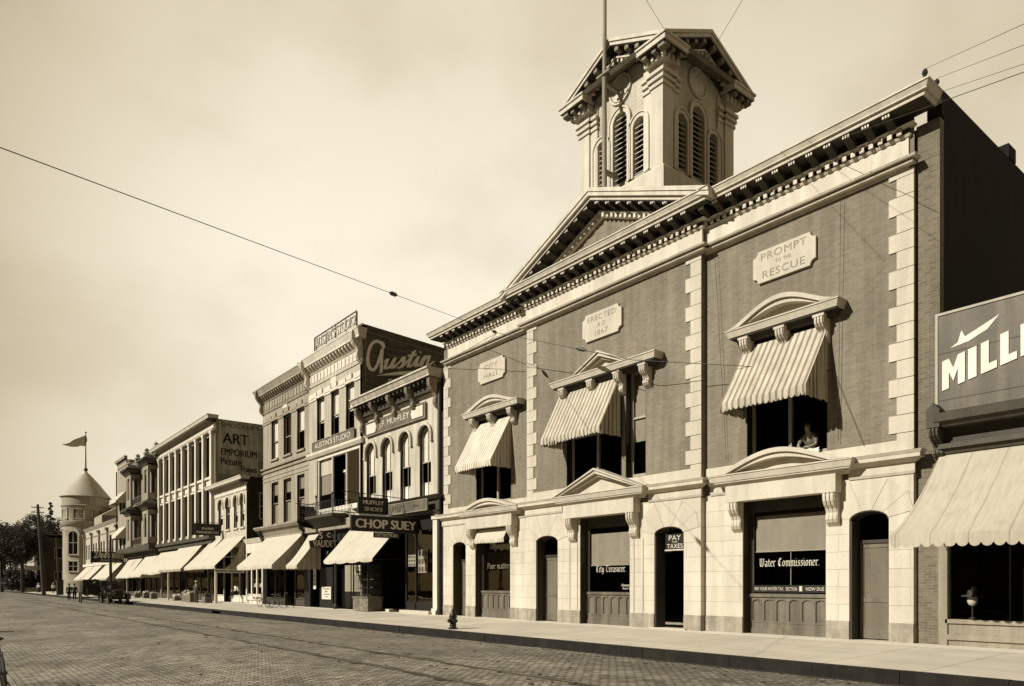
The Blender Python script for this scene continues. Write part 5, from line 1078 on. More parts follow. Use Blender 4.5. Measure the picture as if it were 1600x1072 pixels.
# low long block
lb = thing('low_shop_block', (-126, Y0, 0), 'long low two storey block with slim wall piers behind the script sign', 'building')
lw = [(-139+k*2.28, -137.9+k*2.28) for k in range(12)]
b = MB(); wall_front(b, -140, -111.95, 4.4, 10.7, Y0, [(a, c, 5.6, 8.0) for a, c in lw], .2); obj('front_wall', b, 'tan_light', lb); body(lb, -140, -111.95, 20, 10.7, 'tan')
for a, c in lw: window(lb, a, c, 5.6, 8.0, Y0, blind=.4, frame='sash')
p = MB()
for k in range(5): x = -140+.2+k*6.9; p.box(x-.2, x+.2, Y0-.25, Y0, 4.5, 9.8).box(x-.25, x+.25, Y0-.45, Y0, 9.4, 9.8)
p.mould(-140, -111.95, Y0, 10.2, 10.7, .05, .3, r=0); p.mould(-140, -111.95, Y0, 9.0, 9.15, .06, .1, r=0); obj('wall_piers', p, 'mid', lb)
shopfront(lb, -139.8, -112, 4.4, Y0+.1, 9, 'dark_trim', .6)
obj('shop_cornice', MB().box(-140, -112, Y0-.35, Y0, 4.4, 4.8), 'white', lb)
for x0, x1, s_, lbl in ((-136.8, -129.8, 23, 'farthest pale awning on the low block by the round turret'), (-129.4, -122.2, 24, 'second pale awning from the round turret on the low block'), (-119.3, -107.6, 25, 'wide pale awning on the low block below the script sign')):
    awning(x0, x1, Y0-.05, 4.6, 17.4, 2.3, .25, 'canvas', lbl, 'canvas awnings along the shops', sides='r', seed=s_, scal=.5, sidemat='canvas_grey')
ds = sign(15.5, 19.4, -107.0, 4.35, 5.8, [('CREAMERY CO', 17.7, 4.66, .2, 2.4)], 'black sign with pale script Detroit and ribbon, hung over the far awnings', axis='y', t=.15, rods=[((-107, 15.3, 6.1), (-107, 19.5, 6.1)), ((-107, 15.8, 6.1), (-107, 15.8, 5.8)), ((-107, 18.9, 6.1), (-107, 18.9, 5.8))])
obj('script', pen(MB(), 'Detroit', SC, (-106.92, 17.3, 5.25), (0, 1, 0), (0, 0, 1), .58, 3.0, nib=.13, ang=35, lean=.25, thin=.8), 'milli_white', ds)
obj('ribbon', MB().prism([(16.1, 4.4), (19.2, 4.5), (19.3, 4.75), (18.9, 4.95), (19.25, 5.0), (19.38, 4.7), (19.25, 4.42), (16.0, 4.34)], -106.92, -106.9, 'x'), 'letter', ds)
sign(16.9, 18.1, -100, 4.7, 5.4, [], 'blank grey slanting board over the awning by the bay windows', 'mid', axis='y', t=.08)
# ================================================================== turreted building
tu = thing('turret_building', (-152.3, 21.3, 0), 'stone corner building with a round turret, conical roof and arched window', 'building')
b = MB(); prof = [(3.75, 0), (3.75, 2.2), (3.62, 2.3), (3.62, 11.9), (3.78, 12.0), (3.9, 12.25), (4.05, 12.5), (4.05, 12.9), (3.75, 13.0), (3.72, 15.2), (3.8, 15.3), (4.0, 15.7), (3.8, 15.8), (3.8, 17.2), (4.1, 17.3), (4.1, 17.4)]
b.lathe(-152.3, 21.3, prof, 40); obj('turret_wall', b, 'turret', tu, smooth=True)
b = MB().lathe(-152.3, 21.3, [(4.15, 17.35), (2.2, 19.9), (.9, 21.4), (.35, 21.9), (.18, 22.3), (.0, 22.35)], 40); obj('conical_roof', b, 'slate', tu, smooth=True)
tpole = MB().tube([(-152.3, 21.3, 22.2), (-152.3, 21.3, 29.3)], [.13, .06], 8).lathe(-152.3, 21.3, [(.3, 22.3), (.34, 22.6), (.15, 22.9)], 10).blob((-152.3, 21.3, 29.35), .16)
tf = thing('turret_flagpole', (-152.3, 21.3, 22.2), 'thin flagpole with a drooping flag on the cone of the round turret', 'flagpole'); obj('pole', tpole, 'dark_trim', tf)
G = []
for i in range(13):
    u = i/12; G.append([(-152.3-.4*u*1.2, 21.3-3.4*u+.25*sin(u*9+j), 28.9-2.1*u-j/4*(1.9*(1-u)+.25)+.12*sin(u*8)) for j in range(5)])
fl = MB(); sheet(fl, G, (.02, 0, 0)); obj('flag', fl, 'white', tf, smooth=True)
def on_turret(ang, w, z0, z1, arch=0, fr='tan_light'):
    c = Vector((-152.3, 21.3, 0)); d = Vector((cos(ang), sin(ang), 0)); t_ = Vector((-sin(ang), cos(ang), 0))
    X = lambda p: c+t_*p[0]+d*(3.7-p[1])+Vector((0, 0, p[2]))
    f = MB(X); s = z1-arch
    if arch: f.strip(arc(-w, w, s, arch, 12, .45), arc(-w, w, s, arch, 12), -.1, .35)
    else: f.box(-w-.2, w+.2, -.1, .35, z1, z1+.3)
    f.box(-w-.25, -w, -.05, .35, z0, s).box(w, w+.25, -.05, .35, z0, s).box(-w-.3, w+.3, -.15, .35, z0-.2, z0)
    o = obj('turret_window', f, fr, tu); g = MB(X); g.prism([(-w, z0), (w, z0)]+([(q[0], q[1]) for q in arc(-w, w, s, arch)][::-1] if arch else [(w, z1), (-w, z1)]), .02, .1); obj('pane', g, 'void', o)
    b_ = MB(X).box(-.04, .04, -.02, .02, z0, z1).box(-w, w, -.02, .02, (z0+z1)/2-.04, (z0+z1)/2+.04); obj('sash_bars', b_, 'sash', o)
aim = math.atan2(-21.3, 152.3)
for dz in (-.95, -.15, .65): on_turret(aim+dz-.15, .75, 13.3, 14.9)
on_turret(aim-.55, .8, 6.9, 11.0, .8); on_turret(aim-.55, .8, 3.9, 5.6)
b = MB(); b.box(-178, -153.5, 21.4, 36, 0, 12.6); b.mould(-178, -153.5, 21.4, 12.6, 13.0, .3, .9); b.mould(-178, -153.5, 21.4, 13.0, 13.5, 1.0, 1.0); b.box(-153.5, -140.2, 22, 36, 0, 13.4); obj('stone_wing', b, 'turret', tu)
b = MB().hexa([(-178, 21, 13.5), (-153.5, 21, 13.5), (-153.5, 36, 13.5), (-178, 36, 13.5)], [(-172, 27, 18), (-156, 27, 18), (-156, 30, 18), (-172, 30, 18)]).hexa([(-153, 22, 13.4), (-140.3, 22, 13.4), (-140.3, 36, 13.4), (-153, 36, 13.4)], [(-151, 27, 16.5), (-142, 27, 16.5), (-142, 31, 16.5), (-151, 31, 16.5)]); obj('hipped_roof', b, 'slate', tu)
for x in (-174, -170, -166, -162, -158.5):
    for z0, z1, a in ((2.6, 6.0, .6), (8.0, 10.6, 0)):
        f = MB(); f.strip(arc(x-.6, x+.6, z1-a, a, 8, .3), arc(x-.6, x+.6, z1-a, a, 8), 21.25, 21.4) if a else f.box(x-.8, x+.8, 21.25, 21.4, z1, z1+.3)
        o = obj('window', f, 'white', tu); obj('pane', MB().box(x-.6, x+.6, 21.33, 21.42, z0, z1-(a*.3)), 'void', o)
awning(-162, -156.5, 21.3, 11.2, 20.2, 9.6, .2, 'stripe_pale', 'tiny striped awning on the stone wing left of the round turret', seed=31, sides='r')
# ================================================================== house with porch beyond the side street
hb = thing('porticoed_building', (-203, 20, 0), 'far dark sided brick building with small columned porch beside the trees', 'building')
b = MB().box(-212, -197, 18.6, 40, 0, 12.2); b.mould(-212, -197, 18.6, 12.2, 12.9, .3, .8); obj('brick_wall', b, 'grey_brick', hb)
obj('roof', MB().box(-212.5, -196.5, 18, 40, 12.9, 13.1), 'tin_roof', hb)
p = MB().box(-206, -198.5, 15.6, 18.6, 4.9, 5.8).box(-206, -198.5, 15.4, 18.6, 0, .8)
for x in (-205.4, -202.3, -199.1): p.lathe(x, 16.0, [(.32, .8), (.26, 4.6), (.4, 4.9)], 10)
for k in range(5): p.box(-204.5, -200, 15.4-.35*(k+1), 15.4-.35*k, 0, .8-.16*(k+1)+.02)
obj('portico', p, 'white', hb)
for z in (2, 7.5):
    for y in (22, 26, 31): o = obj('side_window', MB().box(-197.02, -196.95, y-.8, y+.8, z, z+2.6), 'sash', hb); obj('pane', MB().box(-196.96, -196.93, y-.65, y+.65, z+.15, z+2.45), 'void', o)
# ================================================================== store at the right edge
rs_ = thing('corner_store', (-4.5, Y0, 0), 'single storey store with big painted fascia at the right edge, joined to the brick hall', 'shop')
st = sign(-7.42, -.6, Y0-.12, 5.75, 8.1, [], 'huge grey painted fascia sign with white slanting Millinery lettering and swash', 'signgrey', frame='sash', edge=.06)
m = MB()
BLK = {'M': [[(0, 0), (.3, 0), (.3, .55), (.5, .18), (.7, .55), (.7, 0), (1, 0), (1, 1), (.7, 1), (.5, .62), (.3, 1), (0, 1)]], 'I': [[(0, 0), (1, 0), (1, 1), (0, 1)]], 'L': [[(0, 0), (1, 0), (1, .24), (.5, .24), (.5, 1), (0, 1)]],
 'N': [[(0, 0), (.3, 0), (.3, .5), (.7, 0), (1, 0), (1, 1), (.7, 1), (.7, .5), (.3, 1), (0, 1)]], 'E': [[(0, 0), (1, 0), (1, .2), (.45, .2), (.45, .4), (.85, .4), (.85, .6), (.45, .6), (.45, .8), (1, .8), (1, 1), (0, 1)]],
 'R': [[(0, 0), (.35, 0), (.35, .4), (.5, .4), (.65, 0), (1, 0), (.8, .45), (1, .6), (1, .9), (.8, 1), (0, 1)]], 'Y': [[(.33, 0), (.67, 0), (.67, .4), (1, 1), (.66, 1), (.5, .65), (.34, 1), (0, 1), (.33, .4)]]}
for c_, a_, b_ in (('M', -7.32, -6.82), ('I', -6.75, -6.57), ('L', -6.48, -6.15), ('L', -6.08, -5.75), ('I', -5.68, -5.50), ('N', -5.4, -4.95), ('E', -4.85, -4.5), ('R', -4.4, -3.98), ('Y', -3.9, -3.45)):
    for pl in BLK[c_]: m.prism([(a_+(b_-a_)*u, 6.24+.27*(a_+(b_-a_)*u+7.32)+.72*v) for u, v in pl], Y0-.215, Y0-.192)
so_ = MB().prism([(-7.15, 7.25), (-6.98, 7.35), (-6.9, 7.62), (-6.82, 7.45), (-6.6, 7.55), (-6.1, 7.78), (-6.35, 7.5), (-6.75, 7.32)], Y0-.2, Y0-.19); obj('swash', so_, 'milli_white', st)
obj('lettering', m, 'milli_white', st)
m = MB()
for z in (6.0, 7.15): m.box(-7.4, -.6, Y0-.193, Y0-.19, z, z+.02)
obj('board_seams', m, 'dark_trim', st)
c = MB(); c.mould(-7.35, -.6, Y0-.05, 4.68, 4.8, .2, .25, l=0); c.mould(-7.35, -.6, Y0-.05, 4.8, 4.92, .32, .3, l=0); c.mould(-7.35, -.6, Y0-.05, 4.92, 5.3, .12, .12, l=0); c.mould(-7.35, -.6, Y0-.05, 5.3, 5.42, .45, .55, l=0); c.mould(-7.35, -.6, Y0-.05, 5.42, 5.62, .6, .62, l=0); c.mould(-7.35, -.6, Y0-.05, 5.62, 5.74, .3, .2, l=0); co = obj('cornice', c, 'dark_trim', rs_)
m = MB(); console(m, -7.38, .24, 5.3, Y0-.05, .75, .5); m.box(-7.53, -7.23, Y0-.62, Y0-.05, 5.3, 5.72); m.prism([(-7.53, 5.72), (-7.23, 5.72), (-7.38, 5.9)], Y0-.62, Y0-.05); obj('end_bracket', m, 'dark_trim', co)
b = MB(); shell(b, -7.45, -.5, Y0+.4, 36, 0, 7.6, .25, left=False); b.box(-7.45, -.5, Y0-.04, Y0+.3, 5.7, 8.1); obj('wall', b, 'grey_brick', rs_)
obj('roof', MB().box(-7.45, -.76, Y0+.3, 35.7, 7.2, 7.4), 'tin_roof', rs_); obj('back_wall', MB().box(-7.4, -.7, Y0+2.6, Y0+2.7, 0, 5), 'void', rs_)
f = MB().box(-7.45, -7.25, Y0-.1, Y0+.15, .0, 4.68).box(-7.25, -.6, Y0-.05, Y0+.12, 0, .55).box(-7.3, -.6, Y0-.1, Y0+.14, .55, .65).box(-7.25, -.6, Y0-.0, Y0+.1, 4.4, 4.68).box(-4.5, -4.4, Y0-.05, Y0+.1, .65, 4.4).box(-7.25, -.6, Y0-.1, Y0-.05, .15, .28); fo = obj('shopfront', f, 'mid', rs_)
obj('pane', MB().poly([(-7.25, Y0+.05, .65), (-.6, Y0+.05, .65), (-.6, Y0+.05, 4.4), (-7.25, Y0+.05, 4.4)]), 'glass', fo)
G = thing('hat_stand', (-6.85, Y0+.3, .65), 'white hat form wearing a dark trimmed hat in the right edge shop window', 'hat stand')
obj('stand', MB().lathe(-6.85, Y0+.35, [(.1, .65), (.1, .68), (.02, .7), (.02, 1.0)], 10), 'brass', G); obj('head_form', MB().blob((-6.85, Y0+.35, 1.12), (.12, .12, .16), 10, 8), 'shirt', G, smooth=True); obj('hat', MB().lathe(-6.85, Y0+.35, [(.24, 1.2), (.23, 1.24), (.12, 1.25), (.1, 1.36), (.0, 1.38)], 14).blob((-6.78, Y0+.25, 1.36), (.07, .05, .09), 8, 6, .2), 'dark_trim', G)
awning(-7.38, -.8, Y0-.15, 4.72, 16.9, 2.62, .3, 'canvas_old', 'broad plain canvas awning with wavy hem at the right edge store below the painted fascia', 'canvas awnings along the shops', sides='', seed=41, scal=.22, sag=.22, slump=.06, flare=.25)
# ================================================================== ground
road_m = bricks('road_brick', .33, .04, w=.23, h=.11, ms=.018, amt=.25, streak=0, var=.4, bump=.8, swap=True, rough=.75, soft=.4)
t = road_m.node_tree; bs = t.nodes['Principled BSDF']; src = bs.inputs['Base Color'].links[0].from_socket
src = mixc(t, 1, src, ramp(t, noise(t, 7, detail=5, rough=.8), [(.36, g1(.6)), (.52, g1(1))]), 'MULTIPLY')
stn = ramp(t, noise(t, 2.4, sc=(.5, 1.2, 1), detail=7, rough=.75), [(.30, g1(.6)), (.45, g1(1))])
lane = ramp(t, noise(t, .9, sc=(.06, 1, 1), detail=5), [(.35, g1(.8)), (.62, g1(1.1))]); patch = ramp(t, noise(t, .35, detail=6), [(.35, g1(.7)), (.6, g1(1.1))])
t.links.new(mixc(t, 1, mixc(t, 1, mixc(t, 1, src, stn, 'MULTIPLY'), lane, 'MULTIPLY'), patch, 'MULTIPLY'), bs.inputs['Base Color'])
bs.inputs['Specular IOR Level'].default_value = .35
walk_m, t, bs = base_mat('pavement_slabs', .85, 0, .25)
g = nn(t, 'ShaderNodeGroup', node_tree=WC); k = nn(t, 'ShaderNodeTexBrick', offset=0); k.inputs['Scale'].default_value = 1; k.inputs['Brick Width'].default_value = 1.9; k.inputs['Row Height'].default_value = 1.9; k.inputs['Mortar Size'].default_value = .009
k.inputs['Color1'].default_value = sp(.5); k.inputs['Color2'].default_value = sp(.56); k.inputs['Mortar'].default_value = sp(.12); t.links.new(g.outputs[0], k.inputs['Vector'])
t.links.new(weather(t, k.outputs['Color'], .2, 0, .7), bs.inputs['Base Color']); M['walk'] = walk_m
M['strip'] = plain('pale_strip', .6, .85, .12, 0, big=1.4)
M['kerb'] = plain('kerb_stone', .022, .9, .5, .3, bump=.5, big=2.2); M['kerbtop'] = plain('kerb_top', .45, .9, .3, 0, big=2)
earth = MB().box(-700, 300, -300, 500, -3, -.6); struct('ground', earth, plain('earth', .12, .95, .3, 0, big=.05))
rd = MB(); ny = 16
ZR = lambda y: -.16-.20*abs((y-7.5)/6.5)**2
for i in range(ny):
    a, c = 1+12.9*i/ny, 1+12.9*(i+1)/ny
    for x0, x1 in [(-700, -300), (-300, -150)]+[(-150+10*k, -140+10*k) for k in range(19)]: rd.poly([(x0, a, ZR(a)), (x1, a, ZR(a)), (x1, c, ZR(c)), (x0, c, ZR(c))])
struct('road', rd, road_m)
# side street beyond the turret
struct('side_street', MB().poly([(-196, 13.9, -.33), (-182, 13.9, -.33), (-182, 200, -.33), (-196, 200, -.33)]), road_m)
kt = .18
def pave(x0, x1):
    w = MB(); w.hexa([(x0, 13.9+kt, -.6), (x1, 13.9+kt, -.6), (x1, 60, -.6), (x0, 60, -.6)], [(x0, 13.9+kt, -.12), (x1, 13.9+kt, -.12), (x1, 60, -.0), (x0, 60, -.0)])
    return w
def slope(y): return -.10+.10*min(1, (y-13.9)/5.5)
for nm, x0, x1 in (('sidewalk', -182, 40), ('sidewalk', -700, -196)):
    w = MB(); w.poly([(x0, 13.9+kt, slope(13.9+kt)), (x1, 13.9+kt, slope(13.9+kt)), (x1, 19.4, 0), (x0, 19.4, 0)]); w.poly([(x0, 19.4, 0), (x1, 19.4, 0), (x1, 60, 0), (x0, 60, 0)])
    w.poly([(x1, 14, -.1), (x1, 60, 0), (x1, 60, -.6), (x1, 14, -.6)]); w.poly([(x0, 14, -.1), (x0, 60, 0), (x0, 60, -.6), (x0, 14, -.6)]); struct(nm, w, 'walk')
struct('sidewalk', MB().poly([(-182, 18.35, -.0155), (-7.0, 18.55, -.0115), (40, 18.55, -.0115), (40, 19.45, .004), (-182, 19.45, .004)]), 'strip')  # paler band along the wall, bounced light put into its colour
rnd = random.Random(5)
for nm, x0, x1 in (('kerb', -182, -48.6), ('kerb', -46.9, 40), ('kerb', -700, -196)):
    kb = MB(); x = x0
    while x < x1:
        l = min(rnd.uniform(1.6, 2.6), x1-x); d = rnd.uniform(-.012, .012); kb.box(x+.006, x+l-.006, 13.9+d, 13.9+kt-.002, -.6, -.098+rnd.uniform(-.006, .006)); x += l
        if x1-x0 > 300: kb.box(x, x1, 13.9, 13.9+kt, -.6, -.1); break
    struct(nm, kb, 'kerb')
struct('kerb', MB().box(-48.6, -46.9, 13.9, 14.05, -.6, -.45).box(-48.6, -46.9, 13.95, 14.08, -.2, -.1), 'kerb')
# near side
kb = MB(); x = -300
while x < 40: kb.box(x+.006, x+2.4, .86, 1.0, -.6, -.315+rnd.uniform(-.004, .004)); x += 2.42
struct('kerb', kb, 'kerbtop')
struct('sidewalk', MB().box(-700, 40, -12, .857, -.6, -.317), 'walk')
gd = MB(); x = -180
while x < 12:
    l = rnd.uniform(.8, 2.5); w_ = rnd.uniform(.12, .5); gd.poly([(x, 13.89, ZR(13.89)+.006), (x, 13.9-w_*.6, ZR(13.9-w_*.6)+.006), (x+l*.5, 13.9-w_, ZR(13.9-w_)+.006), (x+l, 13.9-w_*.5, ZR(13.9-w_*.5)+.006), (x+l, 13.89, ZR(13.89)+.006)]); x += l
M['grit'] = plain('gutter_grit', .05, .95, .5, 0, big=4); o = struct('gutter_dirt', gd, 'grit', 'stuff')
lt = MB()
for k in range(420):
    x = -rnd.uniform(3, 1)**4.3*rnd.uniform(.6, 1.2); y = rnd.choice((rnd.uniform(1.5, 13.5), rnd.gauss(7.7, .8), rnd.gauss(12.9, .5)))
    if not 1.2 < y < 13.8: continue
    s_ = rnd.uniform(.012, .04); lt.blob((x, y, ZR(y)+.008), (s_*rnd.uniform(1, 2.2), s_, s_*.45), 6, 4, .3)
struct('road_litter', lt, 'grit', 'stuff')
# tram rails, each a steel head in a trough of broken bricks
for y in (6.98, 8.42):
    r = MB().box(-700, 40, y-.035, y+.035, ZR(y)-.05, ZR(y)+.018).box(-700, 40, y+.035, y+.08, ZR(y)-.05, ZR(y)-.0-.0+.004)
    struct('tram_rail', r, 'steel')
    s = MB(); x = -300
    while x < 10:
        l = rnd.uniform(.3, 1.6); w_ = rnd.uniform(.02, .12); o = rnd.choice((-1, 1))
        if rnd.random() < .85: s.poly([(x, y-.04-w_*(o < 0), ZR(y)+.006), (x+l*.5, y-.05-w_*(o < 0)*1.4, ZR(y)+.006), (x+l, y-.04, ZR(y)+.006), (x+l, y+.09+w_*.4, ZR(y)+.006), (x+l*.4, y+.1+w_*(o > 0), ZR(y)+.006), (x, y+.09, ZR(y)+.006)])
        x += l+rnd.uniform(0, .4)
    struct('rail_gutter', s, 'grit')
# ================================================================== people
def skin_mesh(name, chains, mat, parent, sub=1):
    """chains: list of [(x,y,z,r), ...]; chains sharing a point are welded"""
    me = bpy.data.meshes.new(name); vs = []; es = []; rs = []; idx = {}
    for ch in chains:
        pr = None
        for x, y, z, r in ch:
            k = (round(x, 4), round(y, 4), round(z, 4))
            if k not in idx: idx[k] = len(vs); vs.append((x, y, z)); rs.append(r)
            if pr is not None: es.append((pr, idx[k]))
            pr = idx[k]
    me.from_pydata(vs, es, []); o = bpy.data.objects.new(name, me); COL.objects.link(o)
    m = o.modifiers.new('s', 'SKIN'); o.modifiers.new('u', 'SUBSURF').levels = sub; m.use_smooth_shade = True
    for i, r in enumerate(rs):
        sv = me.skin_vertices[0].data[i]; sv.radius = (r, r) if not isinstance(r, tuple) else r; sv.use_root = (i == 0)
    dg = bpy.context.evaluated_depsgraph_get(); nm = bpy.data.meshes.new_from_object(o.evaluated_get(dg)); nm.name = name
    bpy.data.objects.remove(o); nm.materials.clear(); nm.materials.append(M[mat]); q = bpy.data.objects.new(name, nm); COL.objects.link(q)
    if parent: q.parent = parent
    for p in nm.polygons: p.use_smooth = True
    return q
def person(loc, rz, label, stride=0, coat='coat', legs='coat', hat='coat', brim=.13, arms=None, skirt=False, seated=False, h=1.72, coatlen=.78, straw=False):
    t = thing('person', loc, label, 'person', 'people on the street', world=False); t.rotation_euler.z = rz; k = h/1.72
    hz = .92*k if not seated else .5*k; sh = hz+.52*k; fx = stride
    S_ = lambda c: [(x*1, y, z, r) for x, y, z, r in c]
    ya = arms or ((.08, -.1), (-.08, .1))
    # body: pelvis-root, neck, head, hands in one skinned mesh
    body_ = [[(0, 0, hz, .13), (0, 0, hz+.28*k, .14), (0, 0, sh-.02, .13), (0, -.01, sh+.10*k, .055), (0, -.02, sh+.15*k, .085), (0, -.03, sh+.25*k, .092), (0, -.02, sh+.33*k, .06)]]
    for s, (ey, hy) in zip((-1, 1), ya):
        body_.append([(0, 0, sh-.02, .13), (s*.19, 0, sh-.04*k, .065), (s*.25, ey, sh-.30*k, .048), (s*.24, hy-.06, sh-.54*k, .036), (s*.23, hy-.08, sh-.64*k, .038), (s*.225, hy-.10, sh-.70*k, .018)])
    if not skirt:
        for s in (-1, 1):
            if seated: body_.append([(0, 0, hz, .13), (s*.1, 0, hz, .1), (s*.12, -.42, hz+.02, .075), (s*.12, -.45, .1, .05), (s*.12, -.6, .05, .045)])
            else: body_.append([(0, 0, hz, .13), (s*.1, 0, hz-.08, .1), (s*.1, -s*fx*.45, hz*.52, .07), (s*.1, s*fx*(-.55 if s > 0 else -1.1)*1.0, .09, .048), (s*.11, s*fx*(-.55 if s > 0 else -1.1)-.14, .045, .042)])
    b = skin_mesh('body', body_, 'skin', t)
    # face
    f = MB(); hd = sh+.235*k
    for s in (-1, 1): f.blob((s*.033, -.115, hd+.015), (.012, .006, .008), 6, 4)
    f.blob((0, -.075, hd-.055), (.022, .008, .006), 6, 4); obj('eyes_and_mouth', f, 'coat', t); obj('nose', MB().blob((0, -.125, hd-.02), (.013, .02, .024), 6, 4).blob((.09, -.02, hd-.01), (.012, .02, .03), 6, 4).blob((-.09, -.02, hd-.01), (.012, .02, .03), 6, 4), 'skin', t)
    ct = [[(0, 0, hz+.02, .155), (0, 0, hz+.3*k, .16), (0, 0, sh-.02, .15), (0, 0, sh+.05*k, .075)], ]
    if not skirt and not seated and coatlen > .5: ct[0] = [(0, 0, hz-.22*k, .18)]+ct[0]
    for s, (ey, hy) in zip((-1, 1), ya): ct.append([(0, 0, sh-.02, .15), (s*.195, 0, sh-.04*k, .082), (s*.25, ey, sh-.30*k, .064), (s*.24, hy-.05, sh-.50*k, .05)])
    skin_mesh('coat' if coat != 'shirt' else 'shirt', ct, coat, t)
    if skirt: obj('skirt', MB().lathe(0, 0, [(.14, hz+.1), (.2, hz-.1), (.28, hz*.5), (.36, .04), (.0, .04)], 14), legs, t, smooth=True)
    else:
        tr = []
        for s in (-1, 1):
            if seated: tr.append([(0, 0, hz, .15), (s*.1, 0, hz, .115), (s*.12, -.42, hz+.02, .09), (s*.12, -.45, .14, .065)])
            else: tr.append([(0, 0, hz, .15), (s*.1, 0, hz-.08, .115), (s*.1, -s*fx*.45, hz*.52, .085), (s*.1, s*fx*(-.55 if s > 0 else -1.1), .12, .068)])
        skin_mesh('trousers', tr, legs, t)
        sh_ = MB()
        for s in (-1, 1):
            yy_ = -.45 if seated else s*fx*(-.55 if s > 0 else -1.1)
            sh_.blob((s*.11, yy_-.07, .05), (.05, .14, .05), 8, 6)
        obj('shoes', sh_, 'coat', t)
    z = sh+.30*k
    if hat: obj('hat', MB().lathe(0, -.02, [(brim+.06, z), (brim+.06, z+.015), (.105, z+.02), (.10, z+.11), (.07, z+.13), (.0, z+.125)], 16), hat, t)
    else: obj('hair', MB().blob((0, .0, z), (.1, .11, .08), 10, 8), 'coat', t)
    return t
person((-64.4, 17.1, -.03), R(200), 'man in light suit and straw hat standing with back turned by the produce crates', coat='grey_suit', legs='dark_trim', hat='hat')
person((-92.2, 11.3, -.24), R(75), 'man in dark suit striding along the road left of the wagon', stride=.28, hat='coat')
person((-93.6, 12.0, -.26), R(80), 'second man in dark suit walking just behind the striding man', stride=.18, hat='coat')
person((-89.6, 10.9, -.24), R(70), 'woman in long black skirt and pale hat beside the two walking men', skirt=True, legs='skirt', coat='coat', hat='hat') if False else None
person((-60.6, 19.25, .35), R(20), 'woman in white blouse sitting behind the millinery shop post', seated=True, coat='shirt', legs='coat', hat=None)
for x, y, rz, l, ct, sk in ((-165, 15.2, 60, 'woman with pale hat and blouse far off near the big pole', 'shirt', True), (-172, 15.8, 200, 'distant figure in a light shirt bending by the porch steps', 'shirt', False), (-150, 16, 90, 'distant person in white behind the tall utility pole', 'shirt', False)):
    person((x, y, -.05), R(rz), l, coat=ct, skirt=sk, legs='skirt', hat='hat')
# worker leaning on the sill of the hall's upper right window
wp = thing('person', (-11.0, Y0+.1, 5.3), 'person in pale shirt leaning on the sill of the open upper right window', 'person', world=False)
skin_mesh('body', [[(0, .35, -.05, .15), (0, .25, .28, .15), (0, .12, .5, .13), (0, .04, .58, .055), (0, 0, .64, .085), (0, -.02, .73, .09), (0, 0, .8, .06)], [(0, .12, .5, .13), (-.2, .1, .46, .065), (-.27, -.04, .2, .05), (-.1, -.2, .1, .035), (-.02, -.22, .09, .035), (.04, -.23, .08, .018)], [(0, .12, .5, .13), (.2, .1, .46, .065), (.27, -.02, .2, .05), (.14, -.18, .12, .035), (.06, -.2, .13, .035), (0, -.22, .13, .018)]], 'skin', wp)
skin_mesh('shirt', [[(0, .35, -.05, .17), (0, .25, .28, .17), (0, .12, .5, .15), (0, .06, .57, .08)], [(0, .12, .5, .15), (-.2, .1, .46, .08), (-.27, -.03, .22, .065)], [(0, .12, .5, .15), (.2, .1, .46, .08), (.27, -.01, .22, .065)]], 'signgrey', wp)
obj('hair', MB().blob((0, .03, .8), (.1, .11, .08), 10, 8), 'coat', wp)
cl = MB(); G = [[(-11.35+.1*i, Y0-.05-.03*j+.02*sin(i*2), 5.34-.002*j*j*8+.02*sin(i*1.7+j)) for j in range(8)] for i in range(9)]; sheet(cl, G, (0, 0, .03)); tag(obj('sill_cloth', cl, 'shirt', loc=(-11, Y0-.1, 5.3)), 'crumpled white cloth hanging over the sill of the upper right window', 'cloth')
# ================================================================== street things
def hydrant(x, y, z):
    t = thing('fire_hydrant', (x, y, z), 'short dark iron fire hydrant near the kerb before the left door of the hall', 'fire hydrant')
    obj('barrel', MB().lathe(x, y, [(.17, 0), (.17, .05), (.12, .06), (.11, .12), (.125, .16), (.11, .2), (.105, .38), (.15, .4), (.15, .45), (.12, .47)], 16, cz=z), 'iron', t, smooth=True)
    obj('bonnet', MB().lathe(x, y, [(.13, .47), (.13, .52), (.09, .58), (.075, .63), (.04, .66), (.04, .71), (.0, .74)], 16, cz=z), 'iron', t, smooth=True)
    n = MB()
    for dx, dy in ((1, 0), (-1, 0), (0, -1)): n.tube([(x, y, z+.3), (x+dx*.17, y+dy*.17, z+.3)], .055, 10).tube([(x+dx*.15, y+dy*.15, z+.3), (x+dx*.2, y+dy*.2, z+.3)], .07, 10)
    obj('nozzle', n, 'iron', t)
hydrant(-21.5, 14.4, -.09)
def upole(x, y, zt, lean, label, r=.2, arms=1):
    t = thing('utility_pole', (x, y, -.1), label, 'utility pole'); obj('shaft', MB().tube([(x, y, -.3), (x+lean*.5, y+lean*.05, zt*.5), (x+lean, y+lean*.1, zt)], [r, r*.85, r*.65], 10), 'pole', t)
    for k in range(arms):
        z = zt-.5-.8*k; obj('crossarm', MB().box(x+lean-.06, x+lean+.06, y+lean*.1-.9, y+lean*.1+.9, z-.06, z+.06), 'pole', t)
        m = MB()
        for d in (-.8, -.4, .4, .8): m.lathe(x+lean, y+lean*.1+d, [(.03, 0), (.05, .05), (.05, .12), (.0, .15)], 8, cz=z+.06)
        obj('insulators', m, 'dark_trim', t)
    return t
upole(-141.2, 13.75, 15.0, -4.5, 'thick leaning wooden utility pole with crossarms, left of the round turret', .32, 2)
upole(-130.0, 14.6, 8.8, -1.6, 'thin bare leaning pole just left of the turret building', .16, 0)
upole(-80.5, 13.4, 6.4, -.1, 'dark wooden post standing behind the parked car', .15, 0)
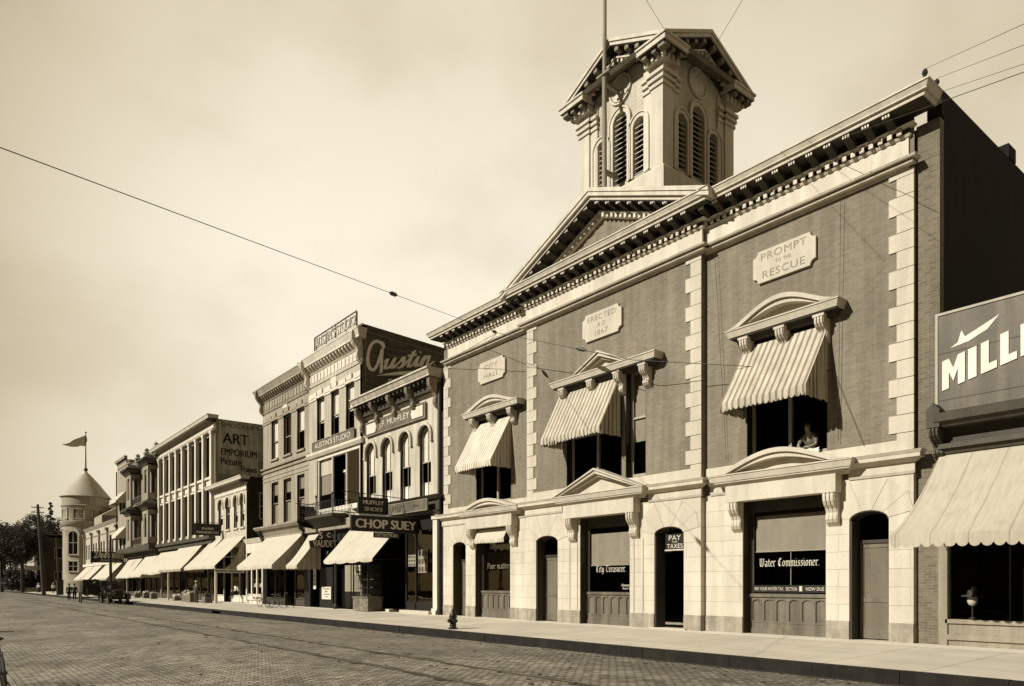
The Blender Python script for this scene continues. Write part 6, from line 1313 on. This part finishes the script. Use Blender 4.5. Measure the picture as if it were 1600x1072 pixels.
tag(obj('switch_box', MB().box(-129.6, -128.2, 14.2, 15.0, -.1, 2.1).box(-129.7, -128.1, 14.1, 15.1, 2.1, 2.2), 'iron', loc=(-129, 14.6, -.1)), 'dark box shaped cabinet standing by the thin leaning pole', 'cabinet')
# bicycles
def bicycle(loc, rz, label, lean=.12):
    t = thing('bicycle', loc, label, 'bicycle', 'bicycles standing on the street', world=False); t.rotation_euler = (lean, 0, rz); r = .34
    for x in (-.52, .52):
        w = obj('wheel', MB().ring((x, 0, r), (1, 0, 0), (0, 0, 1), r, .018, 32, 6), 'rubber', t); s = MB()
        for k in range(14): a = 2*pi*k/14; s.tube([(x, 0, r), (x+r*cos(a), 0, r+r*sin(a))], .0035, 4, False)
        s.tube([(x, -.05, r), (x, .05, r)], .025, 8); obj('spokes', s, 'iron', w)
    f = MB(); f.tube([(-.52, 0, r), (-.05, 0, .3), (-.18, 0, .85)], .016, 6).tube([(-.05, 0, .3), (.36, 0, .78)], .016, 6).tube([(-.16, 0, .8), (.36, 0, .82)], .016, 6).tube([(.52, 0, r), (.36, 0, .8), (.33, 0, .95)], .015, 6).tube([(-.52, 0, r), (-.16, 0, .78)], .012, 6); f.ring((-.05, 0, .3), (1, 0, 0), (0, 0, 1), .09, .01, 16, 4); obj('frame', f, 'iron', t)
    obj('saddle', MB().blob((-.2, 0, .9), (.14, .08, .035), 10, 6), 'iron', t); obj('handlebar', MB().tube([(.2, -.25, .97), (.34, -.1, .98), (.34, .1, .98), (.2, .25, .97)], .012, 6), 'steel', t)
    return t
bicycle((-49.3, 17.5, -.04), R(10), 'bicycle parked on the pavement under the big scalloped awning'); bicycle((-46.4, 17.3, -.04), R(35), 'bicycle parked on the pavement before the vaudet entrance')
bicycle((-47.0, 17.9, -.04), R(70), 'bicycle seen nearly end on between two others near the vaudet entrance')
bicycle((-15.2, .90, -.315), R(180), 'bicycle by the near kerb, only its wheel entering at the left edge', -.1)
# vehicles
def wheel(t, x, y, r, name='wheel', w=.06, n=12, wood='mid'):
    o = obj(name, MB().ring((x, y, r), (1, 0, 0), (0, 0, 1), r-w, w, 28, 8), 'rubber', t, smooth=True); s = MB()
    for k in range(n): a = 2*pi*k/n; s.tube([(x, y, r), (x+(r-w*1.3)*cos(a), y, r+(r-w*1.3)*sin(a))], .018, 5, False)
    s.tube([(x, y-.08, r), (x, y+.08, r)], .07, 10); s.ring((x, y, r), (1, 0, 0), (0, 0, 1), r-w*2, .02, 24, 4); obj('spokes', s, wood, o); return o
def touring_car(loc, rz, label):
    t = thing('touring_car', loc, label, 'car', world=False); t.rotation_euler.z = rz; t.scale = (1.12,)*3
    for x in (-1.25, 1.3):
        for y in (-.7, .7): wheel(t, x, y, .42)
    b = MB(); b.prism([(-1.75, .55), (-1.85, 1.15), (-.95, 1.2), (-.9, .95), (-.35, .92), (-.3, 1.15), (.25, 1.15), (.35, .98), (.42, .55)], -.62, .62); obj('body', b, 'carbody', t)
    h = MB().hexa([(.42, -.36, .55), (1.5, -.3, .55), (1.5, .3, .55), (.42, .36, .55)], [(.42, -.38, 1.08), (1.5, -.3, 1.0), (1.5, .3, 1.0), (.42, .38, 1.08)]); h.hexa([(.42, -.38, 1.08), (1.5, -.3, 1.0), (1.5, .3, 1.0), (.42, .38, 1.08)], [(.42, -.14, 1.2), (1.5, -.1, 1.1), (1.5, .1, 1.1), (.42, .14, 1.2)]); obj('hood', h, 'carbody', t)
    obj('radiator', MB().box(1.5, 1.56, -.31, .31, .5, 1.12), 'radiator', t); obj('radiator_shell', MB().box(1.5, 1.6, -.34, -.3, .48, 1.15).box(1.5, 1.6, .3, .34, .48, 1.15).box(1.5, 1.6, -.3, .3, 1.11, 1.15), 'brass', t); obj('chassis', MB().box(-1.8, 1.65, -.4, -.32, .45, .55).box(-1.8, 1.65, .32, .4, .45, .55).tube([(-1.25, -.7, .42), (-1.25, .7, .42)], .035, 8).tube([(1.3, -.7, .42), (1.3, .7, .42)], .035, 8), 'iron', t)
    for s in (-1, 1):
        f = MB(); A = [(1.3+.56*cos(pi*k/12), .42+.5*sin(pi*k/12)) for k in range(11)]; A.append((.6, .45)); A.append((-.6, .42)); B = [(a, c+.03) for a, c in A]
        f.strip(B, A, s*.7-.14, s*.7+.14); A = [(-1.25+.55*cos(pi*k/12), .42+.5*sin(pi*k/12)) for k in range(13)]; f.strip([(a, c+.03) for a, c in A], A, s*.7-.14, s*.7+.14); obj('fender', f, 'carbody', t)
        obj('headlight', MB().lathe(0, 0, [(.02, -.12), (.1, -.06), (.12, .05), (.1, .06), (.0, .06)], 14, cz=0) if False else MB(lambda p, s=s: (1.62+p[2], s*.36+p[0], .92+p[1])).lathe(0, 0, [(.02, -.12), (.1, -.06), (.125, .05), (.1, .06), (.0, .06)], 14), 'brass', t)
    ws = MB().box(.36, .4, -.6, -.56, 1.15, 1.75).box(.36, .4, .56, .6, 1.15, 1.75).box(.36, .4, -.6, .6, 1.72, 1.76).box(.36, .4, -.6, .6, 1.15, 1.19); w_ = obj('windscreen', ws, 'brass', t); obj('pane', MB().poly([(.38, -.56, 1.19), (.38, .56, 1.19), (.38, .56, 1.72), (.38, -.56, 1.72)]), 'glass', w_)
    obj('seat', MB().box(-.95, -.4, -.58, .58, .92, 1.12).box(-1.0, -.88, -.58, .58, 1.1, 1.5).box(-1.75, -1.2, -.58, .58, .95, 1.2).box(-1.88, -1.72, -.6, .6, 1.1, 1.6), 'dark_trim', t); obj('steering_wheel', MB().ring((.05, -.3, 1.3), (.5, 0, .86), (0, 1, 0), .19, .015, 18, 5).tube([(.35, -.3, 1.0), (.05, -.3, 1.3)], .02, 6), 'iron', t)
    f = MB(); f.box(-1.95, -1.6, -.66, .66, 1.5, 1.85); obj('folded_top', f, 'iron', t)
    return t
touring_car((-74.9, 12.75, -.3), R(2), 'black open touring car with wooden spoked wheels parked before the white awnings')
def wagon(loc, rz, label):
    t = thing('motor_wagon', loc, label, 'wagon', world=False); t.rotation_euler.z = rz; t.scale = (1.12,)*3
    for x in (-1.2, 1.1):
        for y in (-.78, .78): wheel(t, x, y, .48, w=.05)
    obj('bed', MB().box(-1.9, 1.2, -.7, .7, .75, .85).box(-1.9, 1.2, -.7, -.64, .85, 1.55).box(-1.9, 1.2, .64, .7, .85, 1.55).box(-1.9, -1.84, -.64, .64, .85, 1.55).box(1.14, 1.2, -.64, .64, .85, 1.55), 'iron', t)
    obj('seat', MB().box(.2, .75, -.62, .62, 1.45, 1.6).box(.1, .2, -.62, .62, 1.6, 2.0), 'dark_trim', t); obj('hood', MB().box(1.2, 1.9, -.4, .4, .7, 1.25), 'iron', t); obj('chassis', MB().box(-1.8, 1.9, -.4, -.3, .6, .74).box(-1.8, 1.9, .3, .4, .6, .74).tube([(-1.2, -.78, .48), (-1.2, .78, .48)], .04, 8).tube([(1.1, -.78, .48), (1.1, .78, .48)], .04, 8), 'iron', t)
    return t
wagon((-79.9, 11.6, -.27), R(-4), 'dark open box wagon with high sides parked nose to tail with the touring car')
person((-81.0, 11.3, .5), R(100), 'person in white shirt riding in the open bed of the dark wagon', coat='shirt', legs='coat', hat='hat', h=1.45, seated=True) 
person((-79.5, 11.9, .75), R(100), 'driver in dark coat sitting up on the wagon seat', coat='coat', hat='coat', seated=True, h=1.5)
person((-75.1, 12.5, .3), R(95), 'driver in dark hat in the touring car', coat='coat', hat='coat', seated=True, h=1.55)
# crates of produce before the pilastered block
def crate(x, y, z, w, d, h, fill, label):
    t = thing('crate', (x, y, z), label, 'crate', 'crates on the pavement before the pilastered block'); c = MB()
    for k in range(3):
        a = z+h*(k+.1)/3; b_ = z+h*(k+.85)/3
        c.box(x-w/2, x+w/2, y-d/2, y-d/2+.02, a, b_).box(x-w/2, x+w/2, y+d/2-.02, y+d/2, a, b_).box(x-w/2, x-w/2+.02, y-d/2+.02, y+d/2-.02, a, b_).box(x+w/2-.02, x+w/2, y-d/2+.02, y+d/2-.02, a, b_)
    for sx in (-1, 1):
        for sy in (-1, 1): c.box(x+sx*(w/2-.05)-.025, x+sx*(w/2-.05)+.025, y+sy*(d/2-.045)-.02, y+sy*(d/2-.045)+.02, z, z+h)
    c.box(x-w/2+.03, x+w/2-.03, y-d/2+.03, y+d/2-.03, z+.01, z+h*.7); obj('slats', c, 'crate_wood', t)
    if fill:
        f = MB()
        for i in range(26): f.blob((x+rnd.uniform(-.42, .42)*w, y+rnd.uniform(-.42, .42)*d, z+h*.9+rnd.uniform(0, .24)), rnd.uniform(.07, .13), 6, 4)
        obj('produce', f, fill, t)
crate(-66.6, 17.4, -.03, 1.0, .7, .7, 'fruit', 'pale slatted crate heaped with light produce next to the standing man')
crate(-68.0, 17.5, -.03, 1.1, .7, .6, 'letter', 'low crate of white goods left of the produce crate')
crate(-69.4, 17.6, -.03, .9, .6, .8, 'fruit', 'taller crate stacked with bundles under the long white awning')
crate(-63.0, 17.6, -.03, .9, .6, .55, 'dark_trim', 'dark filled crate just right of the standing man')
crate(-73.5, 17.8, -.03, .8, .6, .35, 'letter', 'small flat crate on its own under the long white awning')
crate(-83.5, 17.9, -.03, .8, .6, .5, 'fruit', 'crate at the foot of the awning post farther along')
crate(-87.5, 18.0, -.03, .8, .6, .6, 'letter', 'distant crate topped with white parcels near the bay windows')
crate(-92.0, 18.0, -.03, .9, .6, .5, 'fruit', 'farthest crate of produce below the bay window awning')
for x, y, l in ((-57.9, Y0+.5, 'left hat form'), (-56.9, Y0+.6, 'middle hat form'), (-55.9, Y0+.5, 'right hat form')):
    o = thing('hat_form', (x, y, .75), f'{l} of the pale three displayed in the millinery window', 'hat form', 'hat forms in the millinery window'); obj('bust', MB().lathe(x, y, [(.12, 0), (.03, .05), (.03, .5), (.24, .55), (.2, .8), (.07, .9), (.1, 1.0), (.08, 1.15), (.0, 1.2)], 12, cz=.75), 'shirt', o, smooth=True); obj('hat', MB().lathe(x, y, [(.22, 1.1), (.1, 1.14), (.1, 1.24), (.0, 1.26)], 12, cz=.75), 'mid', o)
# ================================================================== wires
def wire(pts, r, label, sag=0, cat='wire', knobs=()):
    t = thing('overhead_wire', pts[0], label, cat); P = []
    for a, b in zip(pts, pts[1:]):
        a, b = Vector(a), Vector(b)
        for k in range(10): u = k/10; p = a.lerp(b, u); p.z -= 4*sag*u*(1-u); P.append(p)
    P.append(Vector(pts[-1])); obj('cable', MB().tube(P, r, 5), 'iron', t)
    for k, (p, q) in enumerate(knobs): m = MB().tube([p, Vector(p).lerp(Vector(q), .3), Vector(p).lerp(Vector(q), .7), q], [.02, .06, .06, .02], 8); obj('insulator', m, 'iron', t)
    return t
J = (-20.6, 17.5, 10.52)
wire([(-14.2, .55, 9.25), (-20.6, 17.5, 10.52)], .011, 'long span wire running down from the upper left to the front of the brick hall') if False else None
J = (-22.97, 17.5, 11.55)
P0 = (-10.81, .6, 6.84)
dv = (Vector(P0)-Vector(J)); far = tuple(Vector(P0)+dv*.03)
ins = Vector(J).lerp(Vector(P0), .11); a_ = Vector(J).lerp(Vector(P0), .40)
wire([far, J], .007, 'long dark span wire crossing the sky from the upper left to the hall', knobs=[(tuple(Vector(J)-dv*-.005), tuple(Vector(J)+dv*.03)), (tuple(Vector(J)+dv*.452), tuple(Vector(J)+dv*.474))])
wire([J, (-30.42, 19.42, 12.3)], .01, 'short guy wire fanning left from the junction to the hall frieze')
wire([J, (-26.5, 19.42, 12.3)], .01, 'second guy wire fanning from the junction to the hall frieze')
K = (-10.14, 19.42, 7.41)
d2 = Vector(K)-Vector(J); q = Vector(J)+d2*.36
J2 = (-16.4, 18.2, 9.0)
wire([J, J2, K], .011, 'thin wire running right across the hall front past its striped awnings', knobs=[(tuple(Vector(J).lerp(Vector(J2), .62)), tuple(Vector(J).lerp(Vector(J2), .70)))])
wire([K, (-9.3, 19.45, 5.2)], .006, 'thin slack wire dropping from the anchor beside the right awning')
for x0, x1, lb in ((-14.0, -13.6, 'left of the pair of slim wires hanging down the right bay brickwork'), (-9.9, -10.0, 'right of the pair of slim wires hanging down the right bay brickwork')):
    wire([(x0, 19.36, 12.1), (x1, 19.42, 5.4)], .006, lb)
wire([(-7.5, 18.75, 14.0), (-2.5, 10.3, 8.25)], .0045, 'first wire fanning up to the right from the hall corner finials')
wire([(-7.45, 19.3, 13.98), (-2.6, 10.5, 8.1)], .0045, 'second wire fanning up to the right from the hall corner finials')
wire([(-7.6, 19.9, 13.98), (-2.5, 10.8, 8.0)], .0045, 'lowest wire fanning up to the right from the hall corner finials')
wire([(-16.5, 24.0, 17.2), (-2.8, 13, 9.2)], .007, 'faint wire from the clock tower side running off to the upper right')
wire([(-16.2, 21.0, 19.2), (-7.2, 11.5, 12.6)], .005, 'faint wire from the tower capital climbing to the top right')
wire([(-16.3, 19.75, 20.66), (-10.93, 12.28, 14.9)], .006, 'faint guy wire rising from the tower roof to the top edge')
wire([(-146, 13.2, 14.2), (-175, 13.2, 14.6)], .03, 'wire leaving the leaning utility pole toward the trees')
# ================================================================== trees
def leaf_material():
    m, t, b = base_mat('foliage', .7, 0, .3); c = ramp(t, noise(t, .9, detail=3), [(.35, sp(.018)), (.65, sp(.06))])
    t.links.new(c, b.inputs['Base Color']); tr = nn(t, 'ShaderNodeBsdfTranslucent'); tr.inputs[0].default_value = sp(.04); mx = nn(t, 'ShaderNodeMixShader'); mx.inputs[0].default_value = .2
    t.links.new(b.outputs[0], mx.inputs[1]); t.links.new(tr.outputs[0], mx.inputs[2]); t.links.new(mx.outputs[0], t.nodes['Material Output'].inputs[0]); return m
M['leaf'] = leaf_material()
def tree_mesh(seed, H, cr, lf, conifer=False):
    rnd = random.Random(seed); tk = MB(); lfm = MB(); tips = []
    tk.tube([(0, 0, -.3), (.1, 0, H*.3), (0, .2, H*.62), (0, 0, H*.85)], [.42, .32, .2, .06], 8)
    if conifer:
        for k in range(26):
            z = H*(.25+.75*k/26); L = cr*(1.05-k/26)*.9; a = k*2.4
            tips += [((cos(a)*L*u, sin(a)*L*u, z-.15*L*u), .35+.5*(1-k/26)) for u in (.3, .6, .9)]
    else:
        for k in range(11):
            a = k*2.4+rnd.uniform(-.4, .4); z0 = H*rnd.uniform(.28, .55); L = cr*rnd.uniform(.6, 1.0); z1 = z0+H*rnd.uniform(.12, .36)
            p1 = (cos(a)*L*.5, sin(a)*L*.5, (z0+z1)/2+.3); p2 = (cos(a)*L*.85, sin(a)*L*.85, z1)
            tk.tube([(0, 0, z0), p1, p2], [.15, .09, .03], 6)
            for q in (p1, p2, (p2[0]*.6, p2[1]*.6, z1+H*.08)): tips.append((q, rnd.uniform(1.1, 1.9)))
        for k in range(16):
            a = rnd.uniform(0, 6.28); r_ = cr*rnd.uniform(.2, .9)*math.sqrt(rnd.random()); tips.append(((cos(a)*r_, sin(a)*r_, H*rnd.uniform(.5, .95)-r_*.25), rnd.uniform(.9, 1.8)))
    for (c, R_) in tips:
        n = int(lf*R_*R_)
        for k in range(n):
            d = Vector((rnd.gauss(0, 1), rnd.gauss(0, 1), rnd.gauss(0, .75))).normalized()*R_*rnd.uniform(.55, 1.05); p = Vector(c)+d
            u = Vector((rnd.gauss(0, 1), rnd.gauss(0, 1), rnd.gauss(0, .6))).normalized(); v = u.orthogonal().normalized(); v = (v*cos(k)+u.cross(v)*sin(k)); s = rnd.uniform(.11, .24)
            lfm.poly([p-u*s*1.4, p+v*s*.6, p+u*s*1.4, p-v*s*.6])
    return tk, lfm
protos = []
def tree(x, y, H, cr, seed, label, rz=0, conifer=False):
    tk, lf = tree_mesh(seed, H, cr, 85 if not conifer else 200, conifer)
    t = thing('pine_tree' if conifer else 'shade_tree', (x, y, 0), label, 'tree', 'trees along the far end of the street', world=False); t.rotation_euler.z = rz
    obj('trunk', tk, 'bark', t); obj('crown', lf, 'leaf', t); return t
def shrub(x, y, H, seed, label):
    rnd = random.Random(seed); tk = MB(); lf = MB()
    for k in range(7):
        a = k*.9; c = (cos(a)*1.8, sin(a)*1.8, H*.5+.4*sin(k*2)); tk.tube([(0, 0, -.1), (c[0]*.5, c[1]*.5, H*.3), c], [.1, .07, .03], 5)
        for i in range(420):
            d = Vector((rnd.gauss(0, 1), rnd.gauss(0, 1), rnd.gauss(0, 1))).normalized()*rnd.uniform(.3, 1)*H*.5; p = Vector(c)+d
            if p.z < 0: continue
            u = Vector((rnd.gauss(0, 1), rnd.gauss(0, 1), rnd.gauss(0, .6))).normalized(); v = u.orthogonal().normalized(); s_ = rnd.uniform(.18, .34); lf.poly([p-u*s_*1.3, p+v*s_*.6, p+u*s_*1.3, p-v*s_*.6])
    t = thing('shrub', (x, y, 0), label, 'shrub', 'shrubs under the avenue trees', world=False); obj('stems', tk, 'bark', t); obj('foliage', lf, 'leaf', t)
for x, y, H, cr, lb in ((-190, 14.6, 14.5, 5.0, 'nearest leafy street tree, just left of the porch'), (-203, 11.6, 15.5, 5.8, 'big leafy tree second from the porch'), (-222, 11.8, 16.5, 6.2, 'tall rounded leafy tree third from the porch at the left edge'), (-243, 14.5, 18, 6.5, 'tree behind the tall rounded one near the left edge'), (-262, 17.0, 19, 6.5, 'shadowy tree deep in the row at the left edge'), (-236, 22.5, 20, 6.8, 'tree rising over the gap beyond the porch'), (-262, 28.5, 21, 7.0, 'far tree seen over the roof of the porticoed building'), (-290, 36, 20, 7.0, 'farthest tree beside the stone wing'), (-300, 21, 20, 7, 'tree closing the end of the row'), (-330, 19.5, 21, 8, 'hazy last tree at the bottom of the avenue')):
    tree(x, y, H*1.06, cr*1.08, int(-x), lb, rz=x)
for i, (x, y) in enumerate(((-200, 15.0), (-214, 15.5), (-228, 17), (-240, 19), (-255, 22), (-275, 25), (-300, 30), (-330, 26), (-350, 22), (-270, 12.5), (-300, 14.5), (-360, 16))):
    shrub(x, y, 4.5+(i % 3)*.8, 60+i, ('round leafy shrub', 'broad leafy shrub', 'dense leafy shrub')[i % 3]+' under the avenue trees, '+('nearest the porch', 'just behind the nearest one', 'third from the porch', 'fourth from the porch', 'fifth from the porch', 'sixth from the porch', 'in the back row', 'near the end of the avenue', 'at the end of the avenue', 'beside the road', 'farther along the road', 'last by the road')[i])
tree(-250, 26.0, 26, 3.4, 4, 'slender taller pine whose tip shows behind the utility pole', conifer=True)

# unseen low shops added behind the camera to darken the shop windows' reflections
op = thing('added_shop_row', (-60, -8, 0), 'added row of low plain shops, unseen behind the viewpoint, darkening the window reflections', 'building')
for k in range(16):
    x = -210+16*k; h = 5.0+.5*((k*7) % 3)/2; o = obj('wall', MB().box(x, x+15.9, -16, -8, 0, h), 'grey_brick' if k % 2 else 'dark_brick', op)
    w = MB()
    for j in range(4): w.box(x+.8+3.8*j, x+3.9+3.8*j, -8.0, -7.95, .7, 3.0)
    obj('window_surround', w, 'sash', o)
